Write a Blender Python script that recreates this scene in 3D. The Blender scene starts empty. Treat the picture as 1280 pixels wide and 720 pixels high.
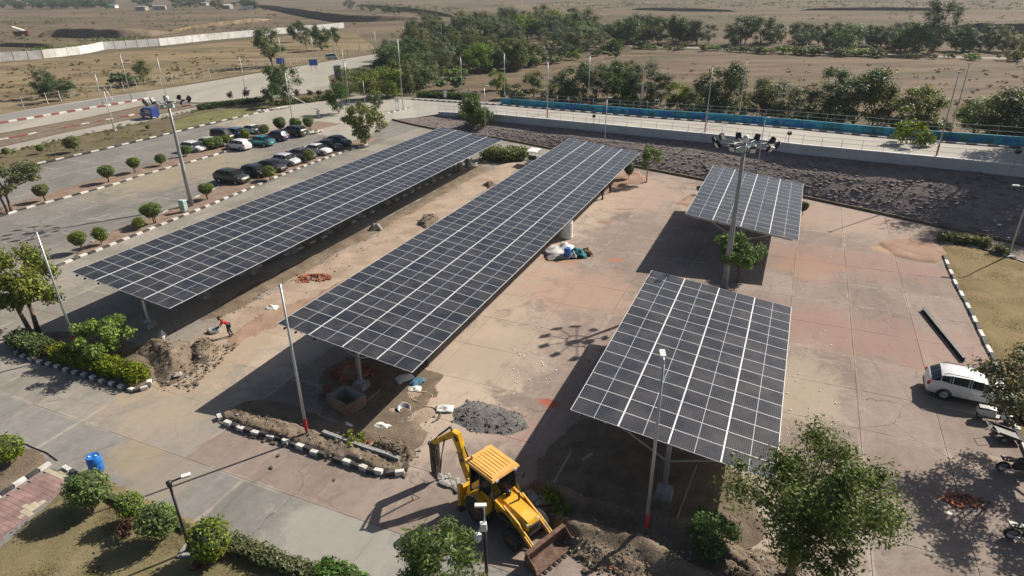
import bpy, math, random
import numpy as np
from math import sin, cos, pi, radians as rad
from mathutils import Vector, Matrix

random.seed(7)
rng = np.random.default_rng(7)
SC = bpy.context.scene
COL = SC.collection

# ------------------------------------------------------------------ camera, sky, sun, exposure
F, TH, HC, ROLL = 802.35, 0.444449, 22.0236, -0.011075      # focal (px at 1280), pitch, height, roll
cam = bpy.data.cameras.new('camera')
cam.sensor_width = 36.0
cam.lens = 36.0 * F / 1280.0
cam.clip_start = 0.2
cam.clip_end = 9000
camo = bpy.data.objects.new('camera', cam)
COL.objects.link(camo)
camo.matrix_world = Matrix.Translation((0, 0, HC)) @ Matrix.Rotation(pi / 2 - TH, 4, 'X') @ Matrix.Rotation(ROLL, 4, 'Z')
SC.camera = camo

SUN_AZ, SUN_EL = rad(57.0), rad(37.5)
world = bpy.data.worlds.new('World')
SC.world = world
world.use_nodes = True
wn = world.node_tree.nodes
sky = wn.new('ShaderNodeTexSky')
sky.sky_type = 'NISHITA'
sky.sun_disc = False
sky.sun_elevation = SUN_EL
sky.sun_rotation = SUN_AZ
sky.air_density = 1.0
sky.dust_density = 2.0
wn['Background'].inputs['Strength'].default_value = 0.050
world.node_tree.links.new(sky.outputs[0], wn['Background'].inputs[0])
sun = bpy.data.lights.new('sun', 'SUN')
sun.energy = 4.6
sun.angle = rad(0.55)
sun.color = (1.0, 0.93, 0.83)
suno = bpy.data.objects.new('sun', sun)
COL.objects.link(suno)
SUNV = Vector((sin(SUN_AZ) * cos(SUN_EL), cos(SUN_AZ) * cos(SUN_EL), sin(SUN_EL)))
suno.rotation_euler = SUNV.to_track_quat('Z', 'Y').to_euler()
suno.location = (60, 40, 80)
SC.view_settings.view_transform = 'Standard'
SC.view_settings.look = 'None'
SC.view_settings.exposure = 0.52
SC.view_settings.gamma = 1.0
SC.cycles.max_bounces = 6
SC.cycles.diffuse_bounces = 3
SC.cycles.transparent_max_bounces = 6
SC.cycles.use_denoising = True

# ------------------------------------------------------------------ survey helpers: photo measurement -> place on the ground
def G(u, v, z=0.0):
    cr, sr = cos(ROLL), sin(ROLL)
    a, b = u - 640, v - 360
    a, b = cr * a + sr * b, -sr * a + cr * b
    x, y = a / F, -b / F
    c, s = cos(TH), sin(TH)
    D = (x, c + y * s, -s + y * c)
    t = (z - HC) / D[2]
    return Vector((D[0] * t, D[1] * t, z))

def PX(p):
    x, y, z = p[0], p[1], p[2] - HC
    c, s = cos(TH), sin(TH)
    d = y * c - z * s
    u, v = F * x / d, -F * (y * s + z * c) / d
    cr, sr = cos(ROLL), sin(ROLL)
    return 640 + cr * u - sr * v, 360 + sr * u + cr * v

def height_to(base, vtop):                 # height of an upright thing whose top shows at row vtop
    lo, hi = 0.0, 40.0
    for _ in range(40):
        m = (lo + hi) / 2
        if PX((base[0], base[1], base[2] + m))[1] > vtop: lo = m
        else: hi = m
    return lo

AZ = 0.414142                              # the carport rows' direction
LO = Vector((sin(AZ), cos(AZ), 0))
AC = Vector((cos(AZ), -sin(AZ), 0))
def AB(a, b, z=0.0): return Vector((LO.x * a + AC.x * b, LO.y * a + AC.y * b, z))
def toAB(p): return p[0] * LO.x + p[1] * LO.y, p[0] * AC.x + p[1] * AC.y

# ------------------------------------------------------------------ objects
def tag(o, label=None, cat=None, group=None, kind=None):
    if label: o['label'] = label
    if cat: o['category'] = cat
    if group: o['group'] = group
    if kind: o['kind'] = kind
    return o
def thing(name, label, cat, loc=(0, 0, 0), rz=0.0, group=None):
    o = bpy.data.objects.new(name, None)
    COL.objects.link(o)
    o.location = loc
    o.rotation_euler = (0, 0, rz)
    o.empty_display_size = 0.3
    return tag(o, label, cat, group)
def link(name, me, parent=None, loc=None, rz=None):
    o = bpy.data.objects.new(name, me)
    COL.objects.link(o)
    if parent: o.parent = parent
    if loc is not None: o.location = loc
    if rz is not None: o.rotation_euler = (0, 0, rz)
    return o
def kids(o): return [c for c in CH.get(o.name, [])] or [c for c in o.children]
CH = {}
def copy_tree(o, parent=None):
    c = o.copy()
    COL.objects.link(c)
    if parent: c.parent = parent
    for ch in list(o.children): copy_tree(ch, c)
    return c

class MB:
    def __init__(s): s.v, s.f, s.m, s.sm = [], [], [], []
    def add(s, vs, fs, mi=0, smooth=False):
        n = len(s.v)
        s.v += [tuple(p) for p in vs]
        for f in fs:
            s.f.append([i + n for i in f]); s.m.append(mi); s.sm.append(smooth)
        return s
    def box(s, c, d, rot=None, mi=0, taper=1.0):
        hx, hy, hz = d[0] / 2, d[1] / 2, d[2] / 2
        vs = []
        for z, t in ((-hz, 1), (hz, taper)):
            for x, y in ((-hx, -hy), (hx, -hy), (hx, hy), (-hx, hy)):
                p = Vector((x * t, y * t, z))
                if rot is not None: p = rot @ p
                vs.append(p + Vector(c))
        return s.add(vs, [(3, 2, 1, 0), (4, 5, 6, 7), (0, 1, 5, 4), (1, 2, 6, 5), (2, 3, 7, 6), (3, 0, 4, 7)], mi)
    def bar(s, p, q, w, h, mi=0, up=(0, 0, 1)):
        p, q = Vector(p), Vector(q)
        d = (q - p)
        L = d.length
        d = d / L
        u = Vector(up)
        if abs(d.dot(u)) > .98: u = Vector((1, 0, 0))
        y = u.cross(d).normalized()
        z = d.cross(y)
        rot = Matrix((d, y, z)).transposed()
        return s.box((p + q) / 2, (L, w, h), rot, mi)
    def tube(s, pts, r, n=8, mi=0, cap=True, smooth=True):
        pts = [Vector(p) for p in pts]
        if not hasattr(r, '__len__'): r = [r] * len(pts)
        vs, fs = [], []
        ref = None
        for i, p in enumerate(pts):
            d = (pts[min(i + 1, len(pts) - 1)] - pts[max(i - 1, 0)]).normalized()
            if ref is None:
                ref = Vector((1, 0, 0)) if abs(d.x) < .8 else Vector((0, 1, 0))
            x = (ref - d * ref.dot(d)).normalized()
            y = d.cross(x)
            ref = x
            for k in range(n):
                a = 2 * pi * k / n
                vs.append(p + (x * cos(a) + y * sin(a)) * r[i])
        for i in range(len(pts) - 1):
            for k in range(n):
                k2 = (k + 1) % n
                fs.append((i * n + k, i * n + k2, (i + 1) * n + k2, (i + 1) * n + k))
        s.add(vs, fs, mi, smooth)
        if cap:
            m = len(s.v) - len(vs)
            s.f.append([m + k for k in range(n)][::-1]); s.m.append(mi); s.sm.append(False)
            s.f.append([m + (len(pts) - 1) * n + k for k in range(n)]); s.m.append(mi); s.sm.append(False)
        return s
    def lathe(s, prof, n=16, c=(0, 0, 0), mi=0, axis='z', smooth=True):
        vs, fs = [], []
        for r, z in prof:
            for k in range(n):
                a = 2 * pi * k / n
                p = (r * cos(a), r * sin(a), z)
                if axis == 'y': p = (p[0], p[2], p[1])
                if axis == 'x': p = (p[2], p[0], p[1])
                vs.append((p[0] + c[0], p[1] + c[1], p[2] + c[2]))
        for i in range(len(prof) - 1):
            for k in range(n):
                k2 = (k + 1) % n
                f = (i * n + k, i * n + k2, (i + 1) * n + k2, (i + 1) * n + k)
                fs.append(f if axis != 'y' else f[::-1])
        return s.add(vs, fs, mi, smooth)
    def prism(s, pts, z0, z1, mi=0):
        n = len(pts)
        z0s = z0 if hasattr(z0, '__len__') else [z0] * n
        z1s = z1 if hasattr(z1, '__len__') else [z1] * n
        vs = [(p[0], p[1], z0s[i]) for i, p in enumerate(pts)] + [(p[0], p[1], z1s[i]) for i, p in enumerate(pts)]
        fs = [tuple(range(n))[::-1], tuple(range(n, 2 * n))] + [(i, (i + 1) % n, n + (i + 1) % n, n + i) for i in range(n)]
        return s.add(vs, fs, mi)
    def side(s, pts, y0, y1, mi=0):            # outline in x-z given thickness in y
        n = len(pts)
        vs = [(p[0], y0, p[1]) for p in pts] + [(p[0], y1, p[1]) for p in pts]
        fs = [tuple(range(n)), tuple(range(n, 2 * n))[::-1]] + [(i, n + i, n + (i + 1) % n, (i + 1) % n) for i in range(n)]
        return s.add(vs, fs, mi)
    def mesh(s, name, mats):
        me = bpy.data.meshes.new(name)
        me.from_pydata(s.v, [], s.f)
        for m in (mats if isinstance(mats, (list, tuple)) else [mats]): me.materials.append(m)
        me.polygons.foreach_set('material_index', s.m)
        me.polygons.foreach_set('use_smooth', s.sm)
        me.update()
        return me
    def build(s, name, mats, parent=None, loc=None, rz=None):
        return link(name, s.mesh(name, mats), parent, loc, rz)

def np_mesh(name, V, Q, mat, smooth=False):
    me = bpy.data.meshes.new(name)
    V = np.asarray(V, np.float32); Q = np.asarray(Q, np.int32)
    k = Q.shape[1]
    me.vertices.add(len(V)); me.vertices.foreach_set('co', V.ravel())
    me.loops.add(Q.size); me.loops.foreach_set('vertex_index', Q.ravel())
    me.polygons.add(len(Q))
    me.polygons.foreach_set('loop_start', np.arange(0, Q.size, k, dtype=np.int32))
    if smooth: me.polygons.foreach_set('use_smooth', np.ones(len(Q), bool))
    me.materials.append(mat)
    me.update(calc_edges=True)
    return me
# ------------------------------------------------------------------ materials
def new_mat(name):
    m = bpy.data.materials.new(name)
    m.use_nodes = True
    nt = m.node_tree
    return m, nt, nt.nodes['Principled BSDF']
def node(nt, t, **kw):
    n = nt.nodes.new(t)
    for k, v in kw.items(): setattr(n, k, v)
    return n
def mathn(nt, op, a, b=None, clamp=False):
    n = nt.nodes.new('ShaderNodeMath'); n.operation = op; n.use_clamp = clamp
    for i, x in enumerate((a, b)):
        if x is None: continue
        if isinstance(x, (int, float)): n.inputs[i].default_value = x
        else: nt.links.new(x, n.inputs[i])
    return n.outputs[0]
def mixc(nt, fac, a, b, mode='MIX'):
    n = nt.nodes.new('ShaderNodeMix'); n.data_type = 'RGBA'; n.blend_type = mode
    for i, x in ((0, fac), (6, a), (7, b)):
        if isinstance(x, (int, float)): n.inputs[i].default_value = x
        elif isinstance(x, (tuple, list)): n.inputs[i].default_value = (*x[:3], 1)
        else: nt.links.new(x, n.inputs[i])
    return n.outputs[2]
def noise(nt, vec, scale, detail=4, rough=.55, dist=0.0):
    n = nt.nodes.new('ShaderNodeTexNoise')
    n.inputs['Scale'].default_value = scale; n.inputs['Detail'].default_value = detail
    n.inputs['Roughness'].default_value = rough; n.inputs['Distortion'].default_value = dist
    if vec is not None: nt.links.new(vec, n.inputs['Vector'])
    return n.outputs[0]
def ramp(nt, fac, stops):
    n = nt.nodes.new('ShaderNodeValToRGB')
    e = n.color_ramp.elements
    while len(e) > 1: e.remove(e[-1])
    e[0].position = stops[0][0]; e[0].color = (*stops[0][1], 1)
    for p, c in stops[1:]:
        x = e.new(p); x.color = (*c, 1)
    nt.links.new(fac, n.inputs[0])
    return n.outputs[0]
def smooth(nt, fac, lo, hi):
    n = nt.nodes.new('ShaderNodeMapRange'); n.interpolation_type = 'SMOOTHSTEP'
    n.inputs[1].default_value = lo; n.inputs[2].default_value = hi
    nt.links.new(fac, n.inputs[0])
    return n.outputs[0]
def wpos(nt): return nt.nodes.new('ShaderNodeNewGeometry').outputs['Position']
def opos(nt): return nt.nodes.new('ShaderNodeTexCoord').outputs['Object']
def mapped(nt, vec, rot=0.0, scale=(1, 1, 1), loc=(0, 0, 0)):
    n = nt.nodes.new('ShaderNodeMapping')
    n.inputs['Rotation'].default_value = (0, 0, rot); n.inputs['Scale'].default_value = scale; n.inputs['Location'].default_value = loc
    nt.links.new(vec, n.inputs[0])
    return n.outputs[0]
def bump(nt, bsdf, h, strength=.3, dist=.02):
    n = nt.nodes.new('ShaderNodeBump')
    n.inputs['Strength'].default_value = strength; n.inputs['Distance'].default_value = dist
    nt.links.new(h, n.inputs['Height'])
    nt.links.new(n.outputs[0], bsdf.inputs['Normal'])

def plain(name, col, rough=.5, metal=0.0, var=.12, scale=6.0, spec=.5, coat=0.0, dirt=None, dirt_amt=.4, obj=True):
    """a painted / plain surface with gentle wear"""
    m, nt, b = new_mat(name)
    v = opos(nt) if obj else wpos(nt)
    n1 = noise(nt, v, scale, 5, .6)
    lo = tuple(c * (1 - var * 1.6) for c in col); hi = tuple(min(1, c * (1 + var)) for c in col)
    c = ramp(nt, n1, [(.3, lo), (.7, hi)])
    if dirt is not None:
        n2 = noise(nt, v, scale * .45, 6, .65, .6)
        c = mixc(nt, mathn(nt, 'MULTIPLY', smooth(nt, n2, .45, .7), dirt_amt), c, dirt)
    nt.links.new(c, b.inputs['Base Color'])
    nt.links.new(mathn(nt, 'ADD', mathn(nt, 'MULTIPLY', n1, .25), rough - .12), b.inputs['Roughness'])
    b.inputs['Metallic'].default_value = metal
    b.inputs['Specular IOR Level'].default_value = spec
    b.inputs['Coat Weight'].default_value = coat
    return m

def earth(name, stops, scale=.6, fine=9.0, bumpd=.05, strength=.6, obj=False, stretch=None):
    m, nt, b = new_mat(name)
    v = opos(nt) if obj else wpos(nt)
    if stretch: v = mapped(nt, v, stretch[0], stretch[1])
    a = noise(nt, v, scale, 7, .62, .4)
    f = noise(nt, v, fine, 5, .7)
    t = mathn(nt, 'ADD', mathn(nt, 'MULTIPLY', a, .68), mathn(nt, 'MULTIPLY', f, .32))
    c = ramp(nt, t, stops)
    nt.links.new(c, b.inputs['Base Color'])
    b.inputs['Roughness'].default_value = .95
    b.inputs['Specular IOR Level'].default_value = .15
    bump(nt, b, f, strength, bumpd)
    return m

def leafmat(name, cols, var=.3, trans=.33, rough=.55):
    m, nt, b = new_mat(name)
    g = nt.nodes.new('ShaderNodeNewGeometry')
    oi = nt.nodes.new('ShaderNodeObjectInfo')
    c = ramp(nt, g.outputs['Random Per Island'], [(i / (len(cols) - 1), k) for i, k in enumerate(cols)])
    big = noise(nt, opos(nt), .9, 2)
    hs = nt.nodes.new('ShaderNodeHueSaturation')
    nt.links.new(c, hs.inputs['Color'])
    r = oi.outputs['Random']
    nt.links.new(mathn(nt, 'ADD', mathn(nt, 'MULTIPLY', r, -.05), .522), hs.inputs['Hue'])
    nt.links.new(mathn(nt, 'ADD', mathn(nt, 'MULTIPLY', mathn(nt, 'FRACT', mathn(nt, 'MULTIPLY', r, 7.3)), .35), .78), hs.inputs['Saturation'])
    val = mathn(nt, 'ADD', mathn(nt, 'MULTIPLY', mathn(nt, 'FRACT', mathn(nt, 'MULTIPLY', r, 13.7)), var), 1 - var / 2)
    val = mathn(nt, 'MULTIPLY', val, mathn(nt, 'ADD', mathn(nt, 'MULTIPLY', big, .8), .6))
    nt.links.new(val, hs.inputs['Value'])
    nt.links.new(hs.outputs[0], b.inputs['Base Color'])
    b.inputs['Roughness'].default_value = rough
    b.inputs['Specular IOR Level'].default_value = .3
    tr = nt.nodes.new('ShaderNodeBsdfTranslucent')
    nt.links.new(hs.outputs[0], tr.inputs[0])
    mx = nt.nodes.new('ShaderNodeMixShader'); mx.inputs[0].default_value = trans
    nt.links.new(b.outputs[0], mx.inputs[1]); nt.links.new(tr.outputs[0], mx.inputs[2])
    nt.links.new(mx.outputs[0], nt.nodes['Material Output'].inputs[0])
    return m

def nt_sep(nt, v, i):
    s = nt.nodes.new('ShaderNodeSeparateXYZ'); nt.links.new(v, s.inputs[0])
    return s.outputs[i]

def concrete(name, base, lane=0.0, dusts=(), joint_var=.22):
    """weathered slabs: tone by slab, streaks along the lanes, dust lying where it was spread"""
    m, nt, b = new_mat(name)
    p = wpos(nt)
    oi = nt.nodes.new('ShaderNodeObjectInfo')
    pr = mapped(nt, p, AZ, (1, 1, 1))
    st = noise(nt, mapped(nt, pr, 0, (.9, .13, 1)), .9, 6, .6, .3)
    n1 = noise(nt, p, .16, 6, .6, .5)
    n2 = noise(nt, p, 2.2, 7, .68, .2)
    n3 = noise(nt, p, 26, 3, .6)
    t = mathn(nt, 'ADD', mathn(nt, 'MULTIPLY', n1, .4), mathn(nt, 'ADD', mathn(nt, 'MULTIPLY', n2, .3), mathn(nt, 'ADD', mathn(nt, 'MULTIPLY', st, .2), mathn(nt, 'MULTIPLY', n3, .1))))
    lo = tuple(c * .62 for c in base); hi = tuple(c * 1.34 for c in base)
    c = ramp(nt, t, [(.34, lo), (.5, base), (.66, hi)])
    k = mathn(nt, 'ADD', mathn(nt, 'MULTIPLY', oi.outputs['Random'], joint_var), 1 - joint_var / 2)
    hs = nt.nodes.new('ShaderNodeHueSaturation'); nt.links.new(c, hs.inputs['Color']); nt.links.new(k, hs.inputs['Value'])
    c = hs.outputs[0]
    # scuffs and oil stains
    spot = noise(nt, p, .75, 5, .7, 1.2)
    c = mixc(nt, mathn(nt, 'MULTIPLY', smooth(nt, spot, .60, .72), .45), c, tuple(x * .45 for x in base))
    c = mixc(nt, mathn(nt, 'MULTIPLY', smooth(nt, noise(nt, mapped(nt, pr, 0, (1, .2, 1)), 1.7, 6, .75, .8), .58, .72), .4), c, (base[0] * 1.7, base[1] * 1.62, base[2] * 1.5))
    # hairline cracks, and sand gathered along the joints
    vo = nt.nodes.new('ShaderNodeTexVoronoi'); vo.feature = 'DISTANCE_TO_EDGE'; vo.inputs['Scale'].default_value = .21
    wob = nt.nodes.new('ShaderNodeVectorMath'); wob.operation = 'ADD'
    nz = nt.nodes.new('ShaderNodeTexNoise'); nz.inputs['Scale'].default_value = .9; nz.inputs['Detail'].default_value = 6
    nt.links.new(p, nz.inputs['Vector']); nt.links.new(p, wob.inputs[0]); nt.links.new(nz.outputs['Color'], wob.inputs[1]); nt.links.new(wob.outputs[0], vo.inputs['Vector'])
    crk = mathn(nt, 'MULTIPLY', smooth(nt, vo.outputs['Distance'], .006, .001), smooth(nt, n1, .48, .56))
    c = mixc(nt, mathn(nt, 'MULTIPLY', crk, .65), c, tuple(x * .3 for x in base))
    so = nt.nodes.new('ShaderNodeSeparateXYZ'); nt.links.new(opos(nt), so.inputs[0])
    ed = mathn(nt, 'MAXIMUM', mathn(nt, 'ABSOLUTE', so.outputs[0]), mathn(nt, 'ABSOLUTE', so.outputs[1]))
    ed = mathn(nt, 'ADD', ed, mathn(nt, 'MULTIPLY', mathn(nt, 'SUBTRACT', noise(nt, p, 1.3, 6, .7), .5), .55))
    c = mixc(nt, mathn(nt, 'MULTIPLY', smooth(nt, ed, 1.84, 2.0), mathn(nt, 'MULTIPLY', smooth(nt, noise(nt, p, .22, 3), .42, .6), .6)), c, (.46, .40, .33))
    # tyre tracks: long faint dark bands wandering along the lane
    tw = mathn(nt, 'ADD', nt_sep(nt, pr, 0), mathn(nt, 'MULTIPLY', noise(nt, mapped(nt, pr, 0, (.05, .05, 1)), 1.0, 2), 14.0))
    tf = mathn(nt, 'ABSOLUTE', mathn(nt, 'SUBTRACT', mathn(nt, 'FRACT', mathn(nt, 'MULTIPLY', tw, .31)), .5))
    trk = mathn(nt, 'MULTIPLY', smooth(nt, tf, .44, .49), smooth(nt, noise(nt, mapped(nt, pr, 0, (.6, .12, 1)), .8, 5, .7), .48, .62))
    c = mixc(nt, mathn(nt, 'MULTIPLY', trk, .30), c, tuple(x * .45 for x in base))
    edge = noise(nt, p, .5, 7, .7, .6)
    fine = noise(nt, p, 5, 5, .7)
    for (cx, cy, rx, ry, rot, col, amt) in dusts:
        q = nt.nodes.new('ShaderNodeMapping'); q.vector_type = 'TEXTURE'
        q.inputs['Location'].default_value = (cx, cy, 0); q.inputs['Rotation'].default_value = (0, 0, rot); q.inputs['Scale'].default_value = (rx, ry, 1000)
        nt.links.new(p, q.inputs[0])
        L = nt.nodes.new('ShaderNodeVectorMath'); L.operation = 'LENGTH'; nt.links.new(q.outputs[0], L.inputs[0])
        d = mathn(nt, 'ADD', L.outputs['Value'], mathn(nt, 'MULTIPLY', mathn(nt, 'SUBTRACT', edge, .5), 2.6))
        d = mathn(nt, 'ADD', d, mathn(nt, 'MULTIPLY', mathn(nt, 'SUBTRACT', fine, .5), .9))
        f = mathn(nt, 'MULTIPLY', smooth(nt, d, 1.15, .45), amt)
        c = mixc(nt, f, c, col)
    nt.links.new(c, b.inputs['Base Color'])
    b.inputs['Roughness'].default_value = .9
    b.inputs['Specular IOR Level'].default_value = .25
    bump(nt, b, n2, .25, .02)
    return m

M = {}
M['galv'] = plain('galvanised_steel', (.50, .52, .54), .42, .6, .1, 3)
M['galv_old'] = plain('weathered_steel', (.38, .39, .39), .55, .4, .15, 2, dirt=(.25, .2, .15), dirt_amt=.3)
M['alu'] = plain('anodised_aluminium', (.68, .69, .70), .5, .1, .05, 3)
M['backsheet'] = plain('white_backsheet', (.40, .42, .44), .5, 0, .04, 3)
M['black'] = plain('black_paint', (.025, .025, .027), .45, 0, .3, 4)
M['rubber'] = plain('rubber', (.028, .027, .026), .85, 0, .3, 9, dirt=(.16, .13, .1), dirt_amt=.5)
M['white'] = plain('white_paint', (.78, .77, .74), .55, 0, .06, 4, dirt=(.5, .44, .36), dirt_amt=.35)
M['kerb_white'] = plain('kerb_white_paint', (.70, .68, .64), .8, 0, .12, 3, dirt=(.35, .3, .24), dirt_amt=.7, obj=False)
M['kerb_black'] = plain('kerb_black_paint', (.045, .044, .044), .8, 0, .3, 3, dirt=(.2, .17, .14), dirt_amt=.6, obj=False)
M['kerb_red'] = plain('kerb_red_paint', (.27, .07, .06), .8, 0, .2, 3, dirt=(.3, .2, .16), dirt_amt=.5, obj=False)
M['red'] = plain('red_band_paint', (.45, .03, .035), .5, 0, .15, 5)
M['joint'] = earth('joint_soil', [(.3, (.14, .12, .095)), (.7, (.24, .21, .17))], 1.5, 12)
M['soil'] = earth('dug_soil', [(.28, (.10, .075, .052)), (.5, (.20, .155, .112)), (.72, (.31, .25, .185))], .9, 7, .09, .9)
M['sand'] = earth('ochre_dirt', [(.3, (.25, .185, .135)), (.5, (.375, .285, .215)), (.7, (.49, .395, .31))], .5, 5, .05, .7)
M['redsoil'] = earth('red_soil', [(.3, (.22, .14, .098)), (.5, (.325, .215, .155)), (.7, (.42, .30, .225))], .6, 6, .04, .6)
M['darksoil'] = earth('damp_soil', [(.3, (.10, .078, .056)), (.5, (.18, .14, .10)), (.7, (.26, .205, .15))], .8, 8, .08, .9)
M['gravel'] = earth('grey_gravel', [(.3, (.09, .087, .082)), (.5, (.19, .18, .168)), (.7, (.30, .285, .265))], 3, 22, .08, 1.0)
M['stone'] = plain('pitched_stone', (.255, .21, .19), .9, 0, .35, 1.6, obj=False, spec=.2)
M['bank'] = earth('bank_soil', [(.3, (.17, .138, .122)), (.5, (.235, .192, .172)), (.7, (.30, .25, .225))], .9, 9, .06, .8)
M['bed'] = earth('planting_bed', [(.3, (.15, .105, .078)), (.5, (.25, .18, .135)), (.7, (.33, .25, .20))], 1.1, 8, .05, .7)
M['lawn'] = earth('dry_lawn', [(.3, (.12, .108, .05)), (.5, (.205, .172, .09)), (.7, (.30, .245, .145))], .45, 14, .04, .7)
M['green_lawn'] = earth('green_lawn', [(.3, (.10, .105, .04)), (.5, (.165, .16, .066)), (.7, (.235, .21, .10))], .3, 9, .04, .7)
M['drygrass'] = earth('brown_lawn', [(.3, (.12, .095, .04)), (.5, (.22, .165, .08)), (.7, (.30, .22, .12))], .35, 14, .04, .7)
M['verge'] = earth('verge_dirt', [(.3, (.075, .062, .036)), (.5, (.14, .115, .066)), (.7, (.215, .17, .11))], .35, 7, .05, .7)
M['bark'] = plain('bark', (.17, .125, .09), .9, 0, .4, 5)
M['bark_pale'] = plain('pale_bark', (.27, .22, .17), .9, 0, .35, 5)
M['brick'] = plain('clay_brick', (.36, .12, .065), .9, 0, .35, .9, obj=False)
M['brick_old'] = plain('dusty_brick', (.30, .18, .12), .9, 0, .3, .9, obj=False)
M['cement'] = plain('cement', (.34, .33, .31), .85, 0, .2, 2, dirt=(.2, .16, .12), dirt_amt=.5)
M['wallwhite'] = plain('limewashed_panel', (.72, .71, .68), .85, 0, .12, .4, dirt=(.42, .37, .31), dirt_amt=.55, obj=False)
M['parapet'] = plain('shade_tinted_render', (.40, .44, .47), .8, 0, .1, .6, dirt=(.26, .25, .23), dirt_amt=.3, obj=False)  # grey-white render; bluish cast of its shaded face put into the colour
M['coping'] = plain('pale_coping', (.66, .66, .64), .8, 0, .1, .6, obj=False)
M['glass_car'] = plain('car_glass', (.009, .010, .012), .16, 0, .05, 1, .3)
M['chrome'] = plain('bright_metal', (.6, .6, .6), .3, .9, .05, 4)
M['lamp_glass'] = plain('lamp_lens', (.62, .64, .66), .2, 0, .05, 3)
M['taillight'] = plain('tail_lens', (.35, .012, .015), .25, 0, .1, 3)
M['blue_drum'] = plain('blue_plastic', (.015, .16, .55), .4, 0, .1, 3)
M['tarp'] = plain('white_sheet', (.68, .68, .66), .6, 0, .12, 2, dirt=(.45, .38, .3), dirt_amt=.4)
M['yellow'] = plain('machine_yellow', (.74, .40, .015), .45, 0, .16, 2.6, coat=.1, dirt=(.27, .18, .09), dirt_amt=.8)
M['orange'] = plain('faded_roof_yellow', (.80, .43, .10), .55, 0, .1, 2, dirt=(.5, .33, .16), dirt_amt=.4)
M['rust'] = plain('rusty_steel', (.15, .082, .055), .75, .2, .4, 4, dirt=(.28, .23, .18), dirt_amt=.5)
M['darksteel'] = plain('oily_steel', (.06, .055, .05), .5, .4, .3, 4, dirt=(.25, .2, .15), dirt_amt=.4)
M['hose'] = plain('hydraulic_hose', (.02, .02, .02), .5, 0, .2, 6)
M['signblue'] = plain('blue_sign_face', (.03, .11, .42), .4, 0, .06, 2)
M['tealpaint'] = plain('teal_wall_paint', (.05, .38, .50), .7, 0, .2, .7, obj=False)
M['bluepaint'] = plain('blue_wall_paint', (.03, .22, .52), .7, 0, .2, .7, obj=False)
M['greenpaint'] = plain('green_mural_paint', (.03, .24, .26), .7, 0, .25, .7, obj=False)
M['skin'] = plain('skin', (.17, .085, .05), .6, 0, .1, 8)
M['hair'] = plain('black_hair', (.012, .010, .009), .6, 0, .2, 20)
M['redshirt'] = plain('red_cotton', (.50, .02, .045), .85, 0, .15, 8)
M['darktrouser'] = plain('dark_trousers', (.04, .045, .06), .85, 0, .2, 8)
M['bluecloth'] = plain('blue_cloth', (.06, .17, .26), .85, 0, .2, 8)
M['greycloth'] = plain('grey_cloth', (.16, .15, .15), .85, 0, .2, 8)
M['tealcloth'] = plain('teal_cloth', (.02, .20, .22), .85, 0, .3, 5)
M['browncloth'] = plain('brown_cloth', (.17, .10, .055), .85, 0, .35, 6)
M['paper'] = plain('paper', (.72, .70, .62), .8, 0, .1, 5)
M['paver_pink'] = plain('pink_paver', (.30, .19, .17), .85, 0, .25, 1.2, obj=False)
M['paver_cream'] = plain('cream_paver', (.47, .41, .30), .85, 0, .2, 1.2, obj=False)
M['cabinet'] = plain('pale_green_cabinet', (.42, .55, .50), .5, 0, .1, 3)
M['hutroof'] = plain('tin_roof', (.42, .43, .44), .6, .2, .3, .3, obj=False)
M['hutblue'] = plain('blue_sheet_roof', (.10, .30, .42), .6, 0, .2, .3, obj=False)
M['hutwall'] = plain('plaster_wall', (.42, .38, .33), .85, 0, .25, .3, obj=False)
M['leaf_mid'] = leafmat('leaf_mid', [(0.053, 0.096, 0.02), (0.091, 0.147, 0.03), (0.15, 0.213, 0.045), (0.196, 0.237, 0.056)])
M['leaf_dark'] = leafmat('leaf_dark', [(0.035, 0.077, 0.02), (0.061, 0.116, 0.029), (0.104, 0.17, 0.043), (0.163, 0.22, 0.059)])
M['leaf_olive'] = leafmat('leaf_olive', [(0.078, 0.106, 0.029), (0.132, 0.157, 0.044), (0.187, 0.197, 0.057), (0.233, 0.231, 0.074)])
M['leaf_yellow'] = leafmat('leaf_yellow', [(.085, .125, .028), (.15, .19, .042), (.225, .26, .065), (.29, .30, .085)])
M['leaf_lime'] = leafmat('leaf_lime', [(0.075, 0.127, 0.018), (0.134, 0.212, 0.027), (0.224, 0.297, 0.044), (0.298, 0.339, 0.062)])
M['leaf_bright'] = leafmat('leaf_bright', [(0.059, 0.138, 0.023), (0.097, 0.203, 0.034), (0.141, 0.262, 0.052), (0.194, 0.315, 0.069)])
M['leaf_grey'] = leafmat('leaf_grey', [(0.058, 0.086, 0.036), (0.102, 0.132, 0.058), (0.145, 0.178, 0.084), (0.189, 0.217, 0.107)])
M['leaf_brown'] = leafmat('leaf_brown', [(0.074, 0.078, 0.026), (0.123, 0.118, 0.039), (0.173, 0.149, 0.046), (0.111, 0.172, 0.046)])
M['leaf_red'] = leafmat('leaf_red', [(.05, .015, .018), (.10, .025, .03), (.16, .05, .05)])
M['grassblade'] = leafmat('grass_blade', [(.10, .09, .035), (.18, .15, .06), (.26, .21, .10), (.11, .13, .04)], trans=.2)
M['core'] = plain('inner_twigs', (.05, .06, .022), .95, 0, .3, 3)
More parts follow.
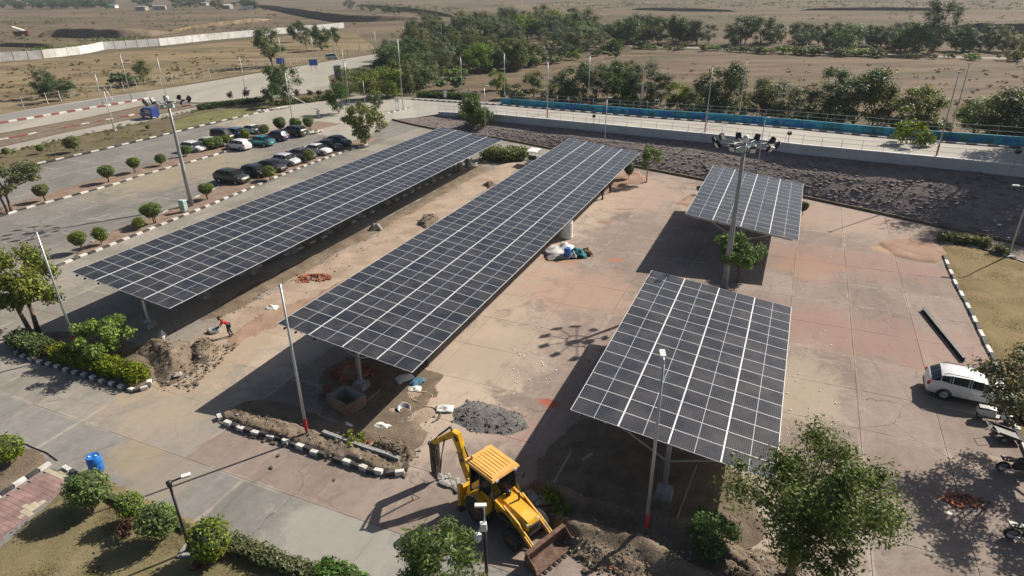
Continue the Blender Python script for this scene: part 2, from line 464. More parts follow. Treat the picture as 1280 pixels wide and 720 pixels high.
# ------------------------------------------------------------------ the setting: terrain, slabs, roads, bank
def gp(pts, z=0.0): return [G(u, v, z) for u, v in pts]
def struct(o): o['kind'] = 'structure'; return o
def terrain_mat():
    m, nt, b = new_mat('dry_plain')
    p = wpos(nt)
    a = noise(nt, p, .011, 8, .62, .6)
    f = noise(nt, p, .35, 6, .7)
    s = noise(nt, mapped(nt, p, .25, (.35, 1, 1)), .03, 7, .65, .5)
    t = mathn(nt, 'ADD', mathn(nt, 'MULTIPLY', a, .45), mathn(nt, 'ADD', mathn(nt, 'MULTIPLY', f, .25), mathn(nt, 'MULTIPLY', s, .30)))
    c = ramp(nt, t, [(.32, (.060, .055, .034)), (.42, (.105, .086, .056)), (.52, (.165, .125, .088)), (.62, (.225, .168, .118)), (.72, (.18, .126, .094))])
    g = smooth(nt, noise(nt, p, .02, 6, .7, 1.0), .54, .66)
    c = mixc(nt, mathn(nt, 'MULTIPLY', g, .6), c, (.085, .095, .045))
    nt.links.new(c, b.inputs['Base Color'])
    b.inputs['Roughness'].default_value = 1.0; b.inputs['Specular IOR Level'].default_value = .1
    bump(nt, b, f, .7, .25)
    return m
M['plain'] = terrain_mat()
mb = MB()
xs = np.concatenate([np.linspace(-4000, -400, 8), np.linspace(-300, 300, 13), np.linspace(400, 4000, 8)])
ys = np.concatenate([np.linspace(-300, 600, 19), np.linspace(800, 7500, 8)])
vs = [(x, y, -.09) for y in ys for x in xs]
n = len(xs)
fs = [(j * n + i, j * n + i + 1, (j + 1) * n + i + 1, (j + 1) * n + i) for j in range(len(ys) - 1) for i in range(n - 1)]
mb.add(vs, fs); struct(mb.build('ground', M['plain']))

def sheet(name, poly, z, mat, th=None):
    """flat ground piece; the outline is a polygon of places"""
    mb = MB()
    mb.prism([(p[0], p[1]) for p in poly], z - (th or .05), z)
    o = mb.build(name, mat)
    o.data.validate()
    return struct(o)

# fields seen beyond the road
M['field'] = earth('bare_field', [(.34, (.07, .058, .034)), (.46, (.14, .10, .066)), (.56, (.195, .145, .098)), (.68, (.12, .105, .056))], .07, .55, .2, .8, stretch=(.35, (.5, 1.6, 1)))
M['meadow'] = earth('golden_meadow', [(.34, (.085, .07, .04)), (.46, (.175, .132, .078)), (.57, (.275, .21, .125)), (.7, (.17, .135, .075))], .06, .5, .2, .8, stretch=(.5, (.5, 1.4, 1)))
def green_flush(m, col, scale, amt):
    nt = m.node_tree; b = nt.nodes['Principled BSDF']
    c = b.inputs['Base Color'].links[0].from_socket
    k = smooth(nt, noise(nt, mapped(nt, wpos(nt), .3, (.5, 1.3, 1)), scale, 7, .68, .8), .48, .66)
    nt.links.new(mixc(nt, mathn(nt, 'MULTIPLY', k, amt), c, col), b.inputs['Base Color'])
green_flush(M['field'], (.088, .092, .042), .03, .8)
green_flush(M['meadow'], (.13, .125, .055), .035, .55)
green_flush(M['plain'], (.075, .078, .042), .010, .65)
sheet('field', gp([(620, 126), (560, 105), (640, 92), (700, 78), (800, 62), (1000, 64), (1300, 76), (1700, 90), (1700, 260), (1290, 180), (1000, 156)]), -.07, M['field'])
sheet('meadow', gp([(-200, 170), (-200, 100), (0, 79), (200, 60), (330, 48), (440, 38), (470, 60), (420, 74), (330, 88), (230, 105), (0, 142)]), -.07, M['meadow'])

# ---- concrete slabs, each one laid on its own
SANDC, REDC, PALE, DARK = (.50, .40, .315), (.36, .20, .145), (.47, .41, .33), (.10, .09, .08)
def dust(u, v, ru, rv, col, amt, rot=None):
    p = G(u, v)
    return (p.x, p.y, ru, rv, -AZ if rot is None else rot, col, amt)
yard_dust = [dust(720, 255, 5, 14, SANDC, .75), dust(650, 350, 3.5, 12, (.43, .33, .26), .8), dust(790, 240, 8, 9, (.43, .315, .245), .7),
             dust(600, 440, 5, 9, (.45, .36, .28), .75), dust(560, 520, 5, 4, SANDC, .6), dust(735, 365, 6, 5, (.40, .27, .20), .7),
             dust(1060, 275, 8, 6, (.42, .305, .235), .6), dust(1140, 316, 3.2, 1.6, (.46, .29, .17), .9), dust(1070, 328, 9, 3.5, (.31, .185, .145), .6),
             dust(1060, 415, 10, 4, (.32, .195, .155), .65), dust(1000, 480, 3, 5, (.42, .35, .26), .6), dust(1010, 335, 3, 3, (.36, .21, .15), .6),
             dust(700, 325, 2, 1.2, (.36, .2, .13), .7), dust(769, 325, .8, .5, (.40, .17, .09), .9), dust(755, 278, .7, .4, (.30, .16, .10), .9),
             dust(685, 503, .8, .5, (.36, .10, .06), .9), dust(930, 620, 2.5, 5, (.46, .38, .27), .7), dust(1000, 640, 6, 4, (.34, .30, .24), .5),
             dust(640, 535, 2.6, 1.6, (.34, .22, .19), .6), dust(1210, 625, .9, .5, (.30, .12, .08), .8)]
lane_dust = [dust(300, 430, 4, 9, (.42, .31, .21), .7), dust(230, 500, 5, 5, (.36, .29, .21), .5), dust(400, 420, 3, 8, SANDC, .6),
             dust(480, 160, 6, 4, (.40, .33, .25), .5)]
lot_dust = [dust(380, 150, 12, 14, (.40, .34, .24), .7), dust(230, 215, 6, 14, (.36, .30, .19), .55), dust(330, 150, 9, 9, (.40, .34, .24), .6), dust(60, 330, 6, 6, (.30, .265, .22), .4)]
road_dust = [dust(240, 560, 3, 5, (.32, .26, .19), .5), dust(430, 670, 4, 2.5, (.36, .335, .29), .6), dust(180, 560, 1.6, 3, (.35, .28, .17), .5), dust(60, 470, 4, 3, (.26, .245, .22), .4), dust(520, 600, 3, 3, (.33, .28, .22), .5)]
M['slab_yard'] = concrete('yard_concrete', (.258, .204, .170), dusts=yard_dust)
M['slab_lane'] = concrete('lane_concrete', (.26, .235, .20), dusts=lane_dust)
M['slab_lot'] = concrete('lot_concrete', (.205, .19, .17), dusts=lot_dust, joint_var=.14)
M['slab_road'] = concrete('road_concrete', (.225, .21, .19), dusts=road_dust)
def slabs(name, a0, a1, b0, b1, step, mat, z=0.0, cond=None, gap=.02):
    mb = MB()
    mb.prism([AB(a0, b0), AB(a0, b1), AB(a1, b1), AB(a1, b0)][::-1], -.085, -.022 + z)
    base = struct(mb.build(name, M['joint']))
    me = None
    a = a0
    while a < a1 - .1:
        b = b0
        while b < b1 - .1:
            if cond is None or cond(a + step / 2, b + step / 2):
                if me is None:
                    sb = MB()
                    h = step / 2 - gap / 2
                    sb.box((0, 0, -.03), (2 * h, 2 * h, .06))
                    me = sb.mesh('slab', mat)
                o = link('slab', me, base, AB(a + step / 2, b + step / 2, z + random.uniform(-.004, .002)), -AZ)
                o.rotation_euler = (random.gauss(0, .0006), random.gauss(0, .0006), -AZ)
            b += step
        a += step
    return base
slabs('concrete_yard', 17.2, 101.2, -26.1, 13.9, 4.0, M['slab_yard'], gap=.032)
slabs('concrete_apron', 57.2, 77.2, 13.9, 29.9, 4.0, M['slab_yard'])
slabs('concrete_lane', 17.2, 105.2, -58.1, -26.1, 4.0, M['slab_lane'])
slabs('parking_lot', 29.2, 121.2, -94.1, -58.1, 4.0, M['slab_lot'])
slabs('service_road', 1.2, 17.2, -62.1, 1.9, 4.0, M['slab_road'])
slabs('service_road_bend', 17.2, 29.2, -74.1, -58.1, 4.0, M['slab_road'])

# ---- the roads on the left and the junction
M['road_pale'] = earth('pale_road_concrete', [(.3, (.27, .25, .21)), (.5, (.35, .325, .275)), (.7, (.43, .395, .335))], .12, 4, .02, .3, stretch=(AZ, (1, .25, 1)))
M['road_grey'] = earth('grey_road', [(.3, (.19, .18, .165)), (.5, (.26, .25, .23)), (.7, (.34, .32, .29))], .15, 4, .02, .3, stretch=(AZ, (1, .25, 1)))
main_far = [(-140, 167), (0, 143), (50, 134), (140, 120), (230, 107), (330, 90), (420, 75), (480, 66)]
main_near = [(480, 78), (430, 87), (410, 95), (415, 112), (340, 122), (250, 128), (205, 127), (180, 131), (100, 148), (0, 166), (-140, 190)]
sheet('main_road', gp(main_far + main_near), -.03, M['road_pale'])
sheet('road_shoulder', gp([(-140, 168), (0, 144), (50, 135), (140, 121), (185, 114), (182, 123), (100, 137), (0, 154), (-140, 179)]), -.02, M['road_grey'])
sheet('junction', gp([(300, 146), (345, 134), (400, 126), (470, 117), (500, 121), (550, 127), (548, 140), (510, 148.5), (488, 151.5), (460, 170), (440, 176), (330, 155)]), .012, M['road_pale'])
sheet('service_path', gp([(-60, 198), (0, 184), (80, 166), (160, 150), (215, 140), (245, 134), (245, 138), (170, 154), (80, 173), (0, 192), (-60, 206)]), -.03, M['road_pale'])
sheet('soil_strip', gp([(-60, 180), (0, 168), (100, 150), (180, 133), (210, 128), (240, 129), (245, 133), (160, 149), (80, 165), (0, 182), (-60, 196)]), -.035, M['soil'])
sheet('grass_verge', gp([(214, 152), (262, 139.5), (335, 132), (344, 135.5), (320, 140.5), (262, 153.5), (214, 164)]), -.012, M['green_lawn'])
sheet('verge', gp([(-60, 222), (-60, 207), (0, 193), (80, 174), (170, 155), (250, 139), (330, 125), (415, 117), (400, 128), (345, 135), (320, 141), (260, 154.5), (180, 174), (100, 191), (40, 207.5)]), -.02, M['verge'])
def ribbon(name, pts, width, z, mat):
    pl = [Vector((p[0], p[1], 0)) for p in pts]
    L, Rr = [], []
    for i, p in enumerate(pl):
        d = (pl[min(i + 1, len(pl) - 1)] - pl[max(i - 1, 0)]).normalized()
        nrm = Vector((-d.y, d.x, 0))
        L.append(p + nrm * width / 2); Rr.append(p - nrm * width / 2)
    mb = MB()
    for i in range(len(pl) - 1):
        q = [Rr[i], Rr[i + 1], L[i + 1], L[i]]
        mb.add([(a.x, a.y, z) for a in q], [(0, 1, 2, 3)])
    return struct(mb.build(name, mat))
ribbon('far_road', gp([(470, 74), (500, 71), (540, 67), (620, 61), (700, 58), (780, 57), (900, 60.5), (1040, 66), (1180, 70.5), (1300, 74), (1600, 84)]), 5.0, -.05, M['road_pale'])
ribbon('dirt_track', gp([(300, 12), (420, 3), (520, 18), (640, 40)]), 5, -.06, M['field'])

# ---- raised road on its bank
bank_u = [490, 520, 548, 620, 700, 800, 900, 1000, 1100, 1200, 1280, 1400, 1520]
toe_v = [150.3, 157.5, 163, 173.3, 189, 210.6, 230, 246.5, 268, 290, 308, 337, 366]
wb_v = [149.5, 147.5, 144.5, 152, 160, 170, 180, 193, 203, 213, 222, 236, 250]
zb = [0, .1, .45, 1.2, 1.9, 2.4, 2.8, 3.1, 3.5, 3.8, 4.1, 4.6, 5.1]
TOE = [G(u, v, 0) for u, v in zip(bank_u, toe_v)]
WB = [G(u, v, z) for u, v, z in zip(bank_u, wb_v, zb)]
def lerp_list(P, n):
    out = []
    for i in range(len(P) - 1):
        for k in range(n): out.append(P[i].lerp(P[i + 1], k / n))
    return out + [P[-1]]
T2, W2 = lerp_list(TOE, 6), lerp_list(WB, 6)
NB = 9
vs, fs = [], []
for i, (t, w) in enumerate(zip(T2, W2)):
    for k in range(NB + 1):
        f = k / NB
        p = t.lerp(w, f)
        bulge = .35 * sin(pi * f) * min(1, w.z / 2)
        vs.append((p.x, p.y, p.z + bulge + (random.uniform(-.045, .045) if 0 < k < NB else 0) * min(1, w.z) - (.06 if k == 0 else 0)))
for i in range(len(T2) - 1):
    for k in range(NB):
        a = i * (NB + 1) + k
        fs.append((a, a + NB + 1, a + NB + 2, a + 1))
mb = MB(); mb.add(vs, fs, 0, True)
struct(mb.build('stone_bank', M['bank']))
# pitching stones lying on the bank
mb = MB()
ico = [(0, 0, 1), (.9, 0, .4), (.28, .85, .45), (-.72, .53, .4), (-.72, -.53, .45), (.28, -.85, .4), (0, 0, -.6)]
icf = [(0, 1, 2), (0, 2, 3), (0, 3, 4), (0, 4, 5), (0, 5, 1), (6, 2, 1), (6, 3, 2), (6, 4, 3), (6, 5, 4), (6, 1, 5)]
def stone(mb, p, r, fl=.55, mi=0):
    a = random.uniform(0, 2 * pi); ca, sa = cos(a), sin(a)
    ex = random.uniform(.75, 1.35)
    vs = []
    for x, y, z in ico:
        j = random.uniform(.8, 1.2)
        x, y, z = x * r * j * ex, y * r * j / ex, z * r * fl * j
        vs.append((p[0] + x * ca - y * sa, p[1] + x * sa + y * ca, p[2] + z))
    mb.add(vs, icf, mi)
seglen = [(TOE[i + 1] - TOE[i]).length * ((TOE[i] - WB[i]).length + (TOE[i + 1] - WB[i + 1]).length) for i in range(len(TOE) - 1)]
for _ in range(11000):
    i = random.choices(range(len(seglen)), seglen)[0]
    s, f = random.random(), random.random()
    t, w = TOE[i].lerp(TOE[i + 1], s), WB[i].lerp(WB[i + 1], s)
    p = t.lerp(w, f)
    stone(mb, (p.x, p.y, p.z + .3 * sin(pi * f) * min(1, w.z / 2)), min(.42, random.uniform(.07, .2) * random.choice((.8, 1, 1, 1.3, 1.8))), random.uniform(.15, .36))
o = mb.build('pitched_stones', M['stone']); o['kind'] = 'stuff'
# low toe wall
mb = MB()
for i in range(len(TOE) - 1):
    d = (TOE[i + 1] - TOE[i]).normalized(); nrm = Vector((d.y, -d.x, 0)) * .14
    mb.bar(TOE[i] - nrm * 1 + Vector((0, 0, .08)), TOE[i + 1] - nrm + Vector((0, 0, .08)), .22, .34)
tw = tag(mb.build('toe_wall', M['darksoil']), 'low dark stone wall along the foot of the rubble bank', 'wall')
# parapet
PAR = [(WB[i], WB[i].z + .15 + (1.05 if i > 2 else .55)) for i in range(2, len(WB))]
par = thing('parapet_wall', 'long pale grey parapet wall along the top of the rubble bank', 'wall', (0, 0, 0))
mb, mc = MB(), MB()
for i in range(len(PAR) - 1):
    (p, za), (q, zc) = PAR[i], PAR[i + 1]
    d = Vector((q.x - p.x, q.y - p.y, 0)).normalized(); nb = Vector((-d.y, d.x, 0)) * .3
    for m_, z0, z1, off, ex in ((mb, (p.z - .5, q.z - .5), (za - .09, zc - .09), 0.0, .3), (mc, (za - .09, zc - .09), (za, zc), -.05, .4)):
        o_ = Vector((-d.y, d.x, 0)) * off; n2 = Vector((-d.y, d.x, 0)) * (off + ex)
        pts = [p + o_, q + o_, q + n2, p + n2]
        m_.prism([(a.x, a.y) for a in pts], [z0[0], z0[1], z0[1], z0[0]], [z1[0], z1[1], z1[1], z1[0]])
mb.build('wall_face', M['parapet'], par); mc.build('coping', M['coping'], par)
# road deck: from parapet to far kerb
fk = [(490, 123.5), (515, 124.5), (548, 126.5), (620, 131), (700, 138), (800, 146.5), (900, 153.5), (1000, 162), (1100, 172), (1200, 180), (1280, 186), (1400, 196), (1520, 207)]
ZR = [0.0, .12, .7] + [za - .12 for _, za in PAR[1:]]
NEAR = [Vector((w.x, w.y, z)) for w, z in zip(WB, ZR)]
FAR = [G(u, v, z) for (u, v), z in zip(fk, ZR)]
mb = MB()
N2, F2 = lerp_list(NEAR, 4), lerp_list(FAR, 4)
vs = []
for a, b in zip(N2, F2):
    d = (b - a).normalized()
    vs += [tuple(a + d * .2 + Vector((0, 0, .0))), tuple(b)]
mb.add(vs, [(2 * i, 2 * i + 2, 2 * i + 3, 2 * i + 1) for i in range(len(N2) - 1)])
M['deck'] = earth('road_deck', [(.3, (.33, .305, .27)), (.5, (.42, .39, .345)), (.7, (.50, .465, .41))], .2, 3, .02, .3, stretch=(-.82, (.2, 1, 1)))
struct(mb.build('raised_road', M['deck']))
# pavement strip behind the kerb, embankment behind it
PAVE = []
mb, me_ = MB(), MB()
for i in range(len(FAR)):
    d = (FAR[min(i + 1, len(FAR) - 1)] - FAR[max(i - 1, 0)]); d.z = 0; d.normalize()
    nb = Vector((-d.y, d.x, 0))
    PAVE.append((FAR[i], FAR[i] + nb * 1.3, nb))
vs, v2 = [], []
for p, q, nb in PAVE:
    vs += [(p.x, p.y, p.z + .1), (q.x + nb.x * .6, q.y + nb.y * .6, q.z + .1)]
    e = q + nb * (.6 + 1.6 * q.z + .3)
    v2 += [(q.x + nb.x * .6, q.y + nb.y * .6, q.z + .1), (e.x, e.y, -.1)]
k = [(2 * i, 2 * i + 2, 2 * i + 3, 2 * i + 1) for i in range(len(PAVE) - 1)]
mb.add(vs, k); struct(mb.build('pavement', M['cement']))
me_.add(v2, k); struct(me_.build('embankment', M['verge']))

# ---- kerbs: alternate painted stones, each laid singly
def kerb(name, pts, mats, L=.9, w=.22, h=.16, z=None, wobble=.02, skip=0.0):
    base = MB()
    pl = [Vector(p) for p in pts]
    for i in range(len(pl) - 1):
        base.bar(pl[i] + Vector((0, 0, .015)), pl[i + 1] + Vector((0, 0, .015)), w * .8, .05)
    root = struct(base.build(name, M['joint']))
    meshes = []
    for m in mats:
        sb = MB(); sb.box((0, 0, h / 2), (L - .03, w, h), None, 0, .94)
        meshes.append(sb.mesh('kerb_stone', m))
    k = 0
    carry = 0.0
    for i in range(len(pl) - 1):
        d = pl[i + 1] - pl[i]; D = d.length; d.normalize()
        t = carry + L / 2
        while t <= D:
            if k < 300 and random.random() >= skip:
                o = link('kerb_stone', meshes[k % len(meshes)], root, pl[i] + d * t + Vector((random.gauss(0, wobble), random.gauss(0, wobble), random.gauss(0, wobble * .5))))
                o.rotation_euler = (random.gauss(0, .02), -math.asin(max(-1, min(1, d.z))), math.atan2(d.y, d.x) + random.gauss(0, .03))
            k += 1
            t += L
        carry = t - L / 2 - D
    return root
BW = [M['kerb_white'], M['kerb_black']]
kA = [(60, 338), (90, 326), (128, 311), (190, 286), (250, 262), (300, 241), (345, 222), (390, 204.5), (430, 190), (458, 181)]
kerb('kerb', gp(kA), BW, .75, .3)
kerb('kerb', gp([(98, 312), (130, 294), (200, 268), (280, 231), (350, 204), (420, 182)]), [M['kerb_white'], M['cement'], M['cement']], .9, .18, .1, skip=.35)
kB = [(-40, 283), (0, 271), (25, 263), (95, 244), (150, 229), (175, 220), (237, 203), (280, 190.7), (340, 175), (400, 163)]
kerb('kerb', gp(kB), BW, 1.0, .3)
kC = [(0, 216.5), (27, 209), (42, 206), (120, 189), (160, 179.5), (225, 164), (270, 153), (320, 142), (345, 137)]
kerb('kerb', gp(kC), BW, 1.25, .32)
kerb('divider_kerb', gp([(-60, 165), (0, 154.5), (100, 138), (160, 128), (184, 123.5)]), [M['kerb_white'], M['kerb_red']], 1.5, .55, .3)
kerb('verge_kerb', gp([(-40, 183), (0, 175), (106, 155), (160, 145), (200, 136), (250, 131)]), [M['kerb_white'], M['kerb_red'], M['kerb_red']], 1.5, .3, .15, skip=.2)
kerb('kerb', gp([(484, 142), (488, 141), (512, 135.3)]), BW, .8, .3)
kerb('far_kerb', lerp_list(FAR, 1)[1:], [M['kerb_black'], M['kerb_white']], 1.0, .25, .16, wobble=.01)
kI = [(17, 436), (20, 443.7), (50, 453.7), (75, 461), (105, 470), (135, 480), (170, 490), (185, 486), (188, 476)]
kerb('kerb', gp(kI), BW, .42, .26, .2)
kG = [(1270, 535), (1245, 457), (1227, 420), (1210, 385), (1196, 358), (1180, 322)]
kerb('kerb', gp([(1330, 690)] + kG), BW, 1.1, .24, .16)
kerb('kerb', gp([(1176, 303), (1222, 310), (1280, 328), (1330, 345)]), [M['cement'], M['kerb_black']], 1.0, .2, .14)
kerb('kerb', gp([(-50, 655), (0, 620), (62, 580)]), BW, .62, .22, .16)
kerb('kerb', gp([(80, 585), (97, 594), (107, 600)]), BW, .62, .22, .16)
kerb('kerb', gp([(300, 345), (400, 300), (480, 258), (540, 228), (600, 203), (626, 200)]), [M['kerb_white'], M['joint']], .8, .25, .15, skip=.15)
kP = [(273, 521), (276, 528), (300, 537), (334, 547), (351, 551), (376, 561), (418, 575), (440, 582), (462, 590), (484, 595), (504, 592), (508, 583)]
kerb('planter_kerb', gp(kP), BW, .5, .24, .26, wobble=.035, skip=.12)

# ---- ground patches with worn edges (a low uneven body that dips under the slabs at its rim)
def vnoise(x, y, s, seed=0):
    """smooth value noise, numpy"""
    x = x * s + seed * 17.3; y = y * s + seed * 9.1
    xi, yi = np.floor(x).astype(int), np.floor(y).astype(int)
    fx, fy = x - xi, y - yi
    fx, fy = fx * fx * (3 - 2 * fx), fy * fy * (3 - 2 * fy)
    def h(a, b):
        k = (a * 374761393 + b * 668265263 + seed * 1274126177) & 0x7fffffff
        k = ((k ^ (k >> 13)) * 1274126177) & 0x7fffffff
        return ((k ^ (k >> 16)) & 0xffff) / 65535.0
    return (h(xi, yi) * (1 - fx) + h(xi + 1, yi) * fx) * (1 - fy) + (h(xi, yi + 1) * (1 - fx) + h(xi + 1, yi + 1) * fx) * fy
def fbm(x, y, s, seed=0, o=4):
    t, a, n = 0, 1.0, 0
    for k in range(o): t = t + a * vnoise(x, y, s * 2 ** k, seed + k); n += a; a *= .5
    return t / n
def seg_dist(X, Y, poly, closed=True):
    D = np.full(X.shape, 1e9)
    n = len(poly)
    for i in range(n if closed else n - 1):
        ax, ay = poly[i][0], poly[i][1]; bx, by = poly[(i + 1) % n][0], poly[(i + 1) % n][1]
        dx, dy = bx - ax, by - ay
        t = np.clip(((X - ax) * dx + (Y - ay) * dy) / (dx * dx + dy * dy + 1e-9), 0, 1)
        D = np.minimum(D, np.hypot(X - ax - t * dx, Y - ay - t * dy))
    return D
def inside(X, Y, poly):
    c = np.zeros(X.shape, bool)
    n = len(poly)
    for i in range(n):
        ax, ay = poly[i][0], poly[i][1]; bx, by = poly[(i + 1) % n][0], poly[(i + 1) % n][1]
        m = ((ay > Y) != (by > Y)) & (X < (bx - ax) * (Y - ay) / (by - ay + 1e-12) + ax)
        c ^= m
    return c
def clods(o, n, mat, r0=.02, r1=.07):
    """lumps and stones lying on an earth body"""
    me = o.data
    co = np.empty(len(me.vertices) * 3, np.float32); me.vertices.foreach_get('co', co); co = co.reshape(-1, 3)
    co = co[co[:, 2] > .0]
    if not len(co): return
    m1, m2 = MB(), MB()
    for _ in range(n):
        q = co[random.randrange(len(co))]
        stone(m1 if random.random() < .9 else m2, (q[0] + random.gauss(0, .08), q[1] + random.gauss(0, .08), q[2] + .005), random.uniform(r0, r1) * random.choice((.5, .7, 1, 1.0, 1.7)), .7)
    a = m1.build('clods', mat, o); a['kind'] = 'stuff'
    b = m2.build('stones', M['cement'], o); b['kind'] = 'stuff'
def patch(name, poly, mat, h=.04, res=.3, rough=.03, edge=.5, soft=.8, seed=1, fs=.8, grooves=(), z0=0.0, clod=0):
    P = [(p[0], p[1]) for p in poly]
    x0, x1 = min(p[0] for p in P) - 1.2, max(p[0] for p in P) + 1.2
    y0, y1 = min(p[1] for p in P) - 1.2, max(p[1] for p in P) + 1.2
    X, Y = np.meshgrid(np.arange(x0, x1, res), np.arange(y0, y1, res))
    sd = np.where(inside(X, Y, P), 1, -1) * seg_dist(X, Y, P)
    sd = sd + (fbm(X, Y, .9, seed, 4) - .5) * 2 * edge
    s = np.clip((sd + .15) / soft, 0, 1); s = s * s * (3 - 2 * s)
    Z = s * (h * (.45 + 1.1 * fbm(X, Y, .7, seed + 5, 3)) + rough * 2 * (fbm(X, Y, fs * 2, seed + 9, 4) - .35)) - .03 * (1 - s) + z0
    for g, w, dep in grooves:
        d = seg_dist(X, Y, g, False) + (fbm(X, Y, 1.1, seed + 3) - .5) * .25
        Z = Z + np.where(sd > .2, .30 * np.exp(-((d - w * 1.1) / .45) ** 2), 0)
        k = np.clip(1 - (d - w * .5) / (w * .35), 0, 1)
        Z = np.maximum(Z - k * dep, np.where(sd > 0, .012 + z0, Z - k * dep))
    keep = sd > -.35
    ny, nx = X.shape
    idx = np.arange(nx * ny).reshape(ny, nx)
    q = np.stack([idx[:-1, :-1], idx[:-1, 1:], idx[1:, 1:], idx[1:, :-1]], -1).reshape(-1, 4)
    kk = keep.ravel()[q].any(1)
    q = q[kk]
    used = np.unique(q)
    mp = np.full(nx * ny, -1); mp[used] = np.arange(len(used))
    V = np.stack([X.ravel(), Y.ravel(), Z.ravel()], -1)[used]
    o = link(name, np_mesh(name, V, mp[q], mat, True))
    if clod: clods(o, clod, mat)
    return o
struct(patch('dirt_strip', gp([(205, 470), (235, 425), (285, 390), (350, 355), (430, 312), (500, 272), (560, 240), (610, 212), (640, 200), (660, 206), (590, 252), (520, 300), (440, 355), (390, 375), (330, 400), (290, 432), (255, 452), (225, 480)]), M['sand'], .07, .35, .04, .9, 1.2, 3))
struct(patch('dirt_strip', gp([(250, 400), (300, 365), (400, 315), (500, 262), (560, 228), (600, 205), (612, 210), (560, 240), (500, 275), (420, 318), (340, 362), (290, 392)]), M['soil'], .12, .35, .06, .6, .8, 4))
struct(patch('red_dirt', gp([(270, 428), (310, 395), (380, 372), (430, 350), (450, 345), (430, 375), (380, 395), (330, 415), (290, 440)]), M['redsoil'], .09, .3, .03, .7, .8, 6))
struct(patch('planting_bed', gp([(92, 325), (100, 312), (130, 294), (200, 268), (280, 231), (350, 204), (420, 182), (470, 172), (458, 180), (430, 189), (345, 221), (250, 261), (128, 309.5)]), M['bed'], .10, .3, .03, .05, .3, 7))
struct(patch('planting_bed', gp([(-40, 281.5), (0, 270), (25, 262), (95, 243), (150, 228), (175, 219), (237, 202), (280, 189.7), (340, 174), (400, 162), (425, 155), (400, 152), (330, 165), (270, 180), (220, 198), (165, 213), (130, 222), (85, 235), (20, 254), (-40, 271)]), M['bed'], .12, .4, .03, .05, .3, 8))
struct(patch('island_bed', gp([(17, 436), (20, 443), (50, 453), (75, 460), (105, 469), (135, 479), (170, 489), (186, 484), (200, 452), (180, 436), (130, 418), (70, 415), (30, 420)]), M['darksoil'], .12, .25, .03, .15, .3, 9))
struct(patch('lawn', gp([(-120, 800), (-120, 768), (0, 686), (97, 599), (110, 601), (140, 604), (200, 634), (290, 671), (350, 698), (430, 728), (520, 770), (400, 860), (0, 900)]), M['lawn'], .07, .3, .02, .1, .3, 11))
struct(patch('garden', gp([(-60, 655), (-2, 618), (58, 580), (40, 563), (10, 560), (-60, 575)]), M['darksoil'], .1, .25, .03, .1, .3, 12))
struct(patch('dry_garden', gp([(1182, 322), (1178, 304), (1222, 311), (1280, 329), (1400, 372), (1480, 480), (1400, 700), (1335, 690), (1272, 535), (1247, 457), (1229, 420), (1212, 385), (1198, 358)]), M['drygrass'], .07, .35, .02, .08, .3, 13))
struct(patch('planter_soil', gp([(276, 522), (279, 527), (334, 546), (376, 560), (440, 581), (484, 593), (503, 590), (506, 582), (470, 566), (420, 550), (385, 538), (330, 522), (295, 512)]), M['soil'], .27, .10, .13, .1, .35, 14, 1.5, clod=420))
struct(patch('planter_dirt', gp([(285, 514), (340, 520), (400, 540), (430, 545), (470, 560), (505, 572), (530, 560), (540, 540), (520, 525), (490, 530), (455, 535), (400, 520), (340, 500), (300, 500)]), M['darksoil'], .10, .2, .06, .4, .5, 15))
trench = gp([(640, 605), (668, 628), (700, 642), (740, 655), (775, 662), (805, 668), (840, 684), (870, 705), (910, 722)])
struct(patch('trench_bank', gp([(655, 640), (640, 600), (700, 610), (780, 640), (860, 650), (920, 680), (960, 700), (980, 740), (900, 750), (840, 735), (800, 715), (745, 712), (720, 690), (690, 660)]), M['soil'], .34, .16, .10, .35, .7, 16, 1.2, grooves=[(trench, .75, .8)], clod=500))
struct(patch('bare_ground', gp([(660, 600), (680, 560), (720, 520), (800, 530), (900, 570), (935, 600), (960, 660), (930, 690), (860, 655), (780, 642), (700, 616)]), M['darksoil'], .05, .22, .03, .5, .8, 17))
struct(patch('bare_ground', gp([(395, 470), (440, 440), (510, 445), (560, 470), (545, 510), (490, 545), (450, 540), (400, 520)]), M['darksoil'], .05, .22, .04, .6, .8, 18))
struct(patch('bare_ground', gp([(470, 500), (510, 482), (545, 490), (550, 520), (520, 535), (480, 525)]), M['sand'], .05, .2, .04, .3, .6, 19))
struct(patch('shrub_pit', gp([(745, 224), (762, 212), (800, 214), (812, 228), (770, 233)]), M['redsoil'], .12, .25, .04, .3, .5, 20))
struct(patch('shrub_pit', gp([(845, 255), (860, 245), (880, 242), (878, 256), (860, 258)]), M['redsoil'], .1, .25, .04, .3, .5, 21))
struct(patch('bare_ground', gp([(1095, 303), (1130, 298), (1170, 303), (1186, 318), (1170, 330), (1120, 322)]), M['redsoil'], .08, .25, .05, .4, .6, 22))
def heap(name, label, cat, poly, mat, h, res=.12, rough=.08, seed=1, soft=1.2, edge=.25, fs=1.5):
    o = patch(name, poly, mat, h, res, rough, edge, soft, seed, fs)
    clods(o, 420, mat)
    return tag(o, label, cat)
heap('earth_mound', 'big brown mound of dug earth behind the trimmed hedge', 'mound', gp([(160, 440), (190, 425), (235, 425), (255, 440), (245, 460), (225, 478), (200, 486), (188, 470)]), M['soil'], .70, .10, .15, 31, 1.8)
heap('earth_mound', 'low stony earth heap beside the bending worker', 'mound', gp([(240, 432), (262, 424), (272, 436), (262, 452), (240, 458)]), M['soil'], .45, .12, .15, 32, .8)
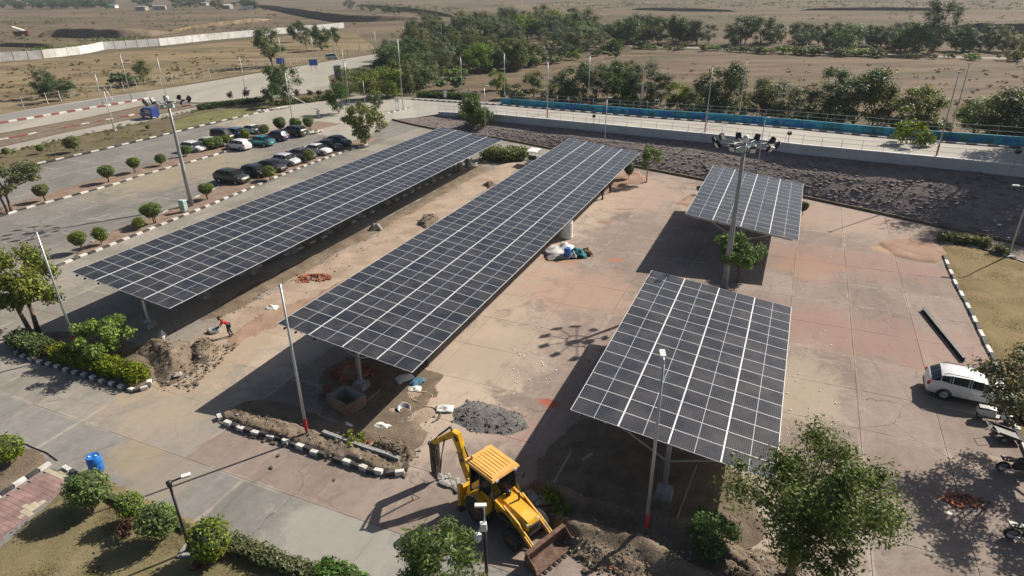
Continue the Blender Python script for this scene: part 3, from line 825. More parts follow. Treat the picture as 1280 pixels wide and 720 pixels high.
heap('gravel_pile', 'flat grey gravel pile on the yard in front of the second carport', 'gravel', gp([(565, 510), (585, 500), (620, 506), (655, 518), (660, 535), (630, 546), (590, 540), (568, 528)]), M['gravel'], .26, .1, .07, 33, 1.2)
heap('earth_mound', 'dark earth heap at the end of the kerbed planter', 'mound', gp([(462, 560), (475, 552), (510, 556), (518, 572), (500, 580), (480, 575)]), M['darksoil'], .5, .1, .14, 34, .7)
heap('earth_mound', 'brown spoil heap along the trench beside the loader bucket', 'mound', gp([(718, 680), (745, 672), (790, 692), (825, 712), (800, 722), (760, 715), (730, 706)]), M['soil'], .32, .08, .15, 35, .8)
heap('earth_mound', 'pale spoil heap behind the trunk of the big near tree', 'mound', gp([(890, 705), (905, 690), (950, 685), (985, 705), (990, 735), (930, 745), (895, 725)]), M['soil'], .34, .08, .15, 36, .8)
heap('debris_heap', 'grey debris heap beside the left edge of the second carport', 'debris heap', gp([(520, 282), (532, 272), (548, 272), (545, 280), (532, 286)]), M['darksoil'], .5, .15, .15, 37, .7)
heap('debris_heap', 'dark flat debris heap near the far end of the dirt strip', 'debris heap', gp([(603, 232), (612, 228), (620, 231), (612, 236)]), M['darksoil'], .4, .15, .15, 38, .7)

# ---- loose stones and litter
def scatter(name, polys, n, mat, r0, r1, zz=.03):
    mb = MB()
    for _ in range(n):
        poly = random.choice(polys)
        for _t in range(20):
            u = random.uniform(min(p[0] for p in poly), max(p[0] for p in poly)); v = random.uniform(min(p[1] for p in poly), max(p[1] for p in poly))
            if inside(np.array([u]), np.array([v]), poly)[0]: break
        p = G(u, v)
        stone(mb, (p.x, p.y, zz), random.uniform(r0, r1) * random.choice((.6, 1, 1, 1.4)))
    o = mb.build(name, mat); o['kind'] = 'stuff'
    return o
scatter('loose_stones', [[(180, 470), (250, 430), (290, 430), (240, 480), (200, 492)], [(290, 390), (560, 240), (600, 245), (400, 370)], [(430, 540), (540, 500), (550, 560), (480, 580)],
                         [(650, 610), (920, 670), (930, 700), (720, 700)], [(280, 500), (420, 540), (500, 590), (300, 540)]], 900, M['cement'], .02, .09)
scatter('earth_clods', [[(200, 480), (270, 425), (300, 430), (240, 490)], [(270, 515), (500, 585), (515, 600), (300, 545)], [(700, 670), (830, 700), (820, 725), (730, 715)], [(890, 690), (1000, 690), (1000, 725), (900, 725)], [(250, 400), (560, 245), (580, 250), (330, 400)]], 1300, M['soil'], .03, .13, .04)
scatter('litter', [[(985, 440), (1060, 445), (1065, 600), (980, 560)], [(1000, 300), (1140, 340), (1140, 440), (1000, 440)], [(640, 430), (700, 450), (690, 480), (640, 480)], [(580, 250), (860, 250), (760, 420), (560, 420)]], 260, M['paper'], .02, .06, .01)
scatter('breaker_rubble', [[(540, 590), (560, 594), (590, 612), (578, 618), (550, 604)]], 90, M['cement'], .06, .16, .06)
scatter('breaker_rubble', [[(655, 615), (690, 612), (700, 630), (670, 632)]], 60, M['cement'], .06, .2, .06)
# ------------------------------------------------------------------ solar carports
def pv_glass():
    m, nt, b = new_mat('solar_glass')
    o = opos(nt)
    sp = nt.nodes.new('ShaderNodeSeparateXYZ'); nt.links.new(o, sp.inputs[0])
    ax = mathn(nt, 'SUBTRACT', mathn(nt, 'ABSOLUTE', sp.outputs[0]), .0165)
    def line(x, step, w):
        f = mathn(nt, 'FRACT', mathn(nt, 'DIVIDE', x, step))
        d = mathn(nt, 'MINIMUM', f, mathn(nt, 'SUBTRACT', 1.0, f))
        return mathn(nt, 'LESS_THAN', d, w / step / 2)
    l1 = line(ax, .0905, .009)
    l2 = line(mathn(nt, 'ADD', sp.outputs[1], .549), .183, .011)
    l3 = line(mathn(nt, 'ADD', sp.outputs[1], .549), .0915, .004)
    g = mathn(nt, 'MAXIMUM', mathn(nt, 'MAXIMUM', l1, l2), mathn(nt, 'MULTIPLY', l3, .4))
    oi = nt.nodes.new('ShaderNodeObjectInfo')
    base = mixc(nt, oi.outputs['Random'], (.009, .011, .017), (.020, .022, .030))
    dirt = noise(nt, wpos(nt), .8, 5, .6)
    base = mixc(nt, mathn(nt, 'MULTIPLY', smooth(nt, dirt, .3, .8), .10), base, (.45, .38, .30))  # dust film, made stronger to stand in for reflected sky brightness
    spk = noise(nt, wpos(nt), 14, 1, .4)
    base = mixc(nt, mathn(nt, 'MULTIPLY', smooth(nt, spk, .80, .83), .7), base, (.5, .48, .44))
    stk = noise(nt, mapped(nt, o, 0, (.5, 5, 1), (0, 0, 0)), 1.5, 5, .7)
    base = mixc(nt, mathn(nt, 'MULTIPLY', smooth(nt, stk, .52, .75), mathn(nt, 'MULTIPLY', oi.outputs['Random'], .10)), base, (.40, .33, .27))
    c = mixc(nt, mathn(nt, 'MULTIPLY', g, .36), base, (.24, .25, .27))
    nt.links.new(c, b.inputs['Base Color'])
    rg = mathn(nt, 'ADD', mathn(nt, 'MULTIPLY', dirt, .12), .14)
    nt.links.new(rg, b.inputs['Roughness'])
    b.inputs['IOR'].default_value = 1.5
    return m
M['pv'] = pv_glass()
TILT = .12162
MW, ML, FT = 1.134, 2.276, .035
def module_mesh():
    mb = MB()
    hx, hy, t = ML / 2, MW / 2, FT
    ex, ey = .024, .012
    # frame: four aluminium bars
    for s in (-1, 1):
        mb.box((s * (hx - ex / 2), 0, -t / 2), (ex, MW, t), None, 1)
        mb.box((0, s * (hy - ey / 2), -t / 2 + .0005), (ML - 2 * ex, ey, t), None, 1)
    gx, gy = hx - ex, hy - ey
    for s in (-1, 1):
        x0, x1 = sorted((s * .014, s * gx))
        mb.add([(x0, -gy, -.004), (x1, -gy, -.004), (x1, gy, -.004), (x0, gy, -.004)], [(0, 1, 2, 3)], 0)
    mb.add([(-.014, -gy, -.0035), (.014, -gy, -.0035), (.014, gy, -.0035), (-.014, gy, -.0035)], [(0, 1, 2, 3)], 2)
    mb.add([(-gx, -gy, -.012), (gx, -gy, -.012), (gx, gy, -.012), (-gx, gy, -.012)], [(3, 2, 1, 0)], 2)
    return mb.mesh('solar_module', [M['pv'], M['alu'], M['backsheet']])
MOD = module_mesh()
ROWP, COLP = 1.1539, 2.3
def carport(cx, cy, rows, posts, label, zc=3.55):
    t = thing('solar_carport', label, 'solar carport', (cx, cy, 0), -AZ, 'solar panel carports')
    L = rows * ROWP
    ct, st = cos(TILT), sin(TILT)
    RY = Matrix.Rotation(TILT, 3, 'Y')
    def P(x, y, dz=0):                       # point on the tilted table
        return Vector((x * ct + dz * st, y, zc - x * st + dz * ct))
    for r in range(rows):
        y = -L / 2 + (r + .5) * ROWP
        for c in range(4):
            x = (c - 1.5) * COLP
            o = link('solar_module', MOD, t, P(x, y, random.gauss(0, .002)))
            o.rotation_euler = (random.gauss(0, .0045), TILT + random.gauss(0, .0035), random.gauss(0, .0008))
    for c in range(3):                       # bright covers over the joints between module columns
        x = (c - 1) * COLP
        mb = MB(); mb.box((0, 0, 0), (.05, L - .02, .012), RY); mb.build('cover_strip', M['alu'], t, P(x, 0, .010))
    for k in range(8):
        x = (k // 2 - 1.5) * COLP + (-.55 if k % 2 == 0 else .55)
        mb = MB(); mb.box((0, 0, 0), (.06, L - .1, .1), RY); mb.build('purlin', M['galv'], t, P(x, 0, -.09))
    ys = [-L / 2 + posts[0] + i * (L - posts[0] * 2) / (posts[1] - 1) for i in range(posts[1])]
    rm = pm = fm = bm1 = bm2 = None
    for y in ys:
        if rm is None:
            mb = MB(); mb.bar(P(-4.2, 0, -.26), P(4.2, 0, -.26), .11, .22); rm = mb.mesh('rafter', M['galv'])
            mb = MB()
            zt = P(0, 0, -.38).z
            for sx in (-1, 1): mb.box((sx * .1, 0, (zt + .42) / 2 + .1), (.016, .2, zt - .42), None)
            mb.box((0, 0, (zt + .42) / 2 + .1), (.19, .012, zt - .42))
            mb.box((0, 0, .45), (.42, .42, .025)); mb.box((0, 0, zt + .1), (.34, .2, .02))
            for sx in (-1, 1):
                for sy in (-1, 1): mb.tube([(sx * .16, sy * .16, .42), (sx * .16, sy * .16, .53)], .018, 6)
            pm = mb.mesh('post', M['galv'])
            mb = MB(); mb.box((0, 0, .17), (.85, .85, .58), None, 0, .82); fm = mb.mesh('pedestal', M['cement'])
            mb = MB(); mb.bar((-.1, 0, 2.15), P(-2.35, 0, -.37), .07, .07); bm1 = mb.mesh('brace', M['galv'])
            mb = MB(); mb.bar((.1, 0, 2.15), P(2.35, 0, -.37), .07, .07); bm2 = mb.mesh('brace', M['galv'])
        for nm, me in (('rafter', rm), ('post', pm), ('pedestal', fm), ('brace', bm1), ('brace', bm2)):
            link(nm, me, t, (0, y, 0))
    for i, y in enumerate(ys[:1]):          # small clamps seen at the front edge
        for x in (-4.0, -3.2, -1.9):
            mb = MB(); mb.box((0, 0, 0), (.09, .12, .1), RY); mb.build('clamp', M['black'], t, P(x, -L / 2 - .03, -.12))
    return t
CP1 = carport(-15.9094, 63.5376, 46, (1.34, 11), 'long blue-black solar carport nearest the parked cars, leftmost of the four')
CP2 = carport(1.0426, 55.6044, 46, (1.2, 11), 'long solar carport in the middle of the yard, above the brick pit and white tank')
CP3 = carport(10.2935, 30.5206, 15, (.6, 4), 'short solar carport in front, nearest the yellow digger')
CP4 = carport(22.4767, 58.0430, 15, (.6, 4), 'short solar carport at the back near the rubble bank, behind the tall floodlight mast')

# ------------------------------------------------------------------ poles, masts, lamps
def zroad(u): return float(np.interp(u, bank_u, ZR))
def street_lamp(base, h, label, arm=(-1, 0), al=.9, red=True, r=.085, group=None, head=True, name='street_lamp', redz=(.5, 1.25), basebox=False, matp='galv', small=False):
    t = thing(name, label, 'lamp post', base, 0, group)
    mb = MB(); mb.tube([(0, 0, -.05), (0, 0, h * .5), (0, 0, h)], [r, r * .8, r * .55], 10); mb.build('shaft', M[matp], t)
    mb = MB(); mb.box((0, 0, .03), (.42, .42, .06)) if not basebox else mb.box((0, 0, .08), (.8, .8, .24))
    mb.build('base_plate', M['cement' if basebox else 'galv_old'], t)
    if red:
        mb = MB(); mb.tube([(0, 0, redz[0]), (0, 0, redz[1])], r * 1.07, 10, 0, False); mb.build('red_band', M['red'], t)
    a = Vector((arm[0], arm[1], 0)).normalized()
    if small:
        mb = MB(); mb.box((0, 0, h + .04), (.34, .2, .1)); mb.build('lamp_head', M['galv_old'], t)
    elif head:
        mb = MB(); mb.tube([(0, 0, h - .08), (a.x * al * .4, a.y * al * .4, h + .12), (a.x * al, a.y * al, h + .2)], r * .4, 6); mb.build('arm', M[matp], t)
        rot = Matrix.Rotation(math.atan2(a.y, a.x), 3, 'Z')
        mb = MB(); mb.box((a.x * (al + .28), a.y * (al + .28), h + .2), (.62, .26, .09), rot, 0, .8); hd = mb.build('lamp_head', M['white'], t)
        mb = MB(); mb.box((a.x * (al + .28), a.y * (al + .28), h + .148), (.5, .2, .02), rot); mb.build('lens', M['lamp_glass'], hd)
    return t
def SL(u, v, vt, label, z=0.0, **k):
    b = G(u, v, z)
    return street_lamp(b, height_to(b, vt), label, **k)
SL(98, 441, 290, 'tall grey lamp post with red painted foot standing in the hedge island', head=False)
SL(385, 547, 355, 'tall pale lamp post with red band standing in the kerbed planter', head=False)
SL(806, 675, 456, 'tall grey lamp post with red band standing beside the trench', arm=(.1, 1), al=.2, redz=(.75, 1.5))
SL(1260, 321, 236, 'lamp post on white footing in the dry garden at right', arm=(-1, .3), red=False, basebox=True, r=.08)
SL(755, 197, 124, 'thin lamp post with white head behind the far end of the middle carport', arm=(1, 0), al=.12, red=False, r=.07)
SL(607, 172, 109, 'thin lamp post rising behind the far end of the leftmost carport', arm=(1, 0), al=.12, red=False, r=.07)
SL(944, 228, 149, 'thin lamp post with white head behind the back right carport', arm=(1, 0), al=.12, red=False, r=.07)
for (u, v, vt, on, lab) in [
    (684, 148, 77, 1, 'slim lamp post on the parapet left of the row of dark trees'),
    (881, 166, 83, 1, 'slim lamp post on the parapet above the back right carport'),
    (1170, 196, 91, 1, 'leaning slim lamp post with rusty foot on the parapet at right'),
    (735, 133, 69, 1, 'slim lamp post with rusty foot behind the blue wall, before dark round trees'),
    (631, 129, 66, 1, 'slim lamp post at the left end of the blue wall'),
    (578, 127, 71, 0, 'slim lamp post at the roadside left of the blue wall'),
    (923, 152, 74, 1, 'pale lamp post behind the blue wall beside a round dark tree'),
    (1185, 176, 80, 1, 'pale lamp post behind the blue wall near the right edge'),
    (504, 136, 48, 0, 'tall lamp post at the junction beside the short striped kerb'),
    (366, 154, 90, 0, 'lamp post beside the round shrubs at the far end of the car rows'),
    (437, 132, 76, 0, 'lamp post in front of the dense shrubs by the junction'),
    (457, 134, 101, 0, 'short lamp post rising from the yellow tree by the junction'),
    (129.5, 132, 91, 0, 'slim post at the far edge of the left road, left of a bare tree'),
    (165, 126, 67, 0, 'slim post on the red and white divider of the left road'),
    (209, 126, 71, 0, 'slim post at the right end of the red and white divider'),
    (307, 114, 70, 0, 'slim post beside the small red palm of the verge'),
    (354.5, 88, 46, 0, 'slim post behind the left blue road sign'),
    (394, 84, 46, 0, 'slim post behind the right blue road sign'),
    (432.5, 108, 60, 0, 'slim pale post behind the tall blue banner'),
    (472, 80, 38, 0, 'slim post beside the road where it enters the wood')]:
    SL(u, v, vt, lab, z=zroad(u) if on else 0.0, red=bool(on), redz=(.1, 1.3), r=.085, arm=(.6, -1), al=.1, group='thin road lamp posts', small=True)
for (u, v, vt) in [(546, 50, 28), (553, 62, 31), (582, 44, 26), (652, 38, 0), (665, 50, 28), (722, 33, 12), (631, 22, 4), (450, 62, 36), (418, 72, 40), (880, 66, 26)]:
    SL(u, v, vt, 'distant thin post rising from the wood, %s' % {546: 'leftmost of the group', 553: 'just right of the leftmost', 582: 'beside a round dark tree', 652: 'the tallest one', 665: 'right of the tallest', 722: 'near the right end', 631: 'the farthest dark one', 450: 'behind the junction shrubs', 418: 'beside the far left road', 880: 'beside the far white road'}[u], red=False, head=False, r=.09, group='distant thin posts in the wood', name='utility_pole', matp='galv_old')
# hooked white lamp in the verge
b = G(143, 163); h = height_to(b, 114)
t = thing('street_lamp', 'white single-arm lamp post with hooked top in the left verge', 'lamp post', b)
mb = MB(); mb.tube([(0, 0, 0), (0, 0, h * .75), (0, 0, h)], [.11, .08, .07], 8); mb.build('shaft', M['white'], t)
mb = MB(); mb.tube([(0, 0, h - .05), (.35, -.25, h + .55), (1.0, -.8, h + .2), (1.7, -1.4, h - .9)], .05, 6); mb.build('arm', M['white'], t)
mb = MB(); mb.box((1.75, -1.45, h - 1.0), (.5, .25, .12), None); mb.build('lamp_head', M['white'], t)
mb = MB(); mb.box((0, 0, .1), (.7, .7, .25), None, 0, .8); mb.build('base_block', M['cement'], t)
# small boxed floodlights standing on the parapet
def par_light(u, v, vt, lab):
    b = G(u, v, zroad(u)); h = max(1.0, height_to(b, vt))
    t = thing('floodlight', lab, 'floodlight', b, 0, 'small floodlights on the parapet')
    mb = MB(); mb.tube([(0, 0, -.1), (0, 0, h - .3)], .04, 6); mb.build('post', M['galv_old'], t)
    mb = MB(); mb.box((0, 0, h - .12), (.42, .3, .36), Matrix.Rotation(.4, 3, 'X')); mb.build('lamp_box', M['black'], t)
par_light(742, 155, 144, 'black boxed floodlight on the parapet above the middle carport')
par_light(984, 184, 165, 'black boxed floodlight on the parapet right of the floodlight mast')
par_light(1267, 208, 188, 'black boxed floodlight on the parapet near the right edge')

def flood_mast(u, v, vt, label, nl=10, R0=1.9, box=False):
    b = G(u, v); h = height_to(b, vt)
    t = thing('floodlight_mast', label, 'floodlight mast', b, 0, 'tall floodlight masts')
    mb = MB(); mb.tube([(0, 0, 0), (0, 0, h * .33), (0, 0, h * .34), (0, 0, h * .66), (0, 0, h * .67), (0, 0, h - .4)], [.24, .205, .19, .16, .15, .12], 14); mb.build('mast', M['galv_old'], t)
    mb = MB(); mb.tube([(0, 0, 0), (0, 0, .06)], .42, 14)
    for k in range(8): mb.tube([(.33 * cos(k * pi / 4), .33 * sin(k * pi / 4), .05), (.33 * cos(k * pi / 4), .33 * sin(k * pi / 4), .14)], .03, 6)
    mb.build('base_flange', M['galv_old'], t)
    mb = MB(); mb.lathe([(.0, h - .05), (.18, h - .1), (.22, h - .3), (.18, h - .55), (.0, h - .56)][::-1], 14); mb.build('head_cover', M['white'], t)
    mb = MB()
    n = 24
    mb.tube([(.75 * cos(2 * pi * k / n), .75 * sin(2 * pi * k / n), h - .75) for k in range(n + 1)], .05, 6, 0, False)
    for k in range(4): mb.bar((.12 * cos(k * pi / 2), .12 * sin(k * pi / 2), h - .75), (.75 * cos(k * pi / 2), .75 * sin(k * pi / 2), h - .75), .05, .05)
    mb.build('lantern_ring', M['galv_old'], t)
    for s in (-1, 1):
        mb = MB(); mb.box((s * .45, -.3, h - 1.0), (.5, .35, .4)); mb.build('gear_box', M['cabinet'], t)
    for k in range(nl):
        a = 2 * pi * (k + .35) / nl
        ca, sa = cos(a), sin(a)
        rot = Matrix.Rotation(a, 3, 'Z') @ Matrix.Rotation(.55, 3, 'Y')
        mb = MB(); mb.tube([(.7 * ca, .7 * sa, h - .75), (R0 * ca, R0 * sa, h - .72)], .035, 6); mb.build('arm', M['galv_old'], t)
        mb = MB(); mb.box((R0 * ca + .25 * ca, R0 * sa + .25 * sa, h - .58), (.24, .44, .46), rot, 0, .8); f = mb.build('floodlight', M['black'], t)
        mb = MB()
        for q in (-.2, -.07, .07, .2): mb.box(Vector((R0 * ca + .25 * ca, R0 * sa + .25 * sa, h - .58)) + rot @ Vector((-.04, q * .8, .25)), (.16, .02, .05), rot)
        mb.build('cooling_fin', M['black'], f)
        mb = MB(); mb.box(Vector((R0 * ca + .25 * ca, R0 * sa + .25 * sa, h - .58)) + rot @ Vector((.126, 0, -.01)), (.012, .36, .38), rot); mb.build('lens', M['lamp_glass'], f)
    return t
flood_mast(905, 360, 168, 'tall floodlight mast between the two short carports')
flood_mast(240, 258, 119, 'tall floodlight mast beside the parking lot, green cabinet at its foot')
b = G(231, 266)
t = thing('cabinet', 'pale green electrical cabinet at the foot of the left floodlight mast', 'cabinet', b, -AZ)
mb = MB(); mb.box((0, 0, .85), (.75, .45, 1.05)); mb.build('box', M['cabinet'], t)
mb = MB(); mb.box((0, 0, 1.41), (.85, .55, .06), None, 0, .9); mb.build('hood', M['cabinet'], t)
mb = MB(); mb.box((0, -.235, .85), (.64, .02, .92)); d = mb.build('door', M['cabinet'], t)
mb = MB(); mb.box((.25, -.255, .85), (.03, .03, .16)); mb.build('handle', M['black'], d)
for s in (-1, 1):
    for q in (-1, 1):
        mb = MB(); mb.box((s * .32, q * .17, .16), (.06, .06, .34)); mb.build('leg', M['galv_old'], t)

# black garden lamp bottom left
b = G(238, 690); h = height_to(b, 602)
t = thing('garden_lamp', 'short black garden lamp post with white head on the lawn', 'lamp post', b)
mb = MB(); mb.tube([(0, 0, .1), (0, 0, h - .2)], [.06, .05], 10); mb.build('shaft', M['black'], t)
mb = MB(); mb.box((0, 0, .05), (.75, .75, .22)); mb.build('footing', M['cement'], t)
mb = MB(); mb.box((0, 0, .175), (.3, .3, .03)); mb.build('base_plate', M['black'], t)
mb = MB(); mb.lathe([(0, h - .25), (.1, h - .22), (.12, h - .02), (.05, h + .03), (0, h + .04)], 12); mb.build('collar', M['black'], t)
mb = MB(); mb.bar((.0, 0, h - .06), (.5, .25, h + .03), .06, .05); mb.build('arm', M['black'], t)
mb = MB(); mb.box((.58, .29, h + .05), (.34, .2, .08), Matrix.Rotation(.46, 3, 'Z')); mb.build('lamp_head', M['white'], t)
# black camera pole beside the digger
b = G(605, 632, 5.2); b.z = 0; h = 5.2
t = thing('camera_pole', 'black pole carrying a white dome camera and box beside the digger', 'camera pole', b)
mb = MB(); mb.tube([(0, 0, 0), (0, 0, h - 1.0)], [.075, .06], 10); mb.build('lower_pole', M['black'], t)
mb = MB(); mb.tube([(0, 0, h - 1.05), (0, 0, h)], [.03, .025], 8); mb.build('upper_pole', M['galv'], t)
mb = MB(); mb.box((0, 0, .04), (.3, .3, .08)); mb.build('base_plate', M['black'], t)
mb = MB(); mb.box((-.05, -.05, h - .95), (.26, .18, .34), None, 0, .9); mb.build('junction_box', M['white'], t)
mb = MB(); mb.tube([(0, 0, h - 1.1), (-.22, -.02, h - 1.15), (-.27, -.02, h - 1.3)], .03, 6); mb.build('bracket', M['white'], t)
mb = MB(); mb.lathe([(0, -.36), (.1, -.32), (.15, -.2), (.15, -.05), (.1, .02), (0, .04)], 14, (-.27, -.02, h - 1.36)); mb.build('dome_camera', M['white'], t)
mb = MB(); mb.box((-.12, 0, h + .02), (.42, .16, .07)); mb.build('lamp_head', M['white'], t)

# ------------------------------------------------------------------ railing, blue wall, fences, boundary wall
def railing(label, pts, h, step, mats, name='railing', rails=(1.0, .5), pr=.025):
    t = thing(name, label, name.replace('_', ' '), (0, 0, 0))
    me = None
    mbs = [MB() for _ in rails]
    pl = [Vector(p) for p in pts]
    mb = MB(); mb.tube([(0, 0, 0), (0, 0, h)], pr, 5); me = mb.mesh('railing_post', mats)
    n = 0
    for i in range(len(pl) - 1):
        D = (pl[i + 1] - pl[i]).length
        k = max(1, round(D / step))
        for j in range(k):
            if n < 290: link('railing_post', me, t, pl[i].lerp(pl[i + 1], j / k)); n += 1
        for m_, f in zip(mbs, rails): m_.tube([pl[i] + Vector((0, 0, h * f)), pl[i + 1] + Vector((0, 0, h * f))], pr * .8, 5, 0, False)
    for m_ in mbs: m_.build('rail', mats, t)
    return t
rp = []
for i, (p, za) in enumerate(PAR):
    q = PAR[min(i + 1, len(PAR) - 1)][0] - PAR[max(i - 1, 0)][0]; q.z = 0; q.normalize()
    rp.append(Vector((p.x - q.y * .15, p.y + q.x * .15, za)))
railing('thin grey pipe railing along the top of the parapet', rp, 1.0, 2.2, M['galv_old'])
wl = thing('painted_wall', 'long low wall painted in blue and teal panels beside the raised road', 'wall', (0, 0, 0))
Q = [(q, nb) for (p, q, nb) in PAVE]
pm = {}
cols = ['tealpaint', 'bluepaint', 'tealpaint', 'tealpaint', 'greenpaint', 'bluepaint']
BWL = []
for i in range(3, len(Q) - 1):
    p, q = Q[i][0], Q[i + 1][0]
    D = (q - p).length; k = max(1, round(D / 2.5))
    for j in range(k):
        a, b_ = p.lerp(q, j / k), p.lerp(q, (j + 1) / k)
        BWL.append(a)
        c = random.choice(cols)
        mb = MB()
        L = (b_ - a).length
        mb.box((0, 0, .48), (L - .02, .16, .96), None, 0)
        mb.box((0, 0, .99), (L, .22, .07), None, 1)
        for _ in range(3):                    # painted figures standing proud as rendered relief
            mb.box((random.uniform(-.8, .8), -.085, random.uniform(.35, .6)), (random.uniform(.3, .8), .02, random.uniform(.25, .5)), None, 2)
        o = mb.build('wall_panel', [M[c], M['tealpaint'], M[random.choice(cols)]], wl, (a + b_) / 2)
        o.rotation_euler = (0, -math.asin((b_ - a).normalized().z), math.atan2(b_.y - a.y, b_.x - a.x))
BWL.append(Q[-1][0])
fp = [q + nb * 1.0 for q, nb in Q[3:]]
railing('thin wire fence on steel posts behind the blue painted wall', fp, 1.9, 2.6, M['galv_old'], 'wire_fence', (.98, .7, .45, .2), .028)
def post_fence(label, pts, step, h, w=.16):
    t = thing('post_fence', label, 'fence', (0, 0, 0))
    pl = [Vector(p) for p in pts]
    mb = MB(); mb.box((0, 0, h / 2), (w, w, h), None, 0, .8); me = mb.mesh('fence_post', M['kerb_white'])
    wires = MB()
    for i in range(len(pl) - 1):
        D = (pl[i + 1] - pl[i]).length; k = max(1, round(D / step))
        for j in range(k):
            o = link('fence_post', me, t, pl[i].lerp(pl[i + 1], j / k))
            o.rotation_euler = (random.gauss(0, .04), random.gauss(0, .04), random.random())
        for f in (.35, .65, .92): wires.tube([pl[i] + Vector((0, 0, h * f)), pl[i + 1] + Vector((0, 0, h * f))], .012, 4, 0, False)
    wires.build('fence_wire', M['galv_old'], t)
post_fence('row of white concrete posts with wire along the far side of the left road', gp([(-60, 149), (0, 140), (30, 136), (60, 130), (140, 117), (230, 103), (330, 86), (420, 71), (475, 63)]), 3.0, 2.3)
bw = thing('boundary_wall', 'long white precast boundary wall across the dry meadow at upper left', 'wall', (0, 0, 0))
pl = gp([(-120, 87), (0, 77), (55, 73), (100, 68), (130, 62), (200, 57), (260, 50.5), (320, 45), (430, 35)])
for i in range(len(pl) - 1):
    D = (pl[i + 1] - pl[i]).length; k = max(1, round(D / 4.2))
    for j in range(k):
        a, b_ = pl[i].lerp(pl[i + 1], j / k), pl[i].lerp(pl[i + 1], (j + 1) / k)
        L = (b_ - a).length
        mb = MB()
        mb.box((0, 0, 1.35 + random.uniform(-.05, .05)), (L - .12, .12, 2.8))
        mb.box((L / 2, 0, 1.45), (.24, .24, 3.0))
        mb.build('wall_panel', M['wallwhite'], bw, (a + b_) / 2, math.atan2(b_.y - a.y, b_.x - a.x))

# ------------------------------------------------------------------ signs
def road_sign(u, v, w, h, z0, lab, mat='signblue', faces=2):
    b = G(u, v)
    t = thing('road_sign', lab, 'road sign', b, .35)
    for s in (-1, 1):
        mb = MB(); mb.tube([(s * w * .32, .06, 0), (s * w * .32, .06, z0 + h)], .05, 6); mb.build('post', M['galv_old'], t)
    mb = MB(); mb.box((0, 0, z0 + h / 2), (w, .05, h)); p = mb.build('sign_panel', M[mat], t)
    mb = MB(); 
    for s in (-1, 1):
        mb.box((0, -.03, z0 + h / 2 + s * (h / 2 - .04)), (w - .06, .012, .04)); mb.box((s * (w / 2 - .04), -.03, z0 + h / 2), (.04, .012, h - .14))
    mb.build('border', M['white'], p)
road_sign(352, 87, 2.3, 1.7, 1.5, 'blue road sign on posts, left of the two at the junction')
road_sign(393, 89, 2.3, 1.7, 1.5, 'blue road sign on posts, right of the two at the junction')
road_sign(424, 107, 1.6, 3.0, 1.6, 'tall blue and white banner sign beside the dark shrubs')
road_sign(497, 138, .8, .75, 1.6, 'small white sign at the short striped kerb', 'white')
road_sign(557, 128, .7, 1.2, 1.1, 'small white notice among low bushes beyond the junction', 'white')
road_sign(586, 124, .5, .7, 1.3, 'tiny white notice left of the blue wall', 'white')
road_sign(801, 143, .45, 1.8, 3.6, 'narrow white upright notice among the dark roadside trees', 'white')
# ------------------------------------------------------------------ vegetation
def leaf_quads(C, Rd, n, size, rg, up=.35, flat=.85, shell=.5, aspect=.5):
    """n small folded leaves spread in the clumps C with radii Rd"""
    C = np.asarray(C, float); Rd = np.asarray(Rd, float)
    w = Rd ** 2; w = w / w.sum()
    idx = rg.choice(len(C), n, p=w)
    d = rg.normal(size=(n, 3)); d /= np.linalg.norm(d, axis=1)[:, None]
    r = Rd[idx] * (shell + (1 - shell) * rg.random(n)) * np.where(rg.random(n) < .12, 1.18, 1.0)
    P = C[idx] + d * r[:, None] * np.array([1, 1, flat])
    N = d + rg.normal(size=(n, 3)) * .65 + np.array([0, 0, up]); N /= np.linalg.norm(N, axis=1)[:, None]
    T = np.cross(N, rg.normal(size=(n, 3))); T /= np.linalg.norm(T, axis=1)[:, None]
    B = np.cross(N, T)
    L = (size * (.6 + .8 * rg.random(n)))[:, None]; W = L * aspect
    V = np.stack([P - T * L, P + B * W - N * L * .12, P + T * L - N * L * .2, P - B * W - N * L * .12], 1).reshape(-1, 3)
    return V, np.arange(4 * n).reshape(n, 4)
def crown_clumps(rg, h0, h1, r, k, cr, dome=1.0, hollow=.35):
    """clump centres inside a crown between heights h0 and h1, half-width r"""
    C, Rd = [], []
    zc, hz = (h0 + h1) / 2, (h1 - h0) / 2
    t = 0
    while len(C) < k and t < 6000:
        t += 1
        p = rg.uniform(-1, 1, 3)
        q = math.hypot(p[0], p[1]); e = math.sqrt(q * q + p[2] ** 2)
        if e > 1 or e < hollow * rg.random(): continue
        if p[2] < -.3 and q > .75: continue
        C.append((p[0] * r, p[1] * r, zc + p[2] * hz)); Rd.append(cr * rg.uniform(.65, 1.3))
    return C, Rd
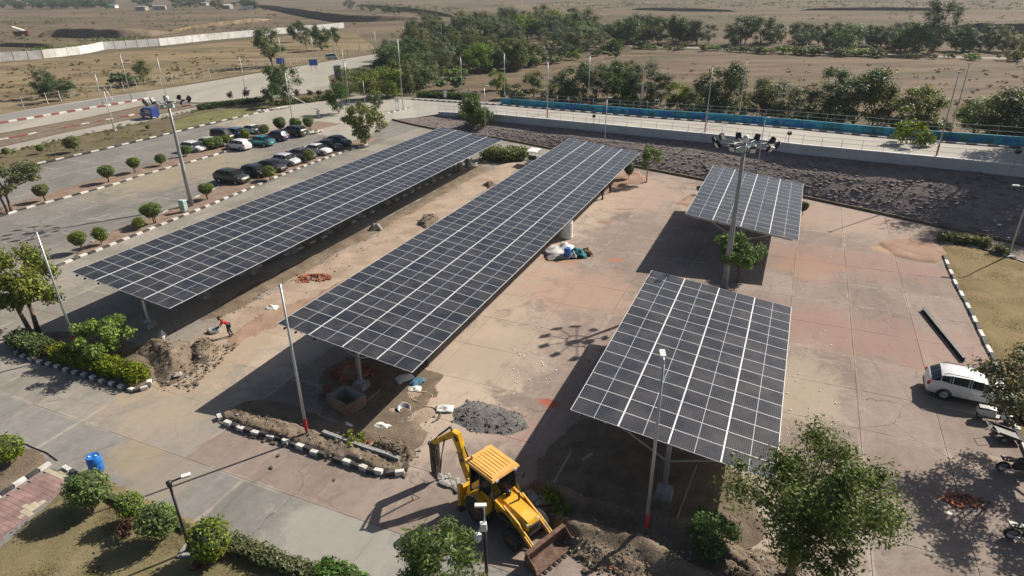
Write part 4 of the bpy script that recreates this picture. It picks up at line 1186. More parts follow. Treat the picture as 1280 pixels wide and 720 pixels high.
def trunk_mesh(rg, h0, C, r0, mat, nb=9, lean=(0, 0), stems=1, zmid=None):
    mb = MB()
    C = sorted(C, key=lambda c: -c[2])
    top = h0 * 1.15 if zmid is None else zmid
    for s in range(stems):
        ox, oy = (0, 0) if stems == 1 else (.28 * cos(s * 2.4 + 1), .28 * sin(s * 2.4 + 1))
        pts = [(ox, oy, -.1), (ox * 1.3 + lean[0] * .3, oy * 1.3 + lean[1] * .3, top * .4), (ox * 2 + lean[0], oy * 2 + lean[1], top)]
        mb.tube(pts, [r0 * 1.25, r0 * .9, r0 * .68], 8)
        f = pts[-1]
        sel = [C[i] for i in rg.choice(len(C), min(nb, len(C)), replace=False)]
        for c in sel:
            m = ((f[0] + c[0]) / 2 + rg.normal() * .1, (f[1] + c[1]) / 2 + rg.normal() * .1, f[2] * .45 + c[2] * .55 - .1)
            st = f if rg.random() < .6 else (pts[1][0] * .4 + f[0] * .6, pts[1][1] * .4 + f[1] * .6, top * .76)
            mb.tube([st, m, c], [r0 * .55, r0 * .3, r0 * .07], 6, 0, False)
    return mb.mesh('trunk', mat)
VAR = {}
def tree_kind(key, seed, h0, h1, r, k, cr, n, size, leaf, bark='bark', r0=.14, stems=1, flat=.85, up=.35, lean=(0, 0), nb=9, shell=.5, aspect=.5, hollow=.35):
    rg = np.random.default_rng(seed)
    C, Rd = crown_clumps(rg, h0, h1, r, k, cr, hollow=hollow)
    V, Q = leaf_quads(C, Rd, n, size, rg, up, flat, shell, aspect)
    VAR[key] = (np_mesh('crown', V, Q, M[leaf]), trunk_mesh(rg, h0, C, r0, M[bark], nb, lean, stems), h1)
def plant(key, loc, label, cat='tree', height=None, rz=None, group=None, name='tree', wide=1.0):
    cr, tr, h1 = VAR[key]
    s = 1.0 if height is None else height / h1
    t = thing(name, label, cat, loc, random.uniform(0, 6.28) if rz is None else rz, group)
    wv = 0 if key.startswith('near') or 'island' in key else 1
    t.scale = (s * wide, s * wide, s) if not wv else (s * wide * random.uniform(.86, 1.16), s * wide * random.uniform(.86, 1.16), s * (random.uniform(.88, 1.12) if name == 'clipped_shrub' else 1))
    if name == 'clipped_shrub': t.rotation_euler.x = random.gauss(0, .07); t.rotation_euler.y = random.gauss(0, .07)
    link('crown', cr, t); link('trunk', tr, t)
    return t
# the kinds; crown sizes in metres
tree_kind('near_big', 101, 1.9, 6.3, 2.75, 62, .82, 27000, .066, 'leaf_mid', r0=.15, lean=(.5, .3), nb=26, shell=.1, hollow=.15)
tree_kind('near_brown', 102, 1.9, 5.6, 2.9, 50, .60, 14000, .075, 'leaf_brown', r0=.13, nb=22, shell=.2, hollow=.2)
tree_kind('near_bush', 103, .5, 4.6, 1.45, 34, .52, 9000, .10, 'leaf_mid', 'bark', .09, nb=14, shell=.35, aspect=.32)
tree_kind('island_tree', 104, 2.2, 5.9, 2.75, 36, .72, 8000, .12, 'leaf_yellow', 'bark', .16, 2, nb=14, shell=.35)
tree_kind('grey_tree', 105, 2.0, 5.2, 3.6, 34, .85, 6500, .12, 'leaf_grey', 'bark', .12, 2, nb=12, flat=.55, shell=.35)
tree_kind('lime_bush', 106, .5, 2.5, 1.5, 26, .48, 5200, .085, 'leaf_lime', 'bark', .05, 2, nb=9, shell=.35)
tree_kind('yellow_tree', 107, 1.1, 5.6, 2.7, 40, .72, 5200, .16, 'leaf_yellow', 'bark_pale', .18, 1, nb=9, shell=.45)
tree_kind('green_round', 108, .6, 4.6, 2.6, 34, .8, 4600, .17, 'leaf_mid', 'bark', .15, shell=.5)
tree_kind('dark_bush', 116, .3, 2.4, 1.4, 30, .5, 6500, .075, 'leaf_dark', 'bark', .05, 2, nb=9, shell=.3)
tree_kind('shade_tree', 109, 1.4, 4.0, 2.3, 30, .62, 6500, .11, 'leaf_mid', 'bark', .11, 2, shell=.4)
tree_kind('young_tree', 110, 1.7, 3.9, 1.0, 14, .42, 1500, .11, 'leaf_lime', 'bark_pale', .06, shell=.4)
tree_kind('bank_tree', 111, 1.2, 4.0, 1.5, 18, .5, 2000, .13, 'leaf_lime', 'bark', .08, shell=.4)
# wood and roadside kinds
for i, (lf, h0, h1, r, k, n) in enumerate([('leaf_dark', .2, 6, 2.6, 30, 6500), ('leaf_mid', .2, 6, 2.3, 26, 6000), ('leaf_olive', .3, 6, 2.4, 26, 5500), ('leaf_grey', .1, 6, 2.8, 30, 6500), ('leaf_dark', .5, 6, 2.0, 22, 5000), ('leaf_olive', .1, 5, 2.9, 30, 6000), ('leaf_lime', .2, 5, 2.3, 24, 5500), ('leaf_grey', .6, 6.5, 2.2, 20, 3600)]):
    tree_kind('wood%d' % i, 200 + i, h0, h1, r, k, .95, n, .125, lf, 'bark', .13, nb=6, shell=.1, up=.5)
for i, (lf, r, n) in enumerate([('leaf_dark', 1.3, 520), ('leaf_olive', 1.5, 520), ('leaf_lime', 1.2, 480)]):
    tree_kind('low%d' % i, 230 + i, .1, 1.7, r, 12, .45, n, .16, lf, 'bark', .04, nb=4, shell=.4)
# clipped shapes
def topiary(key, seed, r, z, h, stem, n, size, leaf, stems=1, sq=.85, vase=False):
    rg = np.random.default_rng(seed)
    C = [(0, 0, z)]; Rd = [r]
    for _ in range(16):
        d = rg.normal(size=3); d /= np.linalg.norm(d); C.append((d[0] * r * .62, d[1] * r * .62, z + d[2] * r * .62 * sq)); Rd.append(r * .42)
    V, Q = leaf_quads(C, Rd, n, size, rg, .3, sq, .82)
    if vase:
        k = np.clip(.62 + .5 * (V[:, 2] - (z - r * sq)) / (2 * r * sq), .5, 1.15); V[:, 0] *= k; V[:, 1] *= k
        V[:, 2] = np.minimum(V[:, 2], z + r * sq * .72 + (V[:, 2] - z - r * sq * .72) * .35)
    mb = MB()
    for s in range(stems):
        a = s * 2.1
        mb.tube([(.12 * s * cos(a), .12 * s * sin(a), -.05), (.2 * s * cos(a), .2 * s * sin(a), z - r * .3)], [.05, .04], 6)
    prof = [(0, z - r * .7 * sq)] + [(r * .8 * cos(t), z + r * .8 * sq * sin(t)) for t in np.linspace(-1.2, 1.2, 7)] + [(0, z + r * .8 * sq)]
    mb.lathe(prof, 10, mi=1)
    VAR[key] = (np_mesh('crown', V, Q, M[leaf]), mb.mesh('trunk', [M['bark'], M['core']]), z + r * sq)
topiary('topi_green', 301, .95, 1.25, 2.2, .05, 2600, .075, 'leaf_bright', 2)
topiary('topi_yellow', 302, .8, 1.15, 2, .05, 2200, .07, 'leaf_lime', 1)
topiary('topi_dark', 303, .8, 1.25, 2.2, .05, 1900, .08, 'leaf_mid', 1, .95, True)
topiary('topi_lot', 304, .85, 1.25, 2.3, .05, 2000, .075, 'leaf_lime', 2, .8, True)
topiary('topi_lotlime', 305, .75, 1.05, 2.0, .05, 1800, .075, 'leaf_lime', 1, .85)

plant('near_big', G(986, 722), 'large loose-crowned green tree at the bottom right, nearest the camera', height=6.7, rz=.3, wide=1.03)
plant('near_brown', (25.8, 25.1, 0), 'sparse brownish tree in front of the white car at the right edge', height=6.3, rz=2.2, wide=1.12)
p = G(556, 790)
plant('near_bush', (p.x, p.y, 0), 'bushy bright green young tree at the bottom beside the camera pole', height=4.9, wide=1.05)
plant('dark_bush', G(884, 690), 'dark green bush at the edge of the trench by the big tree', 'bush', 1.9, name='bush')
plant('island_tree', G(46, 418), 'yellow-green twin-stemmed tree in the hedge island at left', height=6.0, rz=.8)
plant('lime_bush', G(132, 452), 'lime green bush rising behind the clipped hedge of the island', 'bush', 2.9, name='bush')
plant('grey_tree', G(14, 266), 'grey-green spreading tree at the left edge of the parking lot', height=5.4, rz=1.1)
plant('yellow_tree', G(457, 181), 'yellowing round tree at the far end of the parked cars', height=6.0)
plant('green_round', G(592, 163), 'full green tree on the bank behind the leftmost carport', height=5.0)
plant('shade_tree', G(924, 352), 'green twin-stemmed tree under the front edge of the back right carport', height=3.9, rz=.4)
plant('young_tree', G(808, 228), 'slender young lime-green tree right of the clipped bush', height=4.4)
p = TOE[8].lerp(WB[8], .55)
plant('bank_tree', G(1131, 205, 2.3), 'young green tree growing on the rubble bank', height=5.0)
q = G(1245, 250, 2.5)
plant('near_big', (q.x + 13.1, q.y + 8.5, 2.5), 'tall tree beyond the right edge, shading the bank', height=16, wide=.85)
p = G(1400, 560)
# clipped shrubs
for key, u, v, hh, lab, w in [
    ('topi_green', 118, 640, 2.15, 'large round bright green clipped shrub beside the blue drum', 1.1),
    ('topi_yellow', 166, 652, 1.7, 'yellowish clipped shrub on a thin stem, second from the path', .85),
    ('topi_green', 203, 676, 2.0, 'round bright green clipped shrub left of the garden lamp', 1.0),
    ('topi_yellow', 270, 700, 2.1, 'olive round clipped shrub right of the garden lamp', 1.05),
    ('topi_yellow', 14, 583, 1.9, 'olive clipped shrub in the small garden beyond the path', 1.05),
    ('topi_dark', 786, 224, 2.1, 'dark vase-shaped clipped bush beside the slender young tree', 1.0),
    ('topi_dark', 1003, 269, 1.7, 'dark clipped bush at the right side of the back right carport', .9),
    ('topi_dark', 874, 243, 1.1, 'small dark clipped bush at the left side of the back right carport', .9),
    ('topi_lot', 57, 252, 2.2, 'dark clipped shrub beside the grey-green tree at left', 1.0),
    ('topi_lot', 137, 229, 2.4, 'flat-topped clipped shrub in the middle kerb strip, between two round ones', 1.05),
    ('topi_lot', 170, 217, 2.3, 'dark clipped shrub left of the small lamp in the middle kerb strip', .95),
    ('topi_lotlime', 202, 208, 1.9, 'round clipped shrub in the middle kerb strip left of the floodlight mast', 1.0),
    ('topi_lot', 193, 280, 2.3, 'twin-stemmed flat clipped shrub in the strip nearest the leftmost carport', 1.05),
    ('topi_lotlime', 176, 287, 1.2, 'small lime shrub beside the twin-stemmed clipped shrub', 1.0),
    ('topi_lot', 103, 314, 2.0, 'clipped shrub at the near end of the strip beside the leftmost carport', .95),
    ('topi_lotlime', 127, 307, 1.7, 'small round lime shrub near the end of the strip beside the leftmost carport', .9),
    ('topi_lot', 260, 250, 2.2, 'dark clipped shrub right of the electrical cabinet', 1.0),
    ('topi_lotlime', 338, 226, 1.9, 'lime clipped shrub in front of the second dark car', 1.0),
    ('topi_lotlime', 388, 203, 1.7, 'lime clipped shrub in front of the grey saloon', 1.0),
    ('topi_lotlime', 234, 196, 1.8, 'lime clipped shrub in front of the leftmost back-row white car', 1.0),
    ('topi_lotlime', 262, 188, 2.0, 'lime clipped shrub between the pale cars of the back row', 1.1),
    ('topi_lotlime', 274, 186, 1.9, 'lime clipped shrub just left of the white hatchback seen from behind', 1.0),
    ('topi_lotlime', 285, 183, 1.9, 'lime clipped shrub beside the nose of the dark back-row van', 1.0),
    ('topi_lotlime', 308, 178, 1.9, 'lime clipped shrub behind the roof of the teal car', 1.0),
    ('topi_lotlime', 331, 171, 1.8, 'lime clipped shrub beside the far white saloon', 1.0),
    ('topi_lot', 352, 168, 2.9, 'tiered dark clipped shrub at the end of the back row', .9),
    ('topi_lotlime', 371, 166, 2.5, 'pale round clipped shrub by the lamp post at the end of the back row', 1.0),
    ('topi_lot', 388, 165, 2.6, 'lime-topped clipped shrub at the very end of the middle strip', 1.05),
    ('topi_lot', 60, 128, 3.0, 'large dark thorny bush by the white fence posts, left of two', 1.1),
    ('topi_lotlime', 95, 190, 2.6, 'yellow-green round bush in the dirt verge', 1.1),
    ('topi_lotlime', 52, 192, 1.5, 'small yellow shrub in the dirt verge', .9),
    ('topi_lotlime', 8, 196, 1.2, 'low yellow shrub at the left edge of the verge', 1.1),
    ('topi_lotlime', 185, 163, 1.0, 'tiny yellow shrub in the verge below the blue truck', 1.0)]:
    plant(key, G(u, v), lab, 'shrub', hh, name='clipped_shrub', wide=w)
rg = np.random.default_rng(77)
V, Q = leaf_quads([(.5, 0, .75), (0, .3, 1.1), (.2, -.3, .55)], [.22] * 3, 10, .05, rg)
# thin leafless sapling and small red cordylines
def cordyline(u, v, h, lab, z=0):
    b = G(u, v, z)
    t = thing('red_plant', lab, 'plant', b, random.random() * 6)
    rgx = np.random.default_rng(int(u))
    Vs, Qs = leaf_quads([(0, 0, h * .62), (.12, .1, h * .45), (-.1, -.12, h * .5)], [h * .36, h * .3, h * .3], 130, h * .15, rgx, .1, 1, .2, .2)
    link('leaves', np_mesh('leaves', Vs, Qs, M['leaf_red']), t)
    mb = MB(); mb.tube([(0, 0, -.05), (0, 0, h * .55)], [.03, .02], 5); mb.build('stem', M['bark'], t)
for u, v, h, lab in [(163, 672, 1.2, 'red-leaved plant between the yellowish and green clipped shrubs'), (255, 714, 1.1, 'red-leaved plant at the foot of the garden lamp'), (278, 700, .9, 'red-leaved plant right of the olive clipped shrub'),
                     (309, 124, 2.6, 'small red palm-like plant in the verge'), (289, 126, 2.2, 'reddish plant left of the red palm in the verge'), (331, 122, 2.4, 'dark palm-like plant left of the tall verge tree'), (372, 123, 2.3, 'dark palm-like plant right of the tall verge tree'), (388, 122, 2.0, 'reddish plant third from the right in the verge row'), (399, 122, 1.9, 'round reddish plant second from the right in the verge row'), (411, 122, 1.9, 'round reddish plant at the right end of the verge row')]:
    cordyline(u, v, h, lab)

# hedges: leafy skin round a twiggy core
def hedge(label, pts, w, h, leaf, dens, size, z0=0.0, wob=.12, seed=5):
    rg = np.random.default_rng(seed)
    pl = [Vector((p[0], p[1], 0)) for p in pts]
    t = thing('hedge', label, 'hedge', (pl[0].x, pl[0].y, z0))
    o = pl[0]
    C, Rd = [], []
    core = MB()
    for i in range(len(pl) - 1):
        a, b = pl[i] - o, pl[i + 1] - o
        D = (b - a).length
        n = max(2, int(D / (w * .35)))
        d = (b - a).normalized(); nr = Vector((-d.y, d.x, 0))
        for j in range(n + (i == len(pl) - 2)):
            p = a.lerp(b, j / n)
            for s in (-1, 0, 1):
                for z in np.arange(h * .3, h * .85, max(.25, w * .3)):
                    q = p + nr * s * w * .3
                    C.append((q.x + rg.normal() * wob * w * .4, q.y + rg.normal() * wob * w * .4, z + rg.normal() * wob * .3)); Rd.append(w * .27 * rg.uniform(.85, 1.2))
        core.bar(a + Vector((0, 0, h * .4)), b + Vector((0, 0, h * .4)), w * .6, h * .66)
    L = sum((pl[i + 1] - pl[i]).length for i in range(len(pl) - 1))
    V, Q = leaf_quads(C, Rd, int(dens * 2.6 * L * (w + 2 * h)), size * 1.15, rg, .3, .9, .8)
    V[:, 2] = np.maximum(V[:, 2], .02)
    link('leaves', np_mesh('leaves', V, Q, M[leaf]), t)
    core.build('twig_core', M['core'], t)
    return t
hedge('long clipped yellow-green hedge inside the striped kerb island', gp([(75, 447), (110, 457), (145, 468), (178, 478)]), 1.25, 1.0, 'leaf_lime', 170, .075, .05, seed=11)
hedge('darker rounded hedge at the left end of the island under the tree', gp([(22, 430), (38, 436), (58, 443)]), 1.3, 1.0, 'leaf_mid', 170, .075, .05, seed=12)
hedge('brownish thin hedge in the middle of the island', gp([(52, 440), (66, 444), (80, 448)]), 1.0, .7, 'leaf_brown', 120, .07, .05, seed=13)
hedge('clipped block hedge behind the end of the leftmost carport', gp([(607, 199), (630, 201), (654, 199)]), 2.4, 1.7, 'leaf_lime', 60, .13, 0, seed=14)
hedge('low row of pale clipped hedge along the dry garden', gp([(1176, 301), (1205, 304), (1233, 309)]), 1.1, .85, 'leaf_olive', 90, .09, 0, seed=15)
hedge('pale short hedge piece by the right lamp post', gp([(1244, 316), (1256, 319)]), 1.0, .85, 'leaf_olive', 90, .09, 0, seed=16)
hedge('low dark roadside hedge along the lawn right of the garden lamp', gp([(290, 684), (320, 696), (350, 708), (400, 728)]), .8, .75, 'leaf_olive', 200, .06, 0, seed=17)
hedge('bright green clipped hedge end at the bottom edge', gp([(405, 722), (425, 730), (450, 742)]), 1.1, 1.0, 'leaf_bright', 190, .07, 0, seed=18)
hedge('sparse low hedge between the clipped shrubs on the lawn', gp([(130, 620), (160, 634), (190, 645), (235, 664)]), .5, .35, 'leaf_olive', 50, .055, 0, seed=19)
hedge('dark low hedge along the edge of the verge beside the tall tree', gp([(250, 137), (300, 130), (330, 127)]), 1.4, .9, 'leaf_dark', 40, .16, 0, seed=20)
hedge('dark low hedge under the row of reddish plants', gp([(345, 131), (380, 128), (412, 124)]), 2.4, .7, 'leaf_brown', 30, .18, 0, seed=21)
hedge('line of low bushes at the roadside left of the blue wall', gp([(525, 122), (560, 124), (595, 126)]), 2.0, 1.4, 'leaf_dark', 22, .2, 0, seed=23)
# small weeds
for u, v, h, lab in [(445, 553, .8, 'bright green weeds on the planter wall'), (692, 625, .9, 'yellowish weed beside the digger bonnet'), (705, 645, .6, 'lime weed on the lip of the trench'), (915, 325, .8, 'small yellowish bush under the twin-stemmed tree')]:
    plant('low2', G(u, v), lab, 'weed', h, name='weed', wide=1.2)

# roadside trees and the wood behind: every tree its own object
def T(u, v, h, lab, key, wide=1.0, z=0.0, group=None):
    return plant(key, G(u, v, z), lab, 'tree', h, group=group, wide=wide)
for u, v, h, key, w, lab in [
    (341, 83, 11, 'wood4', 1.0, 'tall dark conifer-like tree in front of the meadow at upper left'),
    (355, 128, 8.6, 'wood1', 1.0, 'tall two-tiered green tree in the verge near the junction'),
    (343, 134, 5.0, 'wood0', .8, 'dark bushy tree at the foot of the two-tiered verge tree'),
    (180, 105, 6.2, 'wood2', 1.1, 'lone round-crowned tree in the meadow behind the white posts'),
    (76, 126, 5.4, 'wood0', 1.2, 'dark leaning tree by the white fence posts'),
    (62, 122, 6.0, 'wood3', 1.0, 'grey-green tree behind the dark leaning tree'),
    (155, 108, 3.4, 'low0', 1.4, 'low shrub left of the lone meadow tree'),
    (372, 52, 9, 'wood0', 1.0, 'dark tree left of the three behind the blue signs'),
    (383, 61, 8, 'wood7', 1.0, 'bare-looking brown tree behind the blue signs'),
    (402, 63, 9.5, 'wood0', 1.1, 'large dark tree behind the right blue sign'),
    (421, 57, 7, 'wood4', 1.0, 'dark tree beside the far end of the white boundary wall'),
    (424, 142, 6.0, 'wood0', .95, 'very dark dense shrub-tree at the junction corner'),
    (436, 120, 6.0, 'wood5', 1.0, 'olive bushy tree behind the blue banner'),
    (462, 125, 6.0, 'wood6', 1.2, 'yellow-green bushy tree in the dense junction planting'),
    (452, 112, 5.5, 'wood1', 1.1, 'green bushy tree rising behind the junction planting'),
    (484, 122, 6.5, 'wood6', 1.0, 'lime tree in front of the wood at the junction'),
    (497, 120, 8.0, 'wood2', .9, 'tall thin olive tree at the corner of the wood'),
    (512, 118, 6.5, 'wood1', .9, 'mid green tree at the right end of the junction planting'),
    (470, 138, 3.2, 'wood3', 1.0, 'low grey-green bush right of the yellow tree'),
    (524, 108, 5.0, 'wood6', 1.1, 'lime bush-tree beyond the corner of the junction'),
    (565, 112, 3.2, 'low0', 1.2, 'small dark bush on the tan slope beyond the junction'),
    (621, 112, 4.4, 'wood6', 1.0, 'yellowish small tree at the left end of the blue wall'),
    (667, 121, 5.6, 'wood2', 1.0, 'brownish tree behind the blue wall, left of the dark round pair'),
    (697, 120, 4.4, 'wood3', 1.0, 'grey-green bush left of the dark round tree'),
    (720, 126, 8.0, 'wood0', 1.0, 'dark round tree behind the blue wall by the rusty-footed lamp'),
    (745, 124, 7.0, 'wood3', 1.1, 'broad grey tree right of the dark round tree'),
    (771, 130, 7.5, 'wood0', 1.15, 'densest dark tree behind the blue wall'),
    (778, 122, 8.5, 'wood1', .9, 'taller green tree behind the densest dark tree'),
    (806, 132, 8.0, 'wood3', 1.15, 'silvery tree beside the narrow white notice'),
    (825, 133, 6.0, 'wood7', 1.2, 'thin brownish tree right of the silvery tree'),
    (846, 136, 5.0, 'wood6', 1.1, 'lime bush-tree in the roadside row'),
    (865, 138, 4.6, 'wood5', 1.0, 'low olive tree left of the big dark one'),
    (899, 143, 9.5, 'wood0', 1.05, 'big dark round tree behind the slim parapet lamp'),
    (915, 141, 5.0, 'wood5', 1.0, 'olive bush at the right foot of the big dark round tree'),
    (952, 148, 7.0, 'wood2', 1.1, 'olive brown tree between two dark trees of the roadside row'),
    (975, 148, 6.0, 'wood3', 1.2, 'grey-green low tree behind the right floodlights'),
    (1003, 152, 5.5, 'wood7', 1.1, 'thin grey tree left of the tall thin-trunked one'),
    (1031, 153, 9.0, 'wood7', 1.0, 'tall thin-trunked tree standing apart behind the blue wall'),
    (1066, 157, 9.5, 'wood0', 1.25, 'widest dark tree of the right group behind the blue wall'),
    (1090, 158, 9.5, 'wood2', 1.0, 'olive tree grown into the widest dark tree'),
    (1139, 163, 7.6, 'wood1', 1.25, 'rounded green tree with lime top at the right of the row'),
    (1218, 170, 6.0, 'wood6', 1.1, 'lime low tree left of the last group behind the wall'),
    (1240, 172, 7.0, 'wood5', 1.2, 'olive tree in the last group behind the wall'),
    (1264, 174, 7.0, 'wood3', 1.2, 'grey-green tree at the right edge behind the wall'),
    (1295, 176, 7.0, 'wood1', 1.2, 'green tree just past the right edge behind the wall'),
    (1050, 66, 9.5, 'wood6', 1.1, 'bright yellow-topped tree beside the far white road'),
    (1166, 66, 16, 'wood3', .85, 'tallest grey-green tree beside the far white road at right'),
    (1143, 68, 11, 'wood1', 1.2, 'broad green tree left of the tallest one on the far road'),
    (772, 55, 9, 'wood0', 1.0, 'dark tree beside the small pump house'),
    (822, 54, 6, 'wood6', .8, 'small bright lime tree by the far road'),
    (843, 55, 11, 'wood0', 1.0, 'dark tall tree at the left of the far roadside trees')]:
    T(u, v, h, lab, key, w)
# roadside infill row of low scrub behind the wall
for i in range(46):
    u = random.uniform(640, 1290)
    v = float(np.interp(u, [620, 700, 900, 1100, 1290], [124, 128, 146, 160, 176])) - random.uniform(0, 5)
    kk = random.randrange(3); hh = random.uniform(1.6, 3.2)
    a = ['left end', 'under the dark round tree', 'by the silvery tree', 'by the big dark round tree', 'behind the floodlight mast', 'by the widest dark tree', 'right end'][int(np.searchsorted([700, 785, 850, 925, 1010, 1150], u))]
    plant('low%d' % kk, G(u, v), '%s %s scrub bush behind the blue wall, %s' % ('knee-high' if hh < 2.2 else 'taller', ('dark', 'olive', 'lime')[kk], a), 'bush', hh, name='bush', group='scrub bushes behind the blue wall', wide=random.uniform(1, 1.5))
# the wood
WOOD = [(480, 105), (485, 60), (540, 40), (600, 30), (700, 25), (760, 40), (790, 52), (770, 72), (700, 78), (640, 90), (560, 100), (520, 118)]
wk = ['wood0', 'wood1', 'wood2', 'wood3', 'wood4', 'wood5', 'wood6', 'wood7']
kindname = {'wood0': 'dense dark green tree standing in the wood beyond the junction', 'wood1': 'mid green tree standing in the wood beyond the junction', 'wood2': 'olive tree standing in the wood beyond the junction', 'wood3': 'grey-green tree standing in the wood beyond the junction',
            'wood4': 'narrow dark tree standing in the wood beyond the junction', 'wood5': 'low broad olive tree standing in the wood beyond the junction', 'wood6': 'bright lime tree standing in the wood beyond the junction', 'wood7': 'thin sparse grey tree standing in the wood beyond the junction'}
def zone(u, v, cuts, rows):
    a = cuts[1][int(np.searchsorted(cuts[0], u))]
    b = rows[1][int(np.searchsorted(rows[0], v))]
    return a, b
SIZES = ((0, 'small'), (5.8, 'middling'), (7.0, 'tall'), (8.3, 'very tall'))
def sizeword(h): return [w for l, w in SIZES if h >= l][-1]
def in_poly(poly):
    while True:
        u = random.uniform(min(p[0] for p in poly), max(p[0] for p in poly)); v = random.uniform(min(p[1] for p in poly), max(p[1] for p in poly))
        if inside(np.array([u]), np.array([v]), poly)[0]: return u, v
for i in range(125):
    u, v = in_poly(WOOD)
    if v > 88 and u > 560 and random.random() < .6: continue
    k = random.choices(wk, [20, 13, 11, 17, 8, 13, 6, 14])[0]
    hh = random.uniform(5, 9.5) * (1.15 if v < 60 else .9)
    a, b_ = zone(u, v, ([540, 620, 700], ['left end', 'left half', 'right half', 'right end']), ([42, 62, 82], ['back', 'middle', 'front', 'near fringe']))
    plant(k, G(u, v), sizeword(hh) + ' ' + kindname[k].split(' standing')[0] + ' in the %s of the wood, %s' % (b_, a), 'tree', hh, group='trees of the wood beyond the junction', wide=random.uniform(1.0, 1.35))
for i in range(130):
    u, v = in_poly(WOOD)
    a, b_ = zone(u, v, ([540, 620, 700], ['left end', 'left half', 'right half', 'right end']), ([42, 62, 82], ['back', 'middle', 'front', 'near fringe']))
    kk = random.randrange(3)
    plant('low%d' % kk, G(u, v), '%s undergrowth bush in the %s of the wood, toward its %s' % (('dark', 'olive', 'lime')[kk], b_, a), 'bush', random.uniform(1.5, 3.2), name='bush', group='undergrowth bushes of the wood', wide=random.uniform(1, 1.6))
# trees along the far white road
for i in range(64):
    u = random.uniform(785, 1285)
    v = float(np.interp(u, [780, 900, 1040, 1180, 1300], [54, 57, 62, 66.5, 70])) - random.uniform(0, 7)
    if u > 1180 and random.random() < .45: continue
    k = random.choices(['wood3', 'wood0', 'wood5', 'wood7', 'wood4'], [5, 3, 3, 3, 2])[0]
    hh = random.uniform(5, 11) if u < 1000 else random.uniform(3.5, 8.5)
    plant(k, G(u, v), {'wood3': 'grey-green', 'wood0': 'dark green', 'wood5': 'olive', 'wood7': 'thin pale', 'wood4': 'narrow dark'}[k] + ' %s tree beyond the far road, %s' % (sizeword(hh), ['by the pump house', 'left part', 'middle part', 'before the yellow-topped tree', 'by the tallest tree', 'at the right end'][int(np.searchsorted([830, 900, 980, 1080, 1190], u))]), 'tree', hh, group='trees along the far white road', wide=random.uniform(1.0, 1.4))
for i in range(48):
    u = random.uniform(790, 1290)
    v = float(np.interp(u, [780, 900, 1040, 1180, 1300], [59, 63, 68.5, 72.5, 76])) + random.uniform(0, 2)
    plant('low%d' % random.choice((0, 1, 2, 2)), G(u, v), 'low bush on the near side of the far white road, %s' % ['below the pump house', 'left part', 'middle part', 'below the yellow-topped tree', 'below the tallest tree', 'at the right end'][int(np.searchsorted([830, 900, 980, 1080, 1190], u))], 'bush', random.uniform(1.2, 3.0), name='bush', group='bushes along the far white road', wide=random.uniform(1.1, 1.9))
# trees round the settlement and far scrub
for i in range(110):
    u = random.choice((random.uniform(-10, 330), random.uniform(-10, 120))); v = random.uniform(4, 12)
    plant(random.choice(('wood0', 'wood4', 'wood3', 'wood0')), G(u, v), 'dark tree among the far huts, %s' % ['at the left edge', 'left of the white house', 'between white house and blue roof', 'behind the long hut', 'at the right end of the row'][int(np.searchsorted([30, 100, 160, 260], u))], 'tree', random.uniform(5, 10), group='trees among the far huts', wide=random.uniform(1.2, 2.0))
for i in range(16):
    u = random.uniform(430, 560); v = float(np.interp(u, [430, 560], [8, 22])) + random.uniform(-3, 3)
    plant(random.choice(('wood3', 'wood7', 'wood0')), G(u, v), 'grey scrub tree along the far gully, %s' % ['at its left end', 'left of its middle', 'right of its middle', 'at its right end'][int(np.searchsorted([462, 495, 528], u))], 'tree', random.uniform(3, 6.5), group='scrub trees along the far gully', wide=1.5)
def scrub_stuff(name, polys, n, leaf, seed, size=.38, k=1.0):
    rg2 = np.random.default_rng(seed)
    C, Rd = [], []
    for _ in range(n):
        poly = random.choice(polys)
        u, v = in_poly(poly)
        p = G(u, v)
        r = random.uniform(.3, 1.1) * (1 + p.y / 500) * k
        for _k in range(3): C.append((p.x + random.gauss(0, r), p.y + random.gauss(0, r), r * .3)); Rd.append(r * .7)
    V, Q = leaf_quads(C, Rd, n * 26, size, rg2, .4, .6, .3)
    V[:, 2] = np.maximum(V[:, 2], -.05)
    o = link(name, np_mesh(name, V, Q, M[leaf])); o['kind'] = 'stuff'
scrub_stuff('dry_scrub', [[(0, 60), (0, 22), (320, 8), (330, 40), (100, 60)], [(330, 40), (330, 10), (500, 4), (1280, 4), (1280, 50), (760, 40), (560, 22)], [(430, 8), (560, 22), (600, 12), (450, 2)], [(650, 3), (1280, 2), (1280, 12), (700, 12)]], 900, 'leaf_olive', 401)
scrub_stuff('green_scrub', [[(640, 8), (820, 0), (1280, 0), (1280, 8), (900, 6)], [(20, 66), (170, 40), (190, 48), (60, 70)], [(480, 50), (520, 30), (640, 20), (640, 30)]], 420, 'leaf_mid', 402)
scrub_stuff('meadow_tufts', [[(0, 130), (0, 85), (300, 60), (320, 85), (140, 115)], [(640, 125), (600, 105), (700, 85), (1000, 75), (1280, 90), (1280, 165), (1000, 150)]], 420, 'grassblade', 403, .2, .5)
scrub_stuff('verge_tufts', [[(0, 195), (240, 140), (400, 120), (400, 128), (320, 140), (40, 205)], [(0, 190), (240, 138), (240, 141), (0, 195)]], 110, 'leaf_olive', 404, .11, .35)
